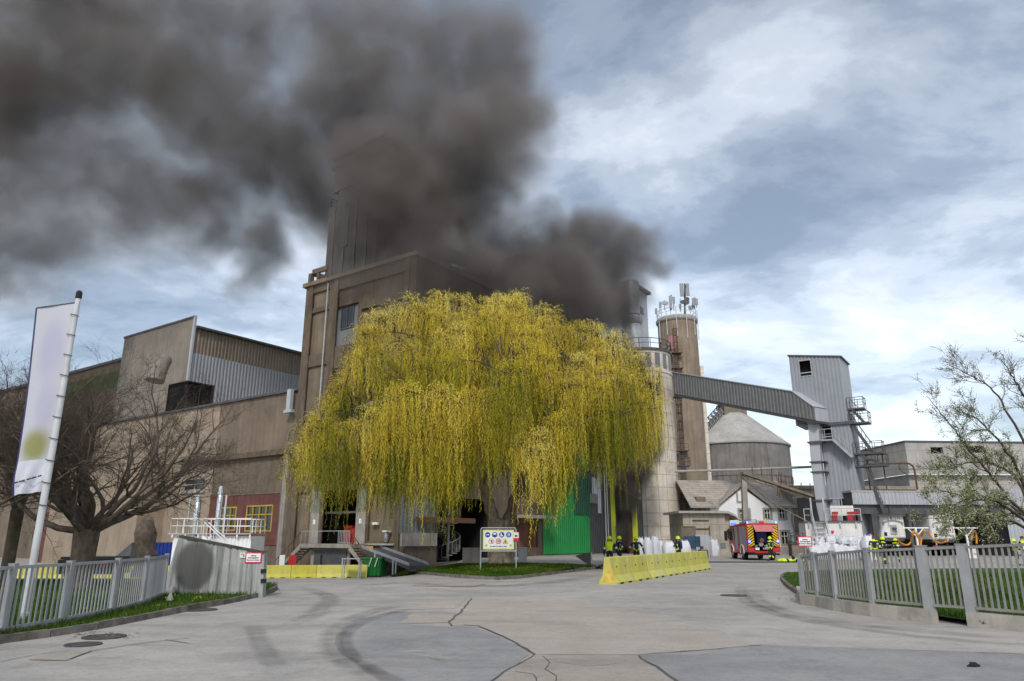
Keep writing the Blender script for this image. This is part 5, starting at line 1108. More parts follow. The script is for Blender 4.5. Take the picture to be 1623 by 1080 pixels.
def bare_tree(name, label, px, py, Y, trunk_h, trunk_r, limbs, L0, seed, top_cut=None, flat=1.0, group=None, lean=0.0, density=1.0):
    rg = np.random.default_rng(seed); g = Vector((P(px, 800, Y).x, Y, .08)); t = thing(name, label, 'tree', g, 0, group)
    big, mid, fine = [], [], []
    tr = [(lean * z, 0, z) for z in (0, .15, .5, trunk_h * .6, trunk_h)]; big.append((tr, [trunk_r * 1.35, trunk_r * 1.12, trunk_r, trunk_r * .97, trunk_r * 1.05]))
    top = np.array(tr[-1])
    def rec(p, d, L, r, lev):
        seg = max(3, int(L / .28)); pts, rad = grow(rg, p, d, L, r, seg, .17 if lev else .14, (0, 0, (.10 if lev == 0 else -.05 if lev > 2 else .04) * flat))
        (big if lev <= 1 else mid if lev == 2 else fine).append((pts, rad))
        if lev >= 4 or L < .22: return
        nb = (0, 0, 0)[0] if False else int(round((7 if lev == 0 else 6 if lev == 1 else 5 if lev == 2 else 4) * density))
        for k in range(nb):
            f = rg.uniform(.28, 1.0) if lev else rg.uniform(.3, 1); i = min(len(pts) - 2, int(f * (len(pts) - 1))); dd = np.array(pts[i + 1]) - np.array(pts[i])
            nd = spread(rg, dd, rg.uniform(.45, 1.05)); nd[2] += .12
            rec(pts[i], nd, L * rg.uniform(.38, .68), max(.004, rad[i] * rg.uniform(.42, .62)), lev + 1)
        nd = np.array(pts[-1]) - np.array(pts[-2]); rec(pts[-1], nd, L * .45, rad[-1], lev + 1)
    for k in range(limbs):
        az = 2 * math.pi * (k + rg.uniform(-.3, .3)) / limbs; el = rg.uniform(.25, 1.4)
        rec(top - np.array([0, 0, rg.uniform(0, .25)]), (math.cos(az) * math.cos(el), math.sin(az) * math.cos(el) * .9, math.sin(el)), L0 * rg.uniform(.8, 1.1), trunk_r * rg.uniform(.22, .36), 0)
    for nm, ps, n in (('trunk', big, 9), ('branches', mid, 5), ('twigs', fine, 3)):
        V, F = tubes_np(ps, n); o = np_mesh(nm, V, F, M['bark' if nm == 'trunk' else 'bark_dark' if nm == 'branches' else 'twig'], t, smooth=(nm != 'twigs'))
        if nm == 'twigs': tag(o, kind='stuff')
    return t
bare_tree('bare_tree', 'big bare spreading tree with thick trunk behind the left fence', 145, 900, 24.6, 1.9, .39, 16, 4.2, 3, flat=1.0, density=.9)
bare_tree('bare_tree', 'thinner dark bare tree behind the flagpole at far left', 30, 900, 25.5, 2.6, .2, 8, 3.4, 8, flat=1.3)
bare_tree('bare_tree', 'leafless tree beyond the frame edge reaching in behind the banner', -75, 900, 23, 2.2, .25, 10, 3.3, 12, flat=1.2)

# ---- weeping willow
def willow():
    rg = np.random.default_rng(21); YW = 41.0; base = Vector((P(795, 893, YW).x, YW, .28 + ht(-.5, YW)))
    t = thing('weeping_willow', 'huge weeping willow with yellow-green hanging curtains in front of the factory', 'tree', base)
    def W(px, py, y=0.0): p = P(px, py, YW + y); return np.array([p.x - base.x, p.y - base.y, p.z - base.z])
    topx = [468, 478, 495, 520, 545, 566, 572, 600, 640, 700, 735, 775, 815, 850, 880, 925, 960, 985, 1005, 1030, 1048, 1058]
    topy = [738, 716, 668, 632, 602, 560, 515, 492, 470, 462, 475, 470, 466, 488, 492, 512, 528, 532, 562, 578, 590, 640]
    botx = [462, 476, 505, 540, 580, 620, 660, 700, 735, 760, 800, 835, 860, 880, 896, 930, 965, 1000, 1040, 1066]
    boty = [742, 762, 766, 772, 780, 786, 800, 806, 770, 742, 738, 742, 806, 830, 765, 750, 742, 730, 712, 680]
    XT = np.array([W(a, b)[0] for a, b in zip(topx, topy)]); ZT = np.array([W(a, b)[2] for a, b in zip(topx, topy)])
    XB_ = np.array([W(a, b)[0] for a, b in zip(botx, boty)]); ZB_ = np.array([W(a, b)[2] for a, b in zip(botx, boty)])
    zt = lambda x: np.interp(x, XT, ZT); zb = lambda x: np.interp(x, XB_, ZB_); xl, xr = XT[0], XT[-1]; xm = (xl + xr) / 2; hw = (xr - xl) / 2; RY = 7.2
    def lim(x, y, tab):                      # height of the crown's outline above a point of its plan
        z = 8.0; Yw = YW + y; Xw = x + base.x
        for _ in range(4):
            t_ = Yw * CP + (z + base.z - EYE) * SP; px = 811.5 + FPX * Xw / t_; py = np.interp(px, tab[0], tab[1]); z = P(px, py, Yw).z - base.z
        return z
    zt2 = lambda x, y: lim(x, y, (topx, topy)); zb2 = lambda x, y: lim(x, y, (botx, boty))
    # trunk and limbs
    wood = []; nodes = []
    tr = [(0, 0, -.2), (0, 0, .15), (.02, 0, .8), (.05, 0, 1.7), (.1, 0, 2.4)]
    wood.append((tr, [.92, .74, .60, .56, .60]))
    def limb(pts, r0, r1):
        p = np.array(pts, float); q = []
        for i in range(len(p) - 1):
            a, b, c, d = p[max(i-1, 0)], p[i], p[i+1], p[min(i+2, len(p)-1)]
            for k in range(6): s = k / 6; q.append(.5*((2*b)+(c-a)*s+(2*a-5*b+4*c-d)*s*s+(3*b-a-3*c+d)*s**3) + rg.normal(0, .03, 3))
        q.append(p[-1]); wood.append((q, list(np.linspace(r0, r1, len(q))))); return q
    L1_ = limb([(-.25, 0, 2.1), W(772, 790, -.1), W(762, 725, .2), W(760, 640, .3), W(720, 560, .3), W(700, 520, .2)], .36, .13)
    L2_ = limb([(.3, 0, 2.1), W(820, 785, .1), W(838, 720, .3), W(838, 650, .6), W(870, 590, .8), W(880, 550, 1)], .38, .13)
    mains = [limb([L1_[10], W(740, 690, -1.2), W(690, 650, -2), W(620, 635, -2.6), W(560, 650, -2.8), W(505, 670, -2.4)], .3, .06), limb([L1_[16], W(700, 590, .5), W(640, 540, .8), W(600, 520, .9)], .24, .06),
             limb([L1_[20], W(730, 520, 0), W(715, 490, -.3)], .2, .06), limb([L1_[9], W(720, 700, 1.5), W(640, 670, 3), W(560, 640, 3.6)], .28, .06), limb([L2_[12], W(900, 620, -1.5), W(950, 600, -2.2), W(1010, 610, -2), W(1045, 625, -1.5)], .28, .06),
             limb([L2_[16], W(900, 560, .5), W(940, 540, .8), W(975, 545, .8)], .22, .05), limb([L2_[10], W(880, 690, -2.5), W(930, 665, -3.6), W(990, 655, -3.8)], .25, .05), limb([L2_[18], W(850, 530, 0), W(815, 485, -.3)], .2, .05),
             limb([L1_[12], W(770, 660, -2.8), W(790, 610, -4.2), W(800, 590, -5.0)], .26, .06), limb([L1_[12], W(700, 660, -3.4), W(650, 620, -4.6)], .22, .05), limb([L2_[11], W(860, 650, -3), W(890, 620, -4.8)], .22, .05),
             limb([L2_[12], W(900, 640, 3.2), W(960, 620, 4.2), W(1020, 640, 3.6)], .24, .05), limb([L1_[14], W(760, 600, 3), W(780, 560, 5)], .22, .05), limb([L1_[18], W(690, 560, -2), W(660, 530, -2.8)], .16, .04)]
    allp = np.array([q for m in mains + [L1_[8:], L2_[8:]] for q in m])
    # mops: arching shoots that fall from points all over the crown
    mops = []; cl = []; tries = 0
    while tries < 6000 and len(cl) < 120:    # rounded clumps, storey under storey, kept apart from each other
        tries += 1
        u = rg.uniform(-1, 1); x = xm + hw * u * .93; y = rg.uniform(-1, 1); m_ = 1 - (u * u) ** 1.3 * .92
        if rg.random() > .35 + .65 * m_: continue
        y = y if rg.random() < .3 else -abs(y); ry = RY * math.sqrt(max(.02, m_)); yy = ry * y; z0 = zt2(x, yy); bot = zb2(x, yy)
        shell = z0 - (abs(y) ** 2.0) * min(4.6, max(.8, (z0 - bot) * .5))
        z = shell - .35 - rg.choice([0, 2.3, 4.5, 6.6], p=[.42, .25, .19, .14]) - abs(rg.normal(0, .25)); z = max(z, bot + 2.2 + rg.uniform(0, 1.6)); c = np.array([x, yy, z])
        if any(np.linalg.norm((c - q) * (1, 1, 1.15)) < 1.95 for q in cl): continue
        cl.append(c); Rc = rg.uniform(.75, 1.6); ct = rg.normal(0, .75)
        for k in range(int(3 + Rc * 4.2)):
            a_ = rg.uniform(0, 6.283); r_ = math.sqrt(rg.random()); mx, my = x + Rc * r_ * math.cos(a_), yy + Rc * r_ * math.sin(a_) * .85
            mx = min(max(mx, xl + .5), xr - .7); mops.append((mx, my, min(z - .95 * Rc * r_ * r_ + rg.normal(0, .07), zt2(mx, my) - .3), ct))
    print('clumps', len(cl), len(mops))
    for k in range(46):                      # loose sprays along the top
        x = np.interp(rg.random(), np.linspace(0, 1, len(XT)), XT); y = rg.normal(0, 1.2); mops.append((x, y, zt2(x, y) - .2 - abs(rg.normal(0, .15)), .3))
    twigs = []; LV = []; LT = []; LD = []; LO = []
    for x, y, z, nz_ in mops:
        c = np.array([x, y, z]); d2 = ((allp - c + np.array([0, 0, 1.2])) ** 2).sum(1); a = allp[int(np.argmin(d2 + rg.random(len(d2)) * 1.5))]
        mid_ = (a + c) / 2 + np.array([0, 0, .35]) + rg.normal(0, .12, 3)
        p4 = [a + (c - a) * s * (1 - s) * 0 + (1 - s) ** 2 * a * 0 + ((1-s)**2*a + 2*s*(1-s)*mid_ + s*s*c) - a for s in np.linspace(0, 1, 6)]
        if np.linalg.norm(c - a) < 6.5: twigs.append((p4, [.055, .045, .036, .028, .02, .012]))
        tint0 = rg.normal(0, .07) + .26 * nz_; ns = int(rg.integers(14, 25)); floor0 = 0.0; out = np.array([x - xm, y * 1.3, 0]); out /= np.linalg.norm(out) + 1e-6  # clump tint
        for s in range(ns):
            az = rg.uniform(0, 6.283); hd = np.array([math.cos(az), math.sin(az), 0]) * rg.uniform(.1, .75) + out * rg.uniform(.0, .4)
            Ln = rg.uniform(.6, 1.7) * (1.45 if rg.random() < .25 else 1); lift = rg.uniform(.1, .6)
            hd[0] = min(max(hd[0], xl + .15 - x), xr - .25 - x); x1 = x + hd[0]; floor_ = (zb2(x1, y) if s % 4 == 0 else floor0) + rg.normal(0, .35); floor0 = floor_ if s % 4 == 0 else floor0
            zend = max(z - Ln * (1.25 if z < zt(x) - 3 else 1), floor_)
            if z - zend < .35: zend = z - .35 - rg.random() * .3
            if rg.random() < (.05 if z > floor_ + 5.5 else .42): zend = min(zend, max(floor_ - (rg.uniform(.5, 2.3) if rg.random() < .26 else 0), z - rg.uniform(2.2, 5.0)))
            n_ = int((z - zend + .8) / .062); tt = np.linspace(0, 1, n_)
            arch = np.minimum(1, tt * (z - zend + .8) / .8); hx = hd[0] * np.sin(arch * 1.57); hy = hd[1] * np.sin(arch * 1.57)
            zz = z + lift * np.sin(arch * 3.14) - np.maximum(0, tt * (z - zend + .8) - .55) * (z - zend) / (z - zend + .25)
            sway = (.13 * np.sin(tt * 3.4 + az) + .05 * np.sin(tt * 11 + az * 3)) * tt
            pth = np.stack([x + hx + sway, y + hy + sway * .6, zz], 1); LV.append(pth[1:]); dd = np.diff(pth, axis=0); LD.append(dd)
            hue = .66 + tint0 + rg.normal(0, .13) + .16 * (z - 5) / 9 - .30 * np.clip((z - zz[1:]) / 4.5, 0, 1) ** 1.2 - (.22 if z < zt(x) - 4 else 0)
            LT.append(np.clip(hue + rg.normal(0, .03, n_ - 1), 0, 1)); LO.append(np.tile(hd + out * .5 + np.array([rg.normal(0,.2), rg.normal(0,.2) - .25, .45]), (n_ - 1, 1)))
            if rg.random() < .5: twigs.append((pth[::max(1, n_ // 6)], [.007] * len(pth[::max(1, n_ // 6)])))
    C = np.concatenate(LV); D = np.concatenate(LD); T = np.concatenate(LT); N = len(C)
    D /= np.linalg.norm(D, axis=1)[:, None] + 1e-9
    # each leaf: a narrow kite leaving the shoot
    A = rg.uniform(0, 6.283, N); side = np.stack([np.cos(A), np.sin(A), rg.uniform(-.5, .2, N)], 1); ax = D * .9 + side * .5; ax /= np.linalg.norm(ax, axis=1)[:, None]
    wv = np.cross(ax, np.concatenate(LO) + rg.normal(0, .28, (N, 3))); wv /= np.linalg.norm(wv, axis=1)[:, None] + 1e-9
    Lf = rg.uniform(.085, .16, N)[:, None]; Wf = rg.uniform(.0095, .0185, N)[:, None]; C = C + rg.normal(0, .015, (N, 3))
    V = np.empty((N, 4, 3)); V[:, 0] = C; V[:, 1] = C + ax * Lf * .45 + wv * Wf; V[:, 2] = C + ax * Lf; V[:, 3] = C + ax * Lf * .45 - wv * Wf
    b = np.arange(N) * 4; F = np.stack([b, b + 1, b + 2, b + 3], 1)
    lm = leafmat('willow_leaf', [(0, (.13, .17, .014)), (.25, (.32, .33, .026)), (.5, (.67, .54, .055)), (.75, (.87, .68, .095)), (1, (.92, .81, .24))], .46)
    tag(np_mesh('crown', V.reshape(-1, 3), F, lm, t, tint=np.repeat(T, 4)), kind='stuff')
    V, F = tubes_np(wood, 14); np_mesh('trunk', V, F, M['willow_bark'], t, smooth=True)
    V, F = tubes_np(twigs, 4); np_mesh('twigs', V, F, M['bark_dark'], t); print('willow leaves', N)
M['willow_bark'] = mat('willow_bark', (.26, .22, .18), rough=.95, var=.45, scale=3, bump=1.5, bscale=9, streak=.75, streakcol=(.05, .04, .032))
willow()

# ---- blossoming tree at the right
def blossom_tree():
    rg = np.random.default_rng(5); Y = 19.5; g = Vector((P(1665, 900, Y).x, Y, .08))
    t = thing('blossoming_tree', 'half-bare tree with white-green blossom clusters reaching in from the right', 'tree', g)
    def W(px, py, y=0.0): p = P(px, py, Y + y); return np.array([p.x - g.x, p.y - g.y, p.z - g.z])
    big, mid, fine, tips = [], [], [], []
    big.append(([(0, 0, 0), (0, 0, .6), (-.03, 0, 1.3), (-.05, 0, 2.0)], [.26, .2, .18, .17]))
    def rec(pts, rad, lev):
        L = sum(np.linalg.norm(np.array(a) - np.array(b)) for a, b in zip(pts[:-1], pts[1:]))
        nb = int((11, 8, 4)[lev] * min(1.5, L / (2.4, 1.0, .4)[lev])) if lev < 3 else 0
        for k in range(nb):
            i = int(rg.uniform(.18, 1) * (len(pts) - 2)); dd = np.array(pts[i+1]) - np.array(pts[i]); nd = spread(rg, dd, rg.uniform(.5, 1.0)); nd[2] += .25
            LL = (rg.uniform(.45, 1.1), rg.uniform(.2, .5), rg.uniform(.08, .2))[lev]
            p, r = grow(rg, pts[i], nd, LL, max(.004, rad[i] * .5), max(3, int(LL / .09)), .16, (0, 0, .15), r1=.0035)
            (mid if lev == 0 else fine).append((p, r)); tips.extend(p[1:]); rec(p, r, lev + 1)
    mains = [[(-.05,0,1.9), W(1600,790,-.3), W(1560,740,-.5), W(1535,710,-.6), W(1500,665,-.8), W(1468,628,-.9)], [(-.05,0,1.9), W(1640,740,.2), W(1600,660,.3), W(1570,615,.3), W(1535,595,.3), W(1497,573,.2)],
             [(-.05,0,2.0), W(1650,700,0), W(1618,620,.1), W(1600,590,.2), W(1585,560,.2)], [(-.05,0,1.7), W(1590,800,-.7), W(1540,790,-1.1), W(1500,780,-1.3), W(1478,772,-1.4)],
             [(-.05,0,1.6), W(1600,825,-.8), W(1560,830,-1.1), W(1520,822,-1.3), W(1490,828,-1.4)], [(-.05,0,1.9), W(1610,760,.6), W(1570,735,1), W(1510,738,1.2), W(1475,745,1.3)], [(-.05,0,1.8), W(1600,800,.5), W(1560,790,.8), W(1530,760,.9), W(1500,720,.9)],
             [(-.05,0,2.0), W(1660,680,-.4), W(1650,600,-.5), W(1640,555,-.5)], [(-.05,0,1.7), W(1620,815,.6), W(1580,815,.9), W(1545,800,1.0)], [(-.05,0,1.9), W(1610,740,-.8), W(1575,690,-1), W(1540,660,-1.1), W(1515,650,-1.1)]]
    for m in mains:
        p = np.array(m, float); q = []
        for i in range(len(p) - 1):
            a, b, c, d = p[max(i-1,0)], p[i], p[i+1], p[min(i+2,len(p)-1)]
            for k in range(5): s = k/5; q.append(.5*((2*b)+(c-a)*s+(2*a-5*b+4*c-d)*s*s+(3*b-a-3*c+d)*s**3) + rg.normal(0, .018, 3))
        q.append(p[-1]); r = list(np.linspace(.045, .006, len(q))); big.append((q, r)); rec(q, r, 0); tips.extend(q[len(q)//2:])
    V, F = tubes_np(big, 8); np_mesh('trunk', V, F, M['bark_dark'], t, smooth=True); V, F = tubes_np(mid, 4); np_mesh('branches', V, F, M['bark_dark'], t); V, F = tubes_np(fine, 3); tag(np_mesh('twigs', V, F, M['bark_dark'], t), kind='stuff')
    tp = np.array(tips); zlo, zhi = W(1560, 760)[2], W(1560, 580)[2]; pr = np.interp(tp[:, 2], [zlo - 1.5, zlo, zlo + (zhi - zlo) * .45, zhi], [.95, .8, .3, .1])
    tp = tp[rg.random(len(tp)) < pr]; n = len(tp) * 5; C = np.repeat(tp, 5, 0) + rg.normal(0, .035, (n, 3)); a1 = rg.normal(0, 1, (n, 3)); a1 /= np.linalg.norm(a1, axis=1)[:, None]; a2 = np.cross(a1, rg.normal(0, 1, (n, 3))); a2 /= np.linalg.norm(a2, axis=1)[:, None]
    s = rg.uniform(.010, .022, n)[:, None]; V = np.stack([C - a1*s, C + a2*s*.8, C + a1*s, C - a2*s*.8], 1).reshape(-1, 3); b = np.arange(n)*4
    lm = leafmat('blossom', [(0, (.10, .13, .03)), (.4, (.26, .28, .09)), (.7, (.58, .59, .40)), (1, (.80, .80, .70))], .35)
    tag(np_mesh('blossoms', V, np.stack([b, b+1, b+2, b+3], 1), lm, t, tint=np.repeat(np.clip(rg.normal(.5, .26, n), 0, 1), 4)), kind='stuff'); print('blossoms', n)
blossom_tree()
# ------------------------------------------------------------------ smoke: a density grid computed from drifting puffs
def smoke_mat(name, dens, col, absorb=(.1,.095,.09), aniso=.2):
    m = bpy.data.materials.new(name); m.use_nodes = True; n, l = m.node_tree.nodes, m.node_tree.links; n.clear()
    o = n.new('ShaderNodeOutputMaterial'); v = n.new('ShaderNodeVolumePrincipled')
    v.inputs['Color'].default_value = (*col, 1); v.inputs['Density'].default_value = dens; v.inputs['Density Attribute'].default_value = 'density'
    v.inputs['Absorption Color'].default_value = (*absorb, 1); v.inputs['Anisotropy'].default_value = aniso
    l.new(v.outputs[0], o.inputs['Volume']); return m
def smoke(name, label, puffs, vox, material, n1=(9.0, 4.2), n2=(3.4, 1.6), n3=(1.25, .55), edge=.55, seed=0.0):
    """puffs: (x, y, z, rx, ry, rz, density). Position is bent by three sizes of turbulence, then the densest puff wins."""
    pp = np.array(puffs); lo = (pp[:, :3] - pp[:, 3:6]).min(0) - 2; hi = (pp[:, :3] + pp[:, 3:6]).max(0) + 2
    ng = bpy.data.node_groups.new(name + '_grid', 'GeometryNodeTree'); n, l = ng.nodes, ng.links
    ng.interface.new_socket('Geometry', in_out='INPUT', socket_type='NodeSocketGeometry'); ng.interface.new_socket('Geometry', in_out='OUTPUT', socket_type='NodeSocketGeometry')
    out = n.new('NodeGroupOutput'); cube = n.new('GeometryNodeVolumeCube'); sm = n.new('GeometryNodeSetMaterial'); sm.inputs['Material'].default_value = material
    cube.inputs['Min'].default_value = lo; cube.inputs['Max'].default_value = hi
    for k, a in enumerate('XYZ'): cube.inputs['Resolution ' + a].default_value = int((hi[k] - lo[k]) / vox)
    pos = n.new('GeometryNodeInputPosition')
    def vm(op, a, b=None, sc=None):
        x = n.new('ShaderNodeVectorMath'); x.operation = op
        for k, v in enumerate((a, b)):
            if v is None: continue
            if isinstance(v, (tuple, list)): x.inputs[k].default_value = v
            else: l.new(v, x.inputs[k])
        if sc is not None: x.inputs['Scale'].default_value = sc
        return x.outputs['Value'] if op == 'LENGTH' else x.outputs['Vector']
    def mm(op, a, b=None, c=None, clamp=False):
        x = n.new('ShaderNodeMath'); x.operation = op; x.use_clamp = clamp
        for k, v in enumerate((a, b, c)):
            if v is None: continue
            if isinstance(v, (int, float)): x.inputs[k].default_value = v
            else: l.new(v, x.inputs[k])
        return x.outputs[0]
    p = pos.outputs[0]
    for size, amp in (n1, n2, n3):
        t = n.new('ShaderNodeTexNoise'); t.noise_dimensions = '3D'; t.inputs['Scale'].default_value = 1 / size; t.inputs['Detail'].default_value = 1.5
        l.new(vm('ADD', pos.outputs[0], (seed + size, seed * 1.7, 3.1 * size)), t.inputs['Vector'])
        p = vm('ADD', p, vm('SCALE', vm('SUBTRACT', t.outputs['Color'], (.5, .5, .5)), sc=2 * amp))
    tot = None
    for x, y, z, a, b, c, d in puffs:
        q = vm('MULTIPLY', vm('SUBTRACT', p, (x, y, z)), (1 / a, 1 / b, 1 / c)); ln = vm('LENGTH', q)
        f = n.new('ShaderNodeMapRange'); f.interpolation_type = 'SMOOTHSTEP'; f.inputs[1].default_value = 1.0; f.inputs[2].default_value = 1 - edge; f.inputs[4].default_value = d
        l.new(ln, f.inputs[0]); tot = f.outputs[0] if tot is None else mm('MAXIMUM', tot, f.outputs[0])
    t = n.new('ShaderNodeTexNoise'); t.inputs['Scale'].default_value = 1 / 4.5; t.inputs['Detail'].default_value = 5; t.inputs['Roughness'].default_value = .6
    l.new(vm('ADD', p, (seed, 5, 9)), t.inputs['Vector']); r = n.new('ShaderNodeMapRange'); r.inputs[1].default_value = .34; r.inputs[2].default_value = .68; r.inputs[3].default_value = .3; r.inputs[4].default_value = 2.0; l.new(t.outputs[0], r.inputs[0])
    l.new(mm('MULTIPLY', tot, r.outputs[0]), cube.inputs['Density'])
    l.new(cube.outputs[0], sm.inputs[0]); l.new(sm.outputs[0], out.inputs[0])
    v = bpy.data.volumes.new(name); v.materials.append(material); o = bpy.data.objects.new(name, v); COL.objects.link(o)
    md = o.modifiers.new('grid', 'NODES'); md.node_group = ng
    tag(o, label, 'smoke', kind='stuff'); return o
def puff(px, py, Y, rpx, rpy, ry, d):
    c = P(px, py, Y); k = Y / FPX / (CP - (540 - py) / FPX * SP) * 1.0; return (c.x, c.y, c.z, rpx * k, ry, rpy * k, d)
SMK = smoke_mat('black_smoke', 1.0, (.35, .305, .275))
PUFFS = [puff(*q) for q in (
    # pouring off the roof at right, rolling over the front of the tower
    (985, 405, 76, 66, 58, 7, .5), (930, 390, 75, 70, 68, 8, .6), (870, 400, 73, 80, 80, 8, .6), (960, 470, 80, 55, 70, 7, .6), (985, 545, 86, 34, 90, 5, .5), (905, 480, 72, 80, 70, 8, .6), (1030, 420, 77, 34, 40, 4, .4),
    (640, 310, 57, 125, 130, 5.5, .5), (700, 425, 56, 125, 70, 5, .5), (560, 370, 59, 66, 100, 3, .24), (790, 440, 59, 115, 66, 5, .5), (880, 455, 63, 95, 70, 6, .55), (745, 250, 58, 115, 120, 6, .42), (590, 235, 58, 95, 85, 6, .42), (620, 455, 55, 130, 66, 3, .32),
    (800, 400, 71, 95, 95, 9, .4), (725, 330, 70, 110, 105, 10, .35), (790, 210, 68, 98, 98, 10, .34), (800, 100, 68, 86, 110, 10, .26), (660, 230, 68, 120, 130, 11, .34),
    (700, 90, 69, 140, 115, 11, .24), (560, 170, 70, 140, 130, 11, .30), (520, 320, 76, 80, 100, 8, .34), (450, 250, 74, 140, 135, 11, .32), (405, 385, 76, 66, 85, 7, .26), (395, 440, 76, 36, 56, 5, .18), (560, 40, 70, 160, 95, 11, .20),
    (330, 170, 73, 170, 140, 12, .23), (330, 330, 76, 120, 100, 8, .25), (200, 110, 74, 180, 150, 12, .23), (210, 300, 77, 190, 150, 11, .19), (60, 120, 74, 190, 170, 13, .26), (60, 330, 77, 180, 170, 12, .17), (20, 440, 78, 140, 100, 9, .10), (350, 30, 72, 200, 95, 12, .22), (120, 10, 73, 220, 120, 12, .28),
    (-60, 150, 76, 170, 190, 13, .28), (-70, 380, 78, 150, 140, 11, .15))]
smoke('smoke', 'thick black-brown smoke plume pouring from the factory roof and drifting left', PUFFS, .36, SMK, n1=(10, 4.2), n2=(4.2, 2.6), n3=(1.7, 1.25), edge=.72)
DOOR = [puff(*q) for q in ((990, 775, 83.0, 24, 50, 2.6, .9), (1005, 735, 82.5, 32, 46, 2.8, 1.3), (1024, 705, 82, 32, 42, 2.8, 1.1), (990, 835, 84.0, 15, 36, 1.6, .7), (1030, 690, 79, 20, 30, 3, .22), (985, 690, 83, 22, 50, 3, .3))]
smoke('smoke', 'black smoke rolling out of the burnt doorway beside the round silo', DOOR, .22, SMK, n1=(5, 1.5), n2=(2, .8), n3=(.8, .35), seed=4.0)
# ------------------------------------------------------------------ fences, signs, barriers
def text(parent, s, size, x, y, z, m, align='CENTER', rz=0.0, name='lettering', rx=90, bold=0.0):
    c = bpy.data.curves.new('t', 'FONT'); c.body = s; c.size = size; c.align_x = align; c.align_y = 'CENTER'; c.extrude = .002; c.offset = bold
    o = bpy.data.objects.new('t', c); COL.objects.link(o); bpy.context.view_layer.update()
    me = bpy.data.meshes.new_from_object(o.evaluated_get(bpy.context.evaluated_depsgraph_get())); bpy.data.objects.remove(o)
    me.materials.clear(); me.materials.append(m); q = bpy.data.objects.new(name, me); COL.objects.link(q); q.parent = parent
    q.location = (x, y, z); q.rotation_euler = (R(rx), 0, rz); return q
def fence(name, label, pts, tops, m, post=.11, bar=.035, gap=.115, plinth=None, lead=0.0, gate=None):
    t = thing(name, label, 'fence', pts[0]); o = pts[0]
    for i, p in enumerate(pts):
        q = p - o; h = tops[i] - p.z; d = (pts[min(i+1, len(pts)-1)] - pts[max(i-1, 0)]); d.z = 0; d.normalize(); s = Vector((-d.y, d.x, 0))
        w = post * (1.5 if gate and i in gate else 1)
        mb = MB(); mb.bar(q + Vector((0,0,-.1)), q + Vector((0,0,h+.03)), w, w, up=s); mb.bar(q + Vector((0,0,h+.031)), q + Vector((0,0,h+.05)), w*1.15, w*1.15, up=s); mb.build('post', M['fence'], t)
    for i in range(len(pts) - 1):
        a, b = pts[i] - o, pts[i+1] - o; ha, hb = tops[i] - pts[i].z, tops[i+1] - pts[i+1].z; d = b - a; L = d.length; d.normalize(); a = a + d * post * .55; b = b - d * post * .55; L = (b - a).length
        mb = MB(); up = Vector((0,0,1)); mb.bar(a + up*(ha-.02), b + up*(hb-.02), .06, .055); mb.bar(a + up*.1, b + up*.1, .05, .05); n = max(3, round(L / gap))
        for k in range(1, n): f = k / n; p = a.lerp(b, f); h = ha + (hb - ha) * f; mb.bar(p + up*.12, p + up*(h-.045), bar * .6, bar * 1.1, up=d)
        mb.build('railing_panel', m, t)
    return t
lp = [G(-190,1046,.08), G(-90,1026,.08), G(2,1007,.08), G(97,990,.08), G(176,973,.08), G(224,960,.08), G(257,946,.08)]
fence('railing_fence', 'pale grey metal picket fence running along the left grass verge', lp, [1.22]*7, M['fence'], gap=.15)
mb = MB()
for a, b in zip(lp[:-1], lp[1:]): mb.bar(a + Vector((0,0,.02)), b + Vector((0,0,.02)), .14, .12)
tag(mb.build('fence_plinth', M['kerb']), 'low dark stone plinth under the left picket fence', 'plinth')
rpts = [(1274,943,880),(1297.5,945.5,878.5),(1326,951,876),(1384,959,872),(1474,967.5,868.5),(1541,972,866),(1668,983,861)]
rp_ = [G(a, b, .25) for a, b, c in rpts]; rt_ = [P(a, c, p.y).z for (a, b, c), p in zip(rpts, rp_)]
fence('railing_fence', 'taupe grey metal picket fence with gate on a concrete plinth at right', rp_, rt_, M['fence_r'], gate=(4, 5))
M['plinth'] = mat('plinth_concrete', (.37,.34,.30), streak=.4, scale=1.5, bump=.4, bscale=18, grime=((.26,.23,.19),1.3))
def plinth(label, pts, h=.27, w=.22):
    mb = MB(); n = len(pts); L, Rr = [], []
    for i, p in enumerate(pts):
        d = pts[min(i+1,n-1)] - pts[max(i-1,0)]; d.z = 0; d.normalize(); s = Vector((-d.y, d.x, 0)) * w / 2; L.append(p + s); Rr.append(p - s)
    vs = []; up = Vector((0,0,h))
    for a, b in zip(L, Rr): vs += [a - up*.4, b - up*.4, b + up, a + up]
    fs = [(0,1,2,3), (4*n-1,4*n-2,4*n-3,4*n-4)]
    for i in range(n - 1):
        for k in range(4): fs.append((i*4+k, (i+1)*4+k, (i+1)*4+(k+1)%4, i*4+(k+1)%4))
    o = MB().add(vs, fs).build('concrete_plinth', M['plinth']); tag(o, label, 'plinth', 'concrete plinths under the right fence')
g0 = lambda p: Vector((p.x, p.y, 0))
plinth('curved concrete plinth left of the gate gap under the right fence', [g0(G(1269,944)), *[g0(p) for p in rp_[:5]], g0(rp_[4]) + (g0(rp_[4]) - g0(rp_[3])) * .06])
plinth('straight concrete plinth right of the gate gap under the right fence', [g0(rp_[5]) - (g0(rp_[6]) - g0(rp_[5])) * .05, g0(rp_[6])])
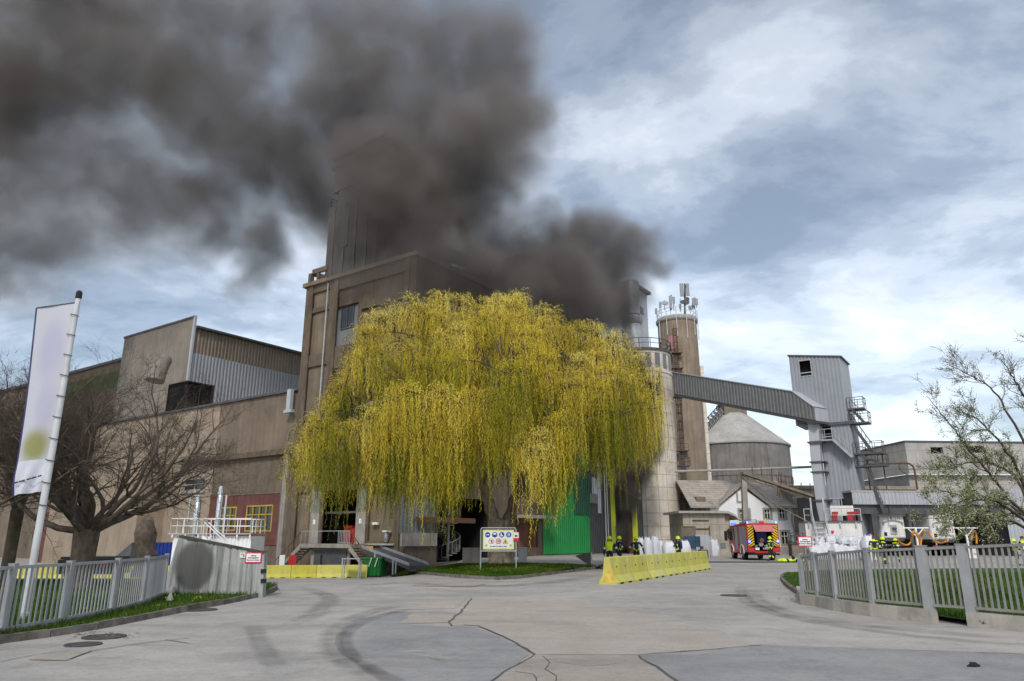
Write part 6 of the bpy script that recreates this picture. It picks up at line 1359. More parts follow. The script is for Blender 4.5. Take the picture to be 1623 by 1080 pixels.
# red-bordered warning signs
def warn(label, fr, x0, x1, z0, z1, y=-.03, pole=None):
    t = thing('warning_sign', label, 'sign', fr.W((0, 0, 0)), fr.rz, 'red-bordered notice signs'); w = x1 - x0; h = z1 - z0; xm = (x0 + x1) / 2
    MB().box(x0, x1, y, y + .015, z0, z1).build('border', M['sign_red'], t); MB().box(x0 + w*.07, x1 - w*.07, y - .006, y - .001, z0 + h*.10, z1 - h*.10).build('panel', M['sign_white'], t)
    for k, (s, f) in enumerate((('Achtung', .125), ('Betriebsgelände', .125), ('Betreten verboten', .125))): text(t, s, h * .165 if k else h*.155, xm, y - .01, z1 - h * (.30 + .21 * k), M['ink'], bold=.002)
    if pole: MB().tube([(xm, y + .04, pole - z0*0), (xm, y + .04, z0 + h*.8)], .025, 8).build('post', M['fence_r'], t)
    return t
# leaning-edged concrete wall with blank painted oval
WF = Frame((*G(415, 947).xy, 0), R(2)); wc = [WF.fy(*q) for q in ((253,950),(284,849.5),(419,876),(416,947))]
ww = thing('concrete_wall', 'streaked grey concrete wall with slanting left edge, at the end of the left picket fence', 'wall', WF.o, WF.rz)
M['wedge'] = mat('streaked_concrete', (.36,.365,.355), streak=.85, streakcol=(.085,.085,.078), scale=1.2, bump=.35, bscale=16, sscale=(7, 7, .3))
mb = MB(); pts = [(wc[0][0], 0, -.1), (wc[3][0], 0, -.1), (wc[2][0], 0, wc[2][1]), (wc[1][0], 0, wc[1][1])]; mb.prism(pts, (0, .32, 0)); mb.build('wall', M['wedge'], ww)
d = Vector((wc[2][0]-wc[1][0], 0, wc[2][1]-wc[1][1])); mb = MB(); n = 40
for k in range(n):                       # mossy weathered crest
    a = Vector((wc[1][0], 0, wc[1][1])) + d * k / n; b = Vector((wc[1][0], 0, wc[1][1])) + d * (k + 1) / n; e = .012 + .03 * abs(noise.noise(Vector((k * .9, 1, 2)))); mb.add([(a.x,-.012,a.z-.02-e*2.2),(b.x,-.012,b.z-.02-e*2.2),(b.x,-.012,b.z+.012),(a.x,-.012,a.z+.012),(a.x,.33,a.z-.02),(b.x,.33,b.z-.02),(b.x,.33,b.z+.014),(a.x,.33,a.z+.014)], [(0,1,2,3),(3,2,6,7),(4,7,6,5)])
mb.build('mossy_crest', mat('moss_crust', (.065,.062,.05), var=.5, scale=6, bump=1, bscale=25), ww)
cx, cz = WF.fy(308, 897); ax = WF.fy(338.5, 897)[0] - cx; az = WF.fy(308, 858)[1] - cz
vs = []; tn = []; fs = []
for k, (q_, t_) in enumerate(((.0, 1), (.8, 1), (.92, .75), (1.04, .25), (1.12, 0))):
    for a in np.linspace(0, 2*math.pi, 49)[:-1]: vs.append((cx + ax*q_*math.cos(a), -.010, cz + az*q_*math.sin(a))); tn.append(t_)
for k in range(4):
    for i in range(48): fs.append((k*48+i, k*48+(i+1)%48, (k+1)*48+(i+1)%48, (k+1)*48+i))
np_mesh('blank_oval', vs, fs, film('faded_oval', (.13,.125,.117), .72, .1, .3, 1.0), ww, tint=tn)
for py in (905.5, 921): x, z = WF.fy(417, py); MB().box(x - .06, x + .1, -.04, -.003, z - .06, z + .06).build('hinge', M['black'], ww)
x0, z1 = WF.fy(390, 876); x1, z0 = WF.fy(414.5, 892.5); warn('red-bordered white notice bolted to the streaked concrete wall', WF, x0, x1, z0, z1)
x0, z1 = WF.fy(381, 876.5); x1, z0 = WF.fy(389, 884.5); t = thing('small_plate', 'small square cream plate beside the red-bordered notice on the concrete wall', 'sign', WF.o, WF.rz)
MB().box(x0, x1, -.03, -.01, z0, z1).build('plate', M['offwhite'], t); w = x1 - x0
MB().add([(x0+w*.5+w*.32*math.cos(a)*k, -.034, z0+w*.45+w*.32*math.sin(a)*k) for a in np.linspace(.3, 3, 7) for k in (1, .55)], [(2*i, 2*i+1, 2*i+3, 2*i+2) for i in range(6)]).build('red_mark', M['sign_red'], t)
MB().box(x0+w*.6, x0+w*.85, -.034, -.031, z0+w*.2, z0+w*.5).build('green_mark', M['green'], t)
SG = Frame((*G(1274, 943, .25).xy, 0), R(-6)); x0, z1 = SG.fy(1263.5, 850.5); x1, z0 = SG.fy(1287.5, 866.5); warn('red-bordered white notice on a post at the left end of the right fence', SG, x0, x1, z0, z1, pole=.2)
# verge oddments: two small stones
for px, py, r, lab in ((272, 941, .10, 'pale round stone knob at the foot of the concrete wall'), (269, 952, .09, 'grey cone-shaped stone stub in the verge grass')):
    g = G(px, py, .12); o = MB().lathe([(r, 0), (r*1.05, r*.4), (r*.8 if r > .095 else r*.5, r*1.5), (r*.3, r*2.1), (0, r*2.2)], 14).build('marker_stone', M['stone'], smooth=True); o.location = g; tag(o, lab, 'stone')
# flagpole and banner
fb = G(37, 982, .1); YP = fb.y; fp = thing('flagpole', 'tall slim pale flagpole with dark tip leaning into view at left', 'flagpole', fb)
zt_ = P(126, 474, YP).z - fb.z; MB().lathe([(.075, 0), (.07, zt_*.5), (.055, zt_)], 16).build('pole', mat('grey_white_pole', (.52,.53,.54), rough=.5), fp, smooth=True)
MB().lathe([(.06, zt_+.002), (.068, zt_+.02), (.066, zt_+.16), (.03, zt_+.2), (0, zt_+.2)], 14).build('cap', M['black'], fp)
MB().lathe([(.11, 0), (.11, .12), (.08, .14)], 14).build('collar', M['steel'], fp)
aL, aR = P(58, 489, YP) - fb, P(121, 482, YP) - fb; mb = MB(); mb.bar((-.05, 0, aR.z + .03), aL + Vector((0, 0, .01)), .025); mb.build('banner_arm', M['steel_dark'], fp)
for k in range(10): z = aR.z - .25 - k * .47; o = MB().tube([(-.11, 0, z), (-.06, -.085, z-.02), (.05, -.09, z-.04), (.085, 0, z-.05)], .01, 5).build('ring', M['steel_dark'], fp)
bn = thing('banner', 'long pale lavender banner with olive blot hanging from the flagpole', 'banner', fb)
def banner_mat():
    m = bpy.data.materials.new('banner_cloth'); m.use_nodes = True; n, l = m.node_tree.nodes, m.node_tree.links; b = n['Principled BSDF']; b.inputs['Roughness'].default_value = .7
    at = n.new('ShaderNodeAttribute'); at.attribute_name = 'uvw'; sp = n.new('ShaderNodeSeparateXYZ'); l.new(at.outputs['Vector'], sp.inputs[0])
    def bl(cu, cv, ru, rv, src, col, amt):
        q = n.new('ShaderNodeVectorMath'); q.operation = 'SUBTRACT'; l.new(at.outputs['Vector'], q.inputs[0]); q.inputs[1].default_value = (cu, cv, 0)
        s = n.new('ShaderNodeVectorMath'); s.operation = 'MULTIPLY'; l.new(q.outputs[0], s.inputs[0]); s.inputs[1].default_value = (1/ru, 1/rv, 0)
        d = n.new('ShaderNodeVectorMath'); d.operation = 'LENGTH'; l.new(s.outputs[0], d.inputs[0])
        r = n.new('ShaderNodeMapRange'); r.interpolation_type = 'SMOOTHSTEP'; r.inputs[1].default_value = 1.25; r.inputs[2].default_value = .35; r.inputs[4].default_value = amt; l.new(d.outputs['Value'], r.inputs[0])
        x = n.new('ShaderNodeMix'); x.data_type = 'RGBA'; l.new(r.outputs[0], x.inputs[0]); x.inputs[7].default_value = (*col, 1)
        if isinstance(src, tuple): x.inputs[6].default_value = (*src, 1)
        else: l.new(src, x.inputs[6])
        return x.outputs[2]
    c = bl(.55, .25, .42, .2, (.47, .475, .53), (.36, .37, .49), .75); c = bl(.6, .55, .3, .16, c, (.37, .38, .51), .7); c = bl(.5, .76, .46, .10, c, (.25, .25, .09), 1.0)
    l.new(c, b.inputs['Base Color']); return m
NU, NV = 14, 60; q = [aL, aR + Vector((-.02,0,0)), P(68, 778, YP) - fb, P(22, 786, YP) - fb]; V = []; UV = []
for j in range(NV + 1):
    v = j / NV; a = q[0].lerp(q[3], v); b = q[1].lerp(q[2], v)
    for i in range(NU + 1): u = i / NU; p = a.lerp(b, u); p.y += .05*math.sin(u*5 + v*4) * (.3 + v) + (.045*math.sin(u*14 + v*26) if v > .84 else 0) * (v - .8) * 6; V.append(p); UV.append((u, v, 0))
F = [(j*(NU+1)+i, (j+1)*(NU+1)+i, (j+1)*(NU+1)+i+1, j*(NU+1)+i+1) for j in range(NV) for i in range(NU)]
split = int(.845 * NV)
o = np_mesh('cloth', V, F, [banner_mat(), mat('banner_white', (.55,.57,.64), var=.05)], bn, smooth=True, midx=[0 if f // NU < split else 1 for f in range(len(F))]); at_ = o.data.attributes.new('uvw', 'FLOAT_VECTOR', 'POINT'); at_.data.foreach_set('vector', np.array(UV, np.float32).ravel())
mb = MB()
for j in range(NV): a, b = V[j*(NU+1)], V[(j+1)*(NU+1)]; mb.bar(a, b, .03, .02)
mb.build('edge_line', mat('navy_edge', (.05,.05,.14), var=.1), bn)  # dark blue line down the cloth's left edge
mb = MB()
for u0, u1 in ((.06,.20),(.22,.42),(.47,.62),(.63,.80),(.84,.97)):
    f = lambda u, v: q[0].lerp(q[3], v).lerp(q[1].lerp(q[2], v), u) + Vector((0, -.10, 0)); v0 = .95 - .028 * u0
    mb.add([f(u0, .938-.018*u0), f(u1, .938-.018*u1), f(u1, .946-.018*u1), f(u0, .946-.018*u0)], [(0,3,2,1)])
mb.build('faint_lettering', M['ink'], bn)
# safety sign board on the island
g1, g2 = G(761.5, 906, .1), G(818, 906, .1); g1.y = g2.y = (g1.y + g2.y) / 2; sb = thing('safety_sign_board', 'safety sign board with blue pictograms on grey posts before the willow trunk', 'sign board', g1); W_ = g2.x - g1.x
zt_ = P(790, 837, g1.y).z - g1.z; zb_ = P(790, 873.5, g1.y).z - g1.z; mb = MB()
mb.tube([(0,0,-.1),(0,0,zt_-.08),(.03,0,zt_-.02),(.09,0,zt_),(W_-.09,0,zt_),(W_-.03,0,zt_-.02),(W_,0,zt_-.08),(W_,0,-.1)], .032, 10); mb.bar((0,0,zb_),(W_,0,zb_),.05)
for k in range(3):
    x = W_*(.16+.34*k); mb.bar((x,0,zt_-.1),(x,0,zt_),.02); mb.bar((x,0,zb_),(x,0,zb_+.1),.02)
mb.build('post_frame', M['steel'], sb)
X0, X1, Z0, Z1 = .1, W_-.1, zb_+.07, zt_-.09; pw, ph = X1-X0, Z1-Z0
pnl = MB().box(X0, X1, -.02, .01, Z0, Z1).build('panel', mat('pale_yellow', (.66,.68,.30), var=.06), sb)
MB().box(X0+pw*.045, X1-pw*.045, -.026, -.0201, Z0+ph*.07, Z1-ph*.07).build('white_field', M['sign_white'], pnl)
BL = mat('sign_blue', (.012,.07,.33), rough=.5, var=.05); YL = mat('sign_yellow', (.75,.55,.02), rough=.5, var=.05)
def disc(x, z, r, m, y, r0=0.0, n=28, nm='pictogram'):
    vs = [(x + k*math.cos(a), y, z + k*math.sin(a)) for a in np.linspace(0, 2*math.pi, n+1)[:-1] for k in ((r,) if r0 == 0 else (r, r0))]
    mb = MB(); mb.add(vs, [tuple(range(n))] if r0 == 0 else [(2*i, (2*i+2) % (2*n), (2*i+3) % (2*n), 2*i+1) for i in range(n)]); return mb.build(nm, m, pnl)
def poly(pts, m, y, x, z, s): return MB().add([(x + a*s, y, z + b*s) for a, b in pts], [tuple(range(len(pts)))]).build('pictogram', m, pnl)
rr = pw*.085; zz = Z0+ph*.745
for k in range(4):
    x = X0+pw*(.155+.225*k); disc(x, zz, rr, BL, -.030)
    if k == 0: poly([(-.6,.15),(-.1,.2),(0,.08),(.1,.2),(.6,.15),(.5,-.2),(.15,-.22),(0,0),(-.15,-.22),(-.5,-.2)], M['sign_white'], -.034, x, zz, rr)
    if k == 1: poly([(-.65,.05),(-.5,.5),(-.15,.72),(.15,.72),(.5,.5),(.65,.05)], M['sign_white'], -.034, x, zz, rr)
    if k == 2: poly([(-.45,.6),(-.05,.6),(0,0),(.5,-.3),(.6,-.6),(-.5,-.6)], M['sign_white'], -.034, x, zz, rr)
    if k == 3: poly([(-.4,-.6),(-.5,.3),(-.2,.7),(.2,.7),(.5,.3),(.4,-.6)], mat('sign_pale', (.45,.55,.70)), -.034, x, zz, rr)
zz = Z0+ph*.41; x = X0+pw*.27; disc(x, zz, rr, M['sign_red'], -.030, rr*.82); poly([(-.05,-.5),(-.1,.1),(.1,.55),(.35,.5),(.45,-.2),(.3,-.6)], M['ink'], -.031, x, zz, rr); poly([(-.62,.5),(-.5,.62),(.62,-.5),(.5,-.62)], M['sign_red'], -.034, x, zz, rr)
x = X0+pw*.5; disc(x, zz, rr, M['sign_red'], -.030, rr*.72); text(sb, '10', rr*1.0, x, -.034, zz, M['ink'], bold=.006)
x = X0+pw*.725; poly([(-1,-.8),(1,-.8),(0,.95)], M['ink'], -.029, x, zz, rr); poly([(-.82,-.7),(.82,-.7),(0,.75)], YL, -.031, x, zz, rr); poly([(-.1,-.5),(.25,-.1),(.05,.3),(-.25,0)], M['ink'], -.034, x, zz, rr)
zz = Z0+ph*.2
for f in (.11, .89): disc(X0+pw*f, zz, rr*.5, M['lime'], -.030)
mb = MB()
for a, b in ((.23,.29),(.31,.41),(.43,.48),(.50,.60),(.62,.66),(.68,.76)): mb.box(X0+pw*a, X0+pw*b, -.031, -.028, Z0+ph*.135, Z0+ph*.175)
mb.build('faint_lettering', M['ink'], pnl)
t = thing('camera_notice', 'small white and red plate clipped to the right post of the sign board', 'sign', g1 + Vector((W_-.13, 0, 0))); zz = P(821, 853, g1.y).z - g1.z
MB().box(0,.27,-.06,-.04,zz-.17,zz+.28).build('plate', M['sign_white'], t); MB().box(0,.27,-.066,-.0601,zz-.17,zz+.0).build('red_field', M['sign_red'], t); MB().box(.07,.2,-.066,-.0601,zz+.06,zz+.14).build('camera_mark', M['ink'], t)
# ---- yellow concrete barriers
def barrier_mesh(L, h, w=.62):
    k = h; pr = [(-w/2,0),(-w/2,.07*k),(-w*.27,.33*k),(-w*.15,k-.03),(-w*.12,k),(w*.12,k),(w*.15,k-.03),(w*.27,.33*k),(w/2,.07*k),(w/2,0)]
    mb = MB(); mb.prism([(-L/2, y, z) for y, z in pr], (L, 0, 0)); mb.box(-L*.3,-L*.12,-w/2-.004,w/2+.004,0,.06*k,1).box(L*.12,L*.3,-w/2-.004,w/2+.004,0,.06*k,1)
    for x in (-L*.22, L*.22): mb.box(x-.025,x+.025,-w*.24,-w*.2,.6*k,.66*k,1)
    return mb
a, b = G(963, 926.8), G(1119, 902); nb_ = 7; d = b - a; Ls = d.length / nb_; ang = math.atan2(d.y, d.x)
proto = barrier_mesh(Ls - .03, 1.0, .7).build('road_barrier', [M['yellow_paint'], M['dark']])
names = ['nearest yellow barrier of the long row, with flaking hatched end', 'second yellow barrier from the near end of the long right row', 'third yellow barrier from the near end of the long right row', 'middle yellow barrier of the seven in the long right row', 'third yellow barrier from the far end of the long right row', 'second yellow barrier from the far end of the long right row', 'farthest yellow barrier of the long right row, nearest the fire engine']
for k in range(nb_):
    o = proto if k == 0 else proto.copy()
    if k: COL.objects.link(o)
    o.location = a + d * (k + .5) / nb_; o.rotation_euler = (rng.uniform(-.008,.008), 0, ang + rng.uniform(-.012,.012)); tag(o, names[k], 'barrier', 'yellow barriers in the long row on the right')
mb = MB(); hz_ = MB()
for k in range(5): hz_.prism([(-Ls/2+.012, -.30+.11*k, .05+.0*k), (-Ls/2+.012, -.22+.11*k, .05), (-Ls/2+.012, -.17+.045*k, .55), (-Ls/2+.012, -.21+.045*k, .55)], (-.004, 0, 0))
o = hz_.build('hatched_end', mat('faded_orange', (.62,.42,.10), var=.35, scale=5), proto)
a, b = G(582, 915.5), G(420, 916.5); n = 4; d = (b - a) / n; hB = P(500, 895.5, a.y).z - a.z; pb_ = barrier_mesh(d.length - .03, hB, .6).build('low_barrier', [M['yellow_paint'], M['dark']]); vis = ['rightmost low yellow barrier, beside the green skip at the dock', 'second low yellow barrier from the green skip', 'third low yellow barrier from the green skip', 'low yellow barrier nearest the right end of the streaked concrete wall']
for k in range(15):
    o = pb_ if k == 0 else pb_.copy()
    if k: COL.objects.link(o)
    p = a + d * (k + .5); o.location = (p.x, p.y, ht(p.x, p.y)); o.rotation_euler = (0, 0, math.atan2(d.y, d.x)); tag(o, vis[k] if k < 4 else ('low yellow barrier seen through the left fence bars, %s from the concrete wall end' % ('first second third fourth fifth sixth seventh eighth'.split()[k-7])) if k > 6 else 'low yellow barrier hidden behind the streaked concrete wall', 'barrier', 'low yellow barriers across the left yard')
    if 4 <= k <= 6: bpy.data.objects.remove(o)
# ---- left yard: containers, flues, sculpture, skip, belt
CF = Frame((*P(335, 900, 53).xy, -1.1), R(-3)); x0, x1 = CF.fy(274, 870)[0], CF.fy(397, 870)[0]; zc = CF.fy(340, 850)[1]
ct = thing('white_container', 'white corrugated container with roof railing behind the concrete wall', 'container', CF.o, CF.rz)
mb = MB().ribs(lambda u, w, e: (u, -e, w), x0, x1, .1, zc, .28, .05).box(x0, x1, .06, 2.5, .05, zc-.002).box(x0-.02,x0+.15,-.08,.06,0,zc).box(x1-.15,x1+.02,-.08,.06,0,zc).build('body', M['white_paint'], ct)
MB().box(x0-.3, x1+.05, -.35, 2.6, zc+.12, zc+.2).build('roof_deck', M['clad_light'], ct); mb = MB(); railing(mb, [(x0-.2,-.3,zc+.2),(x1,-.3,zc+.2),(x1,2.4,zc+.2),(x0-.2,2.4,zc+.2),(x0-.2,-.3,zc+.2)], 1.02, 1.0, .05)
for k in range(7): x = x0 + (x1-x0)*k/6; mb.box(x-.05,x+.05,-.32,-.28,zc-.1,zc+.2)
mb.build('roof_railing', M['white_paint'], ct); xs0, zs0 = CF.fy(325, 828, -1); xs1, zs1 = CF.fy(366, 866, -1); mb = MB()
for y in (-1.1, -.5): mb.bar((xs0,y,zs0),(xs1,y,zs1),.06); mb.bar((xs0,y,zs0-1),(xs1,y,zs1-1),.06,.2)
for k in range(9): t_ = k/8; x, z = xs0+(xs1-xs0)*t_, zs0+(zs1-zs0)*t_; mb.box(x-.12,x+.12,-1.1,-.5,z-1.0,z-.96); mb.bar((x,-1.1,z-1),(x,-1.1,z),.03)
mb.build('roof_stair', M['white_paint'], ct)
for px, y0, y1, w, lab in ((311, 850, 786, .45, 'shorter shiny steel flue with bent loop on the white container'), (346, 850, 771, .42, 'taller shiny steel flue rising from the white container roof')):
    p = P(px-3, y0, 54.2); h = P(px, y1, 54.2).z - p.z; t = thing('steel_flue', lab, 'flue', p, 0, 'steel flues on the white container')
    SH = bpy.data.materials.get('shiny_steel') or mat('shiny_steel', (.62,.63,.64), rough=.22, metal=.9, var=.1); mb = MB(); r = w/2
    mb.lathe([(r*.8,0),(r*.8,h*.35),(r,h*.36),(r,h*.8),(r*.9,h*.81),(r*.9,h*.93),(r*.7,h)], 20); mb.build('pipe', SH, t, smooth=True)
    mb = MB()
    for k in range(5): mb.lathe([(r*1.02,h*(.18*k+.12)),(r*1.12,h*(.18*k+.125)),(r*1.12,h*(.18*k+.14)),(r*1.02,h*(.18*k+.145))], 20)
    mb.build('pipe_collar', SH, t)
    if px < 320: MB().tube([(-.6,0,h*.35),(-.6,0,h*.95),(-.3,0,h),(.1,0,h)], .06, 8).build('side_loop', SH, t)
    else: MB().tube([(.45,0,0),(.45,0,h*.82)], .08, 8).build('side_pipe', SH, t)
BC = Frame((*P(256, 900, 57).xy, -1.1), R(-3)); x0, x1 = BC.fy(241, 880)[0], BC.fy(275, 880)[0]; z1 = BC.fy(257, 860)[1]; t = thing('blue_container', 'dark blue container end seen between bare tree and white container', 'container', BC.o, BC.rz)
MB().ribs(lambda u, w, e: (u, -e, w), x0, x1, .1, z1, .3, .06).box(x0,x1,.06,5,.05,z1-.002).build('body', M['blue'], t); MB().box(x0-.03,x0+.12,-.1,.06,0,z1+.02).box(x1-.12,x1+.03,-.1,.06,0,z1+.02).build('corner_post', M['blue'], t)
p = G(228, 921); p = Vector((P(228, 880, 33).x, 33, .05)); h = P(230, 820, 33).z - p.z; mb = MB(); n = 14; prof = [(.42,0),(.40,.3),(.36,.7),(.45,1.0),(.34,1.35),(.40,1.7),(.47,2.0),(.38,2.3),(.30,2.6),(.12,2.75)]
V_ = []; F_ = []
for i, (r, z) in enumerate(prof):
    for k in range(n): a_ = 2*math.pi*k/n; q_ = Vector((math.cos(a_), math.sin(a_), z)); rr_ = r * (1 + .3 * noise.noise(q_*1.6)); V_.append((rr_*math.cos(a_)+.1*math.sin(z*2), rr_*math.sin(a_), z*h/2.75))
for i in range(len(prof)-1):
    for k in range(n): F_.append((i*n+k, i*n+(k+1)%n, (i+1)*n+(k+1)%n, (i+1)*n+k))
F_.append(tuple(range(len(V_)-n, len(V_)))); o = MB().add(V_, F_).build('stone_sculpture', M['bark'], smooth=True); o.location = p; tag(o, 'dark knobbly upright stone sculpture between bare tree and blue container', 'sculpture')
p = Vector((P(134, 900, 27).x, 27, .1)); t = thing('parked_trailer', 'low dark trailer with red tail light glimpsed through the left fence', 'trailer', p)
MB().box(-1.0,.95,0,1.4,.35,.85).box(-.95,.9,.05,1.35,.86,.95).build('body', M['anthracite'], t); MB().box(.55,.8,-.03,-.002,.6,.72).build('tail_light', M['sign_red'], t)
for x in (-.95, .8): MB().tube([(x,.7,.3),(x+.15,.7,.3)], .3, 18).build('wheel', M['black'], t)
for px, m_, lab in ((446.5, 'white_paint', 'white upright marker board in front of the dock stairs'), (463, 'red', 'red upright marker board in front of the dock, beside the white one')):
    p = Vector((P(px, 897, 57).x, 57, -1.1)); h = P(px, 880, 57).z - p.z; t = thing('marker_board', lab, 'marker board', p, 0, 'marker boards by the dock'); MB().box(-.28 if m_ == 'red' else -.2,.28 if m_ == 'red' else .2,-.05,.05,.4,h).build('board', M[m_], t); MB().box(-.3,.3,-.2,.2,0,.1).bar((0,0,.1),(0,0,.42),.08).build('foot', M['black'], t)
# green skip
p = Vector((P(596, 897, 56.3).x, 56.3, -1.1)); t = thing('green_skip', 'green metal skip with ribbed sides at the end of the low yellow barriers', 'skip', p, R(-12)); w = (P(610,900,p.y).x-P(581,900,p.y).x)/2; h = P(590,884,p.y).z-p.z
MB().add([(-w*.9,-.6,.12),(w*.9,-.6,.12),(w,-.75,h),(-w,-.75,h),(-w*.9,.6,.12),(w*.9,.6,.12),(w,.75,h),(-w,.75,h)], [(0,1,2,3),(1,5,6,2),(5,4,7,6),(4,0,3,7),(0,4,5,1)]).build('tub', M['green_bin'], t); mb = MB()
for k in range(5): x = -w*.8+w*1.6*k/4; mb.bar((x*.95,-.62,.15),(x,-.77,h-.02),.07)
mb.box(-w-.04,w+.04,-.82,-.74,h-.08,h+.03).box(-w-.04,w+.04,.74,.82,h-.08,h+.03).box(-w-.04,-w+.04,-.74,.74,h-.08,h+.03).box(w-.04,w+.04,-.74,.74,h-.08,h+.03); mb.build('rib', M['green_bin'], t)
for x in (-w*.7, w*.7): MB().tube([(x-.06,-.4,.09),(x+.06,-.4,.09)], .09, 12).build('wheel', M['black'], t)
for x in (-.35, .35): MB().bar((x*w,-.8,h*.55),(x*w+.2,-.83,h*1.0),.05).build('white_strap', M['white_paint'], t)
# truck-loading belt / ramp beside it
a, b = P(588, 869, 58.6), P(664, 897, 54.5); t = thing('loading_ramp', 'grey steel loading ramp sloping down beside the green skip', 'ramp', Vector((a.x, a.y, ht(a.x, a.y)))); o_ = Vector((a.x, a.y, ht(a.x, a.y))); a, b = a - o_, b - o_
mb = MB(); d = b - a; s = Vector((-d.y, d.x, 0)).normalized() * .9
mb.add([a+s,a-s,b-s,b+s,a+s+Vector((0,0,-.25)),a-s+Vector((0,0,-.25)),b-s+Vector((0,0,-.25)),b+s+Vector((0,0,-.25))], [(0,1,2,3),(7,6,5,4),(0,4,5,1),(1,5,6,2),(2,6,7,3),(3,7,4,0)]); mb.build('deck', M['steel_dark'], t)
mb = MB()
for f in (.3, .68, .74): 
    for sg in (1, -1): q_ = a + d*f + s*sg; mb.bar((q_.x,q_.y,0),q_,.09)
mb.bar(a+s+Vector((0,0,.12)), b+s+Vector((0,0,.12)), .06, .2).bar(a-s+Vector((0,0,.12)), b-s+Vector((0,0,.12)), .06, .2); mb.build('leg_frame', M['steel'], t)
MB().box(a.x-.15,a.x+.35,a.y-1.05,a.y-1.0,a.z-.2,a.z+.15).build('orange_plate', mat('orange_plate', (.62,.35,.03)), t)
p = Vector((P(556, 900, 54).x, 54, -1.1)); t = thing('steel_table', 'grey steel frame table in front of the dock left of the green skip', 'table', p); h = P(556, 885, 54).z - p.z; mb = MB().box(-.6,.7,-.4,.4,h-.06,h).build('top', M['steel'], t); mb = MB()
for x in (-.55,.65):
    for y in (-.35,.35): MB().box(x-.04,x+.04,y-.04,y+.04,0,h-.061).build('leg', M['steel'], t)
mb = MB(); pts = [P(*q_) for q_ in ((650,896,51),(680,895,51),(680,875,51))]; o0 = G(648, 899); t = thing('hand_rail', 'short grey steel railing on the lawn left of the spiral staircase', 'railing', o0); e_ = P(682, 875, o0.y) - o0; railing(mb, [(0,0,0),(e_.x,0,0)], 1.0, .6, .05); mb.build('rail', M['steel'], t)
# boxes near the willow
for px0, py0, px1, py1, Y, m_, lab, nm in ((821.5, 869, 835, 887, 49, 'clad_light', 'pale grey electrical cabinet on the lawn right of the sign board', 'cabinet'), (733, 870, 760, 884, 53, 'concrete', 'concrete block lying left of the willow trunk', 'concrete_block')):
    q0_, q1_ = P(px0, py1, Y), P(px1, py0, Y); o = thing(nm, lab, nm.replace('_', ' '), Vector((q0_.x, Y, ht(q0_.x, Y)))); hh = q1_.z - ht(q0_.x, Y); ww_ = q1_.x - q0_.x; MB().box(0, ww_, 0, .7, .05, hh).build('body', M[m_], o); MB().box(-.04, ww_+.04, -.04, .74, hh+.002, hh+.06).build('cover', M[m_], o)
p = G(926, 896); t = thing('steel_scoop', 'dark dented steel scoop lying on the pavement by the green wall', 'scoop', p); MB().add([(-.55,0,.55),(.3,-.3,.0),(.45,-.3,.75),(.5,.2,.8),(.5,.3,0),(-.5,.3,.6)], [(0,1,2),(1,4,3,2),(0,5,4,1),(5,3,4)]).build('shell', M['steel_dark'], t); MB().bar((.45,-.32,0),(.45,-.32,.78),.08).bar((.52,.2,0),(.52,.2,.8),.08).build('rib', M['steel'], t)
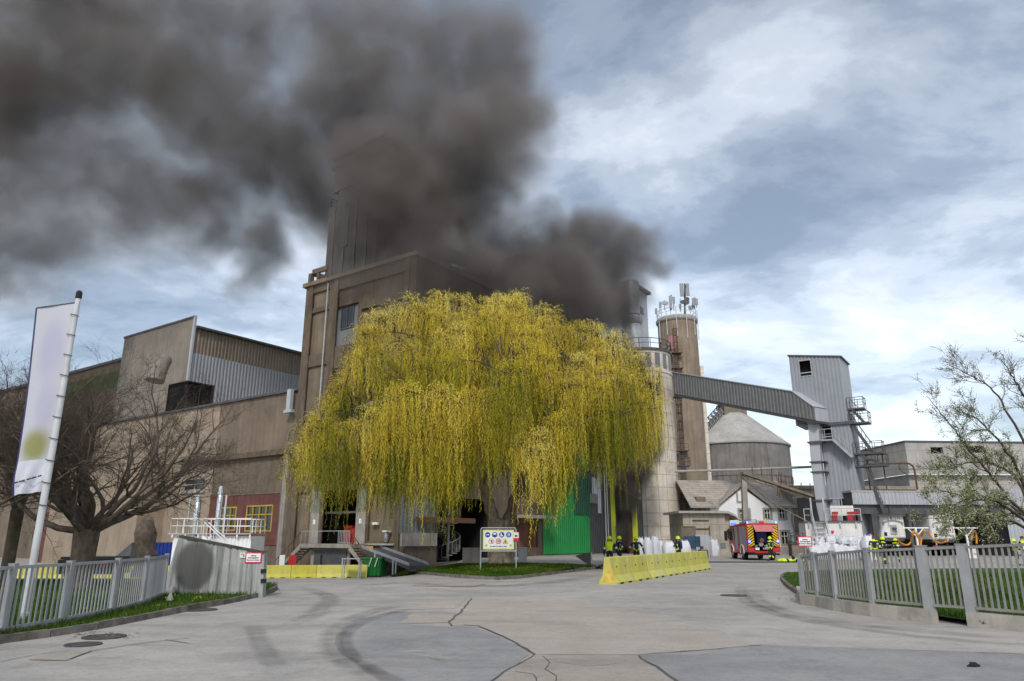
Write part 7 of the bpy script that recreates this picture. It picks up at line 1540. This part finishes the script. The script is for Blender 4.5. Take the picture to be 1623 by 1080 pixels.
# ------------------------------------------------------------------ people, fire engine, bags
def person(label, px, Y, rz, pose, helmet=True, vest=False, tank=False, hair=None, legs_neon=False, h=1.78, stride=.0, Z=None, dark=False):
    g = Vector((P(px, 855, Y).x, Y, 0)); g.z = ht(g.x, g.y) if Z is None else Z
    t = thing('person', label, 'person', g, rz, 'firefighters'); k = h / 1.78
    J = {}; E = []
    def j(n, x, y, z, r, par=None, ry=None): J[n] = ((x*k, y*k, z*k), r*k, (ry or r)*k); E.append((par, n)) if par else None
    j('pelvis',0,0,.96,.165,ry=.13); j('waist',0,0,1.12,.165,'pelvis',.13); j('chest',0,.0,1.33,.20,'waist',.145); j('neck',0,0,1.49,.075,'chest'); j('jaw',0,-.02,1.575,.078,'neck',.085); j('crown',0,-.005,1.70,.082,'jaw',.095)
    for s, nm in ((-1,'l'),(1,'r')):
        st = stride * s
        j('hip'+nm,s*.105,0,.90,.115,'pelvis'); j('knee'+nm,s*.115,-.03-st*.5,.50,.09,'hip'+nm); j('ankle'+nm,s*.12,.02-st,.11,.075,'knee'+nm); j('toe'+nm,s*.14,-.17-st,.055,.05,'ankle'+nm)
        (ex,ey,ez),(wx,wy,wz) = pose[0 if s < 0 else 1]
        j('sh'+nm,s*.215,0,1.42,.088,'chest'); j('el'+nm,s*ex,ey,ez,.07,'sh'+nm); j('wr'+nm,s*wx,wy,wz,.052,'el'+nm)
        e, w = Vector((s*ex,ey,ez)), Vector((s*wx,wy,wz)); dv = (w - e).normalized(); sd = dv.cross(Vector((0,-1,.3))).normalized()
        p = w + dv*.07; j('pm'+nm,p.x,p.y,p.z,.04,'wr'+nm,.03)
        for i, (o_, l_) in enumerate(((-.03,.075),(-.01,.09),(.012,.085),(.032,.065))): a = p + dv*.035 + sd*o_; b = a + dv*l_*.6 + Vector((0,-.01,-.008)); c = b + dv*l_*.35 + Vector((0,-.02,-.02)); j(f'f{i}'+nm,a.x,a.y,a.z,.011,'pm'+nm); j(f'g{i}'+nm,b.x,b.y,b.z,.010,f'f{i}'+nm); j(f'h{i}'+nm,c.x,c.y,c.z,.009,f'g{i}'+nm)
        a = w + dv*.04 - sd*.045; b = a + dv*.05 - sd*.02; j('ta'+nm,a.x,a.y,a.z,.013,'pm'+nm); j('tb'+nm,b.x,b.y,b.z,.011,'ta'+nm)
    ids = {n: i for i, n in enumerate(J)}; me = bpy.data.meshes.new('body'); me.from_pydata([v[0] for v in J.values()], [(ids[a], ids[b]) for a, b in E], [])
    o = bpy.data.objects.new('body', me); COL.objects.link(o); o.modifiers.new('skin', 'SKIN'); sub = o.modifiers.new('sub', 'SUBSURF'); sub.levels = sub.render_levels = 1
    for n, i in ids.items(): v = me.skin_vertices[0].data[i]; v.radius = (J[n][1], J[n][2]); v.use_root = (n == 'pelvis')
    bpy.context.view_layer.update(); m2 = bpy.data.meshes.new_from_object(o.evaluated_get(bpy.context.evaluated_depsgraph_get())); bpy.data.objects.remove(o)
    mats = [M['navy'], M['neon'], M['skin'], M['black'], M['reflective']]; m2.materials.clear(); [m2.materials.append(x) for x in mats]
    for f in m2.polygons:
        c = f.center / k; z = c.z; arm = abs(c.x) > .235 or (z > 1.0 and abs(c.y) > .22); i = 0; f.use_smooth = True
        if z > 1.53 and not arm: i = 2
        elif z < .17: i = 3
        elif not arm and .27 < z < .40: i = 1
        elif not arm and (.97 < z < 1.06): i = 1
        elif not arm and vest and 1.06 < z < 1.46: i = 1
        elif not arm and not vest and 1.25 < z < 1.31: i = 4
        elif not arm and 1.45 < z < 1.53: i = 1 if not dark else 0
        elif legs_neon and z < .85 and abs(c.x) > .13: i = 1
        elif arm and min((Vector(J['el'+s_][0])/k - c).length for s_ in 'lr') < .07: i = 4
        if arm and min((Vector(J['pm'+s_][0])/k - c).length for s_ in 'lr') < .14: i = 3
        f.material_index = i
    b = bpy.data.objects.new('body', m2); COL.objects.link(b); b.parent = t
    y = -.115*k
    MB().lathe([(0,y),(0,y)], 3, cap=False) if False else None
    mb = MB(); mb.add([(-.014,-.088,1.60),(.014,-.088,1.60),(0,-.125,1.605),(0,-.092,1.65)], [(0,1,2),(1,3,2),(3,0,2)])
    for s in (-1, 1): mb.box(s*.033-.012, s*.033+.012, -.098, -.082, 1.637, 1.65, 1)
    mb.box(-.025,.025,-.096,-.08,1.558,1.566,1)
    for s in (-1, 1): mb.box(s*.085-.012, s*.085+.012, -.01, .02, 1.60, 1.665)
    f = mb.build('face', [M['skin'], M['black']], t); f.scale = (k, k, k)
    if helmet:
        mb = MB().lathe([(.128,1.655),(.150,1.658),(.148,1.675),(.135,1.69),(.125,1.76),(.09,1.81),(.04,1.835),(0,1.84)], 20, c=(0,0)); q = mb.build('helmet', M['neon'], t, smooth=True); q.scale = (k,k*1.12,k)
        MB().box(-.022,.022,-.09,.09,1.825,1.85).build('comb', M['neon'], q); MB().lathe([(.132,1.58),(.136,1.655)], 14, a0=R(205), a1=R(335), cap=False).build('visor', M['glass'], q)
    elif hair: mb = MB().lathe([(.098,1.64),(.103,1.69),(.085,1.755),(.04,1.785),(0,1.79)], 16, c=(0,.012)); q = mb.build('hair', hair, t, smooth=True); q.scale = (k,k,k)
    if tank:
        q = MB().lathe([(0,1.0),(.06,1.01),(.085,1.06),(.085,1.42),(.05,1.48),(.02,1.53),(0,1.53)], 14, c=(0,.24)).build('air_cylinder', M['tank'], t, smooth=True); q.scale = (k,k,k)
        MB().box(-.1,.1,.14,.17,1.0,1.4).build('back_plate', M['black'], q)
    return t
M['reflective'] = mat('reflective_band', (.72,.76,.42), rough=.4, var=.05); M['tank'] = mat('navy_cylinder', (.015,.03,.12), rough=.4)
DOWN = ((.30,.02,1.13),(.31,-.10,.88)); FWD = ((.30,-.06,1.14),(.20,-.30,1.10)); UP = ((.36,-.14,1.30),(.26,-.30,1.50)); OUT = ((.40,.02,1.16),(.46,-.10,.92)); HOLD = ((.29,-.08,1.12),(.10,-.32,1.18))
person('firefighter in neon vest and helmet seen from behind, beside the barrier end', 965.5, 44, R(176), (OUT, DOWN), vest=True)
person('firefighter with yellow helmet stepping past the lime doorway post', 981.5, 51, R(120), (DOWN, FWD), tank=True, stride=.12)
person('firefighter with blue air cylinder between doorway and white bags', 1008, 47.5, R(175), (OUT, OUT), tank=True)
person('firefighter raising an arm to his mask among the white bags', 1074.5, 50, R(215), (UP, HOLD), tank=True, dark=True)
person('firefighter reaching into the open rear of the fire engine', 1220, 57.6, R(200), (FWD, FWD), tank=False, stride=.05)
person('bareheaded man with neon collar and trouser stripes beside the tall white bag', 1384.5, 49.5, R(160), (DOWN, DOWN), helmet=False, hair=mat('red_hair', (.16,.06,.03)), legs_neon=True, h=1.86)
person('firefighter with yellow helmet holding gear next to the bareheaded man', 1398.5, 50, R(25), (HOLD, HOLD), h=1.74)
person('shorter firefighter with yellow helmet standing before the first trailer', 1418.5, 53, R(-10), (HOLD, DOWN), h=1.66)
person('person in neon jacket bending behind the blossom tree near the right edge', 1606, 48, R(70), (FWD, DOWN), helmet=True, vest=True, h=1.62)
person('bareheaded man in neon top at the extreme right edge', 1620, 47, R(200), (DOWN, HOLD), helmet=False, hair=mat('brown_hair', (.12,.05,.025)), vest=True, legs_neon=True, h=1.84)

# ---- fire engine: tail towards us, rear hatch up
ep = G(1211, 888); fe = thing('fire_engine', 'red fire engine with open rear hatch, chevron panels and flashing blue lights', 'fire engine', (P(1211, 870, 59).x, 59, 0), R(-4.5))
RW = 1.25; mb = MB()
mb.box(-RW,-.70,.0,4.4,.62,2.85).box(.70,RW,.0,4.4,.62,2.85).box(-.70,.70,1.3,4.4,.62,2.85).box(-.70,.70,.02,1.3,2.72,2.85).box(-.70,.70,.0,1.3,.55,.72)
mb.build('body', M['red'], fe)
mb = MB().box(-RW+.02,RW-.02,4.45,7.0,.62,1.5).add([(-RW+.02,4.45,1.5),(RW-.02,4.45,1.5),(RW-.02,7.0,1.5),(-RW+.02,7.0,1.5),(-RW+.1,4.45,2.78),(RW-.1,4.45,2.78),(RW-.1,6.75,2.78),(-RW+.1,6.75,2.78)], [(0,1,5,4),(1,2,6,5),(2,3,7,6),(3,0,4,7),(4,5,6,7)]); cab = mb.build('cab', M['red'], fe)
for y0, y1 in ((4.75,5.6),(5.85,6.6)): MB().box(-RW-.0,-RW+.06,y0,y1,1.55,2.45).build('side_window', M['glass'], cab)
MB().box(-RW-.35,-RW-.1,6.9,7.0,1.5,2.3).bar((-RW,6.9,2.3),(-RW-.3,6.95,2.3),.05).build('mirror', M['black'], cab)
MB().box(-.69,-.66,.05,1.29,.73,2.71).box(.66,.69,.05,1.29,.73,2.71).box(-.66,.66,1.25,1.29,.73,2.71).build('equipment_bay', M['dark'], fe)
MB().box(-.38,.42,.5,1.2,1.35,2.2).lathe([(0,2.2),(.2,2.2),(.2,2.3),(0,2.3)],12,c=(0,.8)).build('blue_pump', M['blue'], fe); MB().tube([(.0,.42,1.55),(.0,.499,1.55)], .17, 16).build('orange_cap', M['hose'], fe)
mb = MB()
for k in range(14): x, z = rng.uniform(-.55,.55), rng.uniform(.8,1.3); s = rng.uniform(.05,.14); mb.box(x-s,x+s,.25+.02*k,.5+.02*k,z-s,z+s*.8)
mb.build('pump_fitting', M['steel'], fe)
fl = MB().add([(-.74,-.02,2.70),(.74,-.02,2.70),(.74,-.85,2.20),(-.74,-.85,2.20),(-.74,-.0,2.74),(.74,-.0,2.74),(.74,-.85,2.24),(-.74,-.85,2.24)], [(0,1,2,3),(7,6,5,4),(0,4,5,1),(1,5,6,2),(2,6,7,3),(3,7,4,0)]).build('rear_hatch', mat('sheen_red_hatch', (.50,.15,.14), rough=.35, spec=.5, var=.08), fe)  # paler red puts the reflection on the hatch into its base colour
def hp(u, v): return (-.74 + 1.48*u, -.02 - .83*v - .006, 2.70 - .5*v - .012)
mb = MB()
for v0, v1, spans in ((.10,.18,((.14,.9),)),(.32,.5,((.26,.32),(.36,.42),(.46,.52),(.57,.74))),(.6,.66,((.2,.5),(.55,.8)))):
    for a, b in spans: mb.add([hp(a,v0),hp(b,v0),hp(b,v1),hp(a,v1)], [(0,1,2,3)])
mb.build('faint_lettering', M['red_panel'], fl)
for x0, x1, sg in ((-1.16,-.72,1),(.72,1.16,-1)):
    pn = MB().box(x0,x1,-.02,-.003,.98,2.72).build('chevron_panel', M['red_panel'] if False else M['black'], fe); mb = MB(); w = x1 - x0
    for k in range(9):
        z = .9 + .21*k; zs_ = (z, z + .32) if sg > 0 else (z + .32, z); q = [(x0,zs_[0]),(x1,zs_[1]),(x1,zs_[1]+.11),(x0,zs_[0]+.11)]
        q = [(x, min(2.7, max(1.0, z_))) for x, z_ in q]; mb.add([(x,-.024,z_) for x, z_ in q], [(0,1,2,3)])
    mb.build('chevron_stripe', mat('chevron_yellow', (.72,.52,.03), var=.05), pn)
for x in (-1.0, 1.0): MB().box(x-.14,x+.14,-.03,-.003,.74,.92).build('tail_light', M['sign_red'], fe)
MB().box(-.66,-.36,-.03,-.003,.80,.97).build('number_plate', M['sign_white'], fe)
BLUE = emat('blue_flash', (.08,.18,1.0), 4)
for x, y, z in ((-1.1,-.05,1.42),(1.12,-.05,1.45),(-1.12,.0,2.9),(1.12,.0,2.9)): MB().lathe([(0,-.06),(.07,-.05),(.08,.04),(.05,.1),(0,.11)],12).build('blue_light', BLUE, fe).location = (x,y,z)
MB().box(-1.2,-.85,5.2,6.0,2.8,3.0).box(.85,1.2,5.2,6.0,2.8,3.0).build('light_bar', emat('blue_lens', (.05,.15,.9), 1.5), fe)
mb = MB().box(-.9,.9,.4,3.9,2.86,3.02).box(-.35,.3,.1,.5,2.86,3.1).box(.45,.95,.2,1.6,2.86,3.12); mb.build('roof_box', M['clad_light'], fe)
mb = MB()
for x in (-.75,-.35): mb.bar((x,.2,3.15),(x,4.2,3.15),.06)
for k in range(12): mb.bar((-.75,.3+.33*k,3.15),(-.35,.3+.33*k,3.15),.04)
mb.build('roof_ladder', M['steel'], fe); MB().box(-.2,.2,.05,.1,2.88,3.02).build('warning_lamp', M['sign_red'], fe); MB().lathe([(0,2.86),(.09,2.86),(.09,3.2),(0,3.22)],10,c=(.38,.3)).build('yellow_lamp', M['yellow_paint'], fe)
for y0, y1, m_ in ((.25,1.55,'clad_light'),(1.65,2.6,'clad_light'),(3.3,4.3,'clad_light')):
    MB().ribs(lambda u, w, d: (-RW - .004 - d, w, u), .75 if y0 > 3 or y0 < 1 else 1.25, 2.62, y0, y1, .09, .012).build('roller_shutter', M[m_], fe)
MB().box(-RW-.03,-RW-.004,1.6,3.25,1.1,1.22).box(-RW-.5,-RW-.004,3.4,4.3,.55,.62).build('step_board', M['sign_red'], fe)
for y in (1.95, 5.75):
    for x in (-RW+.02, RW-.32): 
        w = MB().tube([(x,y,.52),(x+.3,y,.52)], .52, 26).build('wheel', M['black'], fe); MB().tube([(x-.012,y,.52),(x+.312,y,.52)], .27, 18).build('rim', M['steel'], w)
    MB().tube([(-RW-.02,y+.68*math.cos(a),.52+.68*math.sin(a)) for a in np.linspace(0,math.pi,13)], .05, 6).build('wheel_arch', M['white_paint'], fe)
MB().box(-.95,.95,.3,7.0,.42,.6).box(-1.2,1.2,.05,.25,.4,.55).build('chassis', M['black'], fe)
# ---- white bulk bags
def bag_mesh(w, h, seed, slump=.0):
    bm = bmesh.new(); bmesh.ops.create_cube(bm, size=1); bmesh.ops.subdivide_edges(bm, edges=bm.edges[:], cuts=7, use_grid_fill=True)
    for v in bm.verts:
        x, y, z = v.co; r = max(abs(x), abs(y)); rad = math.hypot(x, y); f = (r / rad if rad > 1e-5 else 1); f = 1 + (f - 1) * .55; zz = z + .5
        bulge = 1 + .16 * math.sin(zz * math.pi) - (.35 * max(0, zz - .78) / .22 if zz > .78 else 0) * (1 - slump); p = Vector((x*f*bulge*w, y*f*bulge*w, zz*h*(1 - slump*.35*(1 - rad))))
        nv = noise.noise_vector(Vector((x*3.2+seed, y*3.2, zz*3.2))) * .05 + noise.noise_vector(Vector((x*8+seed, y*8, zz*6))) * .028; v.co = p + nv*w*(.5+zz)*(1+slump*1.0)
    me = bpy.data.meshes.new('bag'); bm.to_mesh(me); bm.free(); [setattr(f, 'use_smooth', True) for f in me.polygons]; return me
M['bag_grey'] = mat('grey_white_bag', (.60,.62,.66), rough=.7, var=.1, scale=3, bump=.4, bscale=9)
def bag_thing(w, h, seed, slump, m):
    t = thing('bulk_bag', '', 'bag', (0,0,0)); me = bag_mesh(w, h, seed, slump); me.materials.append(m); o = bpy.data.objects.new('sack', me); COL.objects.link(o); o.parent = t
    for sx in (-1, 1): MB().tube([(sx*w*.3,-w*.25,h*.9),(sx*w*.26,-w*.15,h*1.07),(sx*w*.26,w*.15,h*1.07),(sx*w*.3,w*.25,h*.9)], .025, 5).build('lifting_loop', m, t)
    return t
kinds_ = [bag_thing(1.0, 1.35, 1.0, 0, M['bag']), bag_thing(.95, 1.5, 5.0, 0, M['bag_grey']), bag_thing(1.1, 1.0, 9.0, .8, M['bag']), bag_thing(1.15, .85, 13.0, 1.0, M['bag'])]; used_ = set()
def bag(px, py, Y, kind, wpx, hpx, label, group, z=0.0, rz=0.0):
    p = Vector((P(px, py, Y).x, Y, z)); c = kinds_[kind]; w0 = (1.05, 1.0, 1.25, 1.3)[kind]; h0 = (1.35, 1.5, .95, .8)[kind]; s = (wpx*Y/1165/w0, wpx*Y/1165/w0, hpx*Y/1165/h0)
    if kind not in used_: used_.add(kind); c.location = p; c.rotation_euler = (0,0,rz); c.scale = s
    else: c = dup(c, p, rz, None, s)
    c['label'] = label; c['group'] = group
SILOG = 'white bulk bags standing before the round silo'
for px, w, h, kd, Y, lab in ((1016.5,10,29,1,68,'slim grey-white bag nearest the lime door frame'),(1027,11,30,1,67,'slim grey-white bag second from the lime door frame'),(1038.5,11,31,1,68,'slim grey-white bag in front of the middle of the silo'),(1047.5,7,24,0,69,'small stained bag between slim bags and the first round bag'),
                        (1060,18,25,0,65,'plump white bag left of the firefighter raising an arm'),(1085,16,26,0,65,'plump white bag right of the firefighter raising an arm'),(1131,14,27,2,70,'crumpled white bag against the concrete shed wall')): bag(px, 870, Y, kd, w, h, lab, SILOG, rz=rng.uniform(0,.5))
o = MB().box(-.6,.6,-.4,.4,.0,.3).box(-.55,.55,-.42,-.401,.05,.25).build('white_crate', M['white_paint']); o.location = (P(1030,876,58).x,58,0); tag(o, 'low white crate behind the long barrier row, before the slim bags', 'crate')
o = MB().box(-.2,.2,-.2,.2,.0,.42).box(-.22,.22,-.22,.22,.421,.46).build('yellow_box', M['hose']); o.location = (P(1017,876,56).x,56,0); tag(o, 'small orange-yellow box next to the low white crate', 'box')
PILE = 'heaped white bulk bags under the podium'; spots = [(1292,60,21,24,2,0),(1307,60.5,22,28,3,0),(1325,60,24,25,2,0),(1345,60,27,23,2,0),(1362,61,18,22,3,0),(1296,62,17,30,2,0),(1313,62.5,16,33,2,0),(1331,62.5,20,31,2,0),(1349,62.5,19,33,0,0),(1300,61,13,13,3,1.1),(1318,61,15,13,2,1.25),(1337,61.3,17,13,3,1.2),(1351,61.3,15,14,2,1.15),(1329,63.5,12,11,3,1.5),(1363,63,12,30,0,0)]
NAMES_ = ['front-row crumpled bag at the left end of the heap, beside the notice post', 'flattened front-row bag second from the notice post', 'wide front-row bag in the middle of the heap', 'widest front-row bag right of the middle of the heap', 'flattened front-row bag at the right end, touching the tall square bag', 'back-row bag behind the left end of the heap', 'back-row bag under the foot of the podium stair', 'back-row bag behind the middle of the heap', 'upright plump back-row bag right of the middle', 'small limp bag thrown on top at the left of the heap', 'small crumpled bag on top, left of the middle of the heap', 'limp bag lying on top, right of the middle of the heap', 'small bag on top near the right end of the heap', 'topmost small bag at the back of the heap', 'upright plump bag at the back right, just left of the tall square bag']
for (px, Y, w, h, kd, z), nm_ in zip(spots, NAMES_): bag(px, 875, Y, kd, w, h, nm_, PILE, z=z, rz=rng.uniform(0,3))
bag(1377, 870, 58.5, 0, 19, 37, 'tall square white bag at the right end of the heap, beside the bareheaded man', PILE, rz=.1)
# heap of neon jackets and a dark hand cart right of the fire engine
p = G(1256, 889); t = thing('gear_heap', 'heap of neon yellow jackets and hoses on the ground right of the fire engine', 'gear heap', (P(1256,885,56).x,56,0)); mb = MB(); m2 = MB()
for k in range(16):
    x, y, r = rng.uniform(-1.0,.9), rng.uniform(-.4,.5), rng.uniform(.12,.26); (mb if k % 3 else m2).lathe([(r*.9,0),(r*1.1,r*.35),(r*.8,r*.8),(r*.3,r*1.05),(0,r*1.1)], 9, c=(x,y))
mb.build('jackets', M['neon'], t, smooth=True); m2.build('hose_roll', M['navy'], t, smooth=True)
t = thing('hand_cart', 'rusty grey cart with hoses standing between fire engine and podium', 'cart', (P(1263,880,60).x,60,0)); MB().box(-.45,.5,-.4,.5,.3,1.5).build('box', M['wood'], t); mb = MB()
for k in range(3): mb.tube([(-.5+.3*math.cos(a)+.3*k, -.45, 1.6+.35*math.sin(a)) for a in np.linspace(0,6.28,13)], .05, 6)
mb.bar((-.5,-.4,.3),(-.5,-.4,2.1),.07).bar((.5,-.4,.3),(.5,-.4,2.1),.07).bar((-.5,-.4,2.1),(.5,-.4,2.1),.07); mb.build('frame', M['steel_dark'], t)
for x in (-.4,.45): MB().tube([(x,-.1,.22),(x+.1,-.1,.22)], .22, 14).build('wheel', M['black'], t)
for k, (px, py) in enumerate(((1178, 891), (1240, 891))): pass
mb = MB(); a, b = G(1120, 892), G(1275, 892); mb.tube([a + (b-a)*f + Vector((0, .15*math.sin(f*9), .035)) for f in np.linspace(0,1,24)], .045, 6); o = mb.build('fire_hose', M['navy'], smooth=True); tag(o, 'dark fire hose lying across the yard behind the barrier end', 'hose')
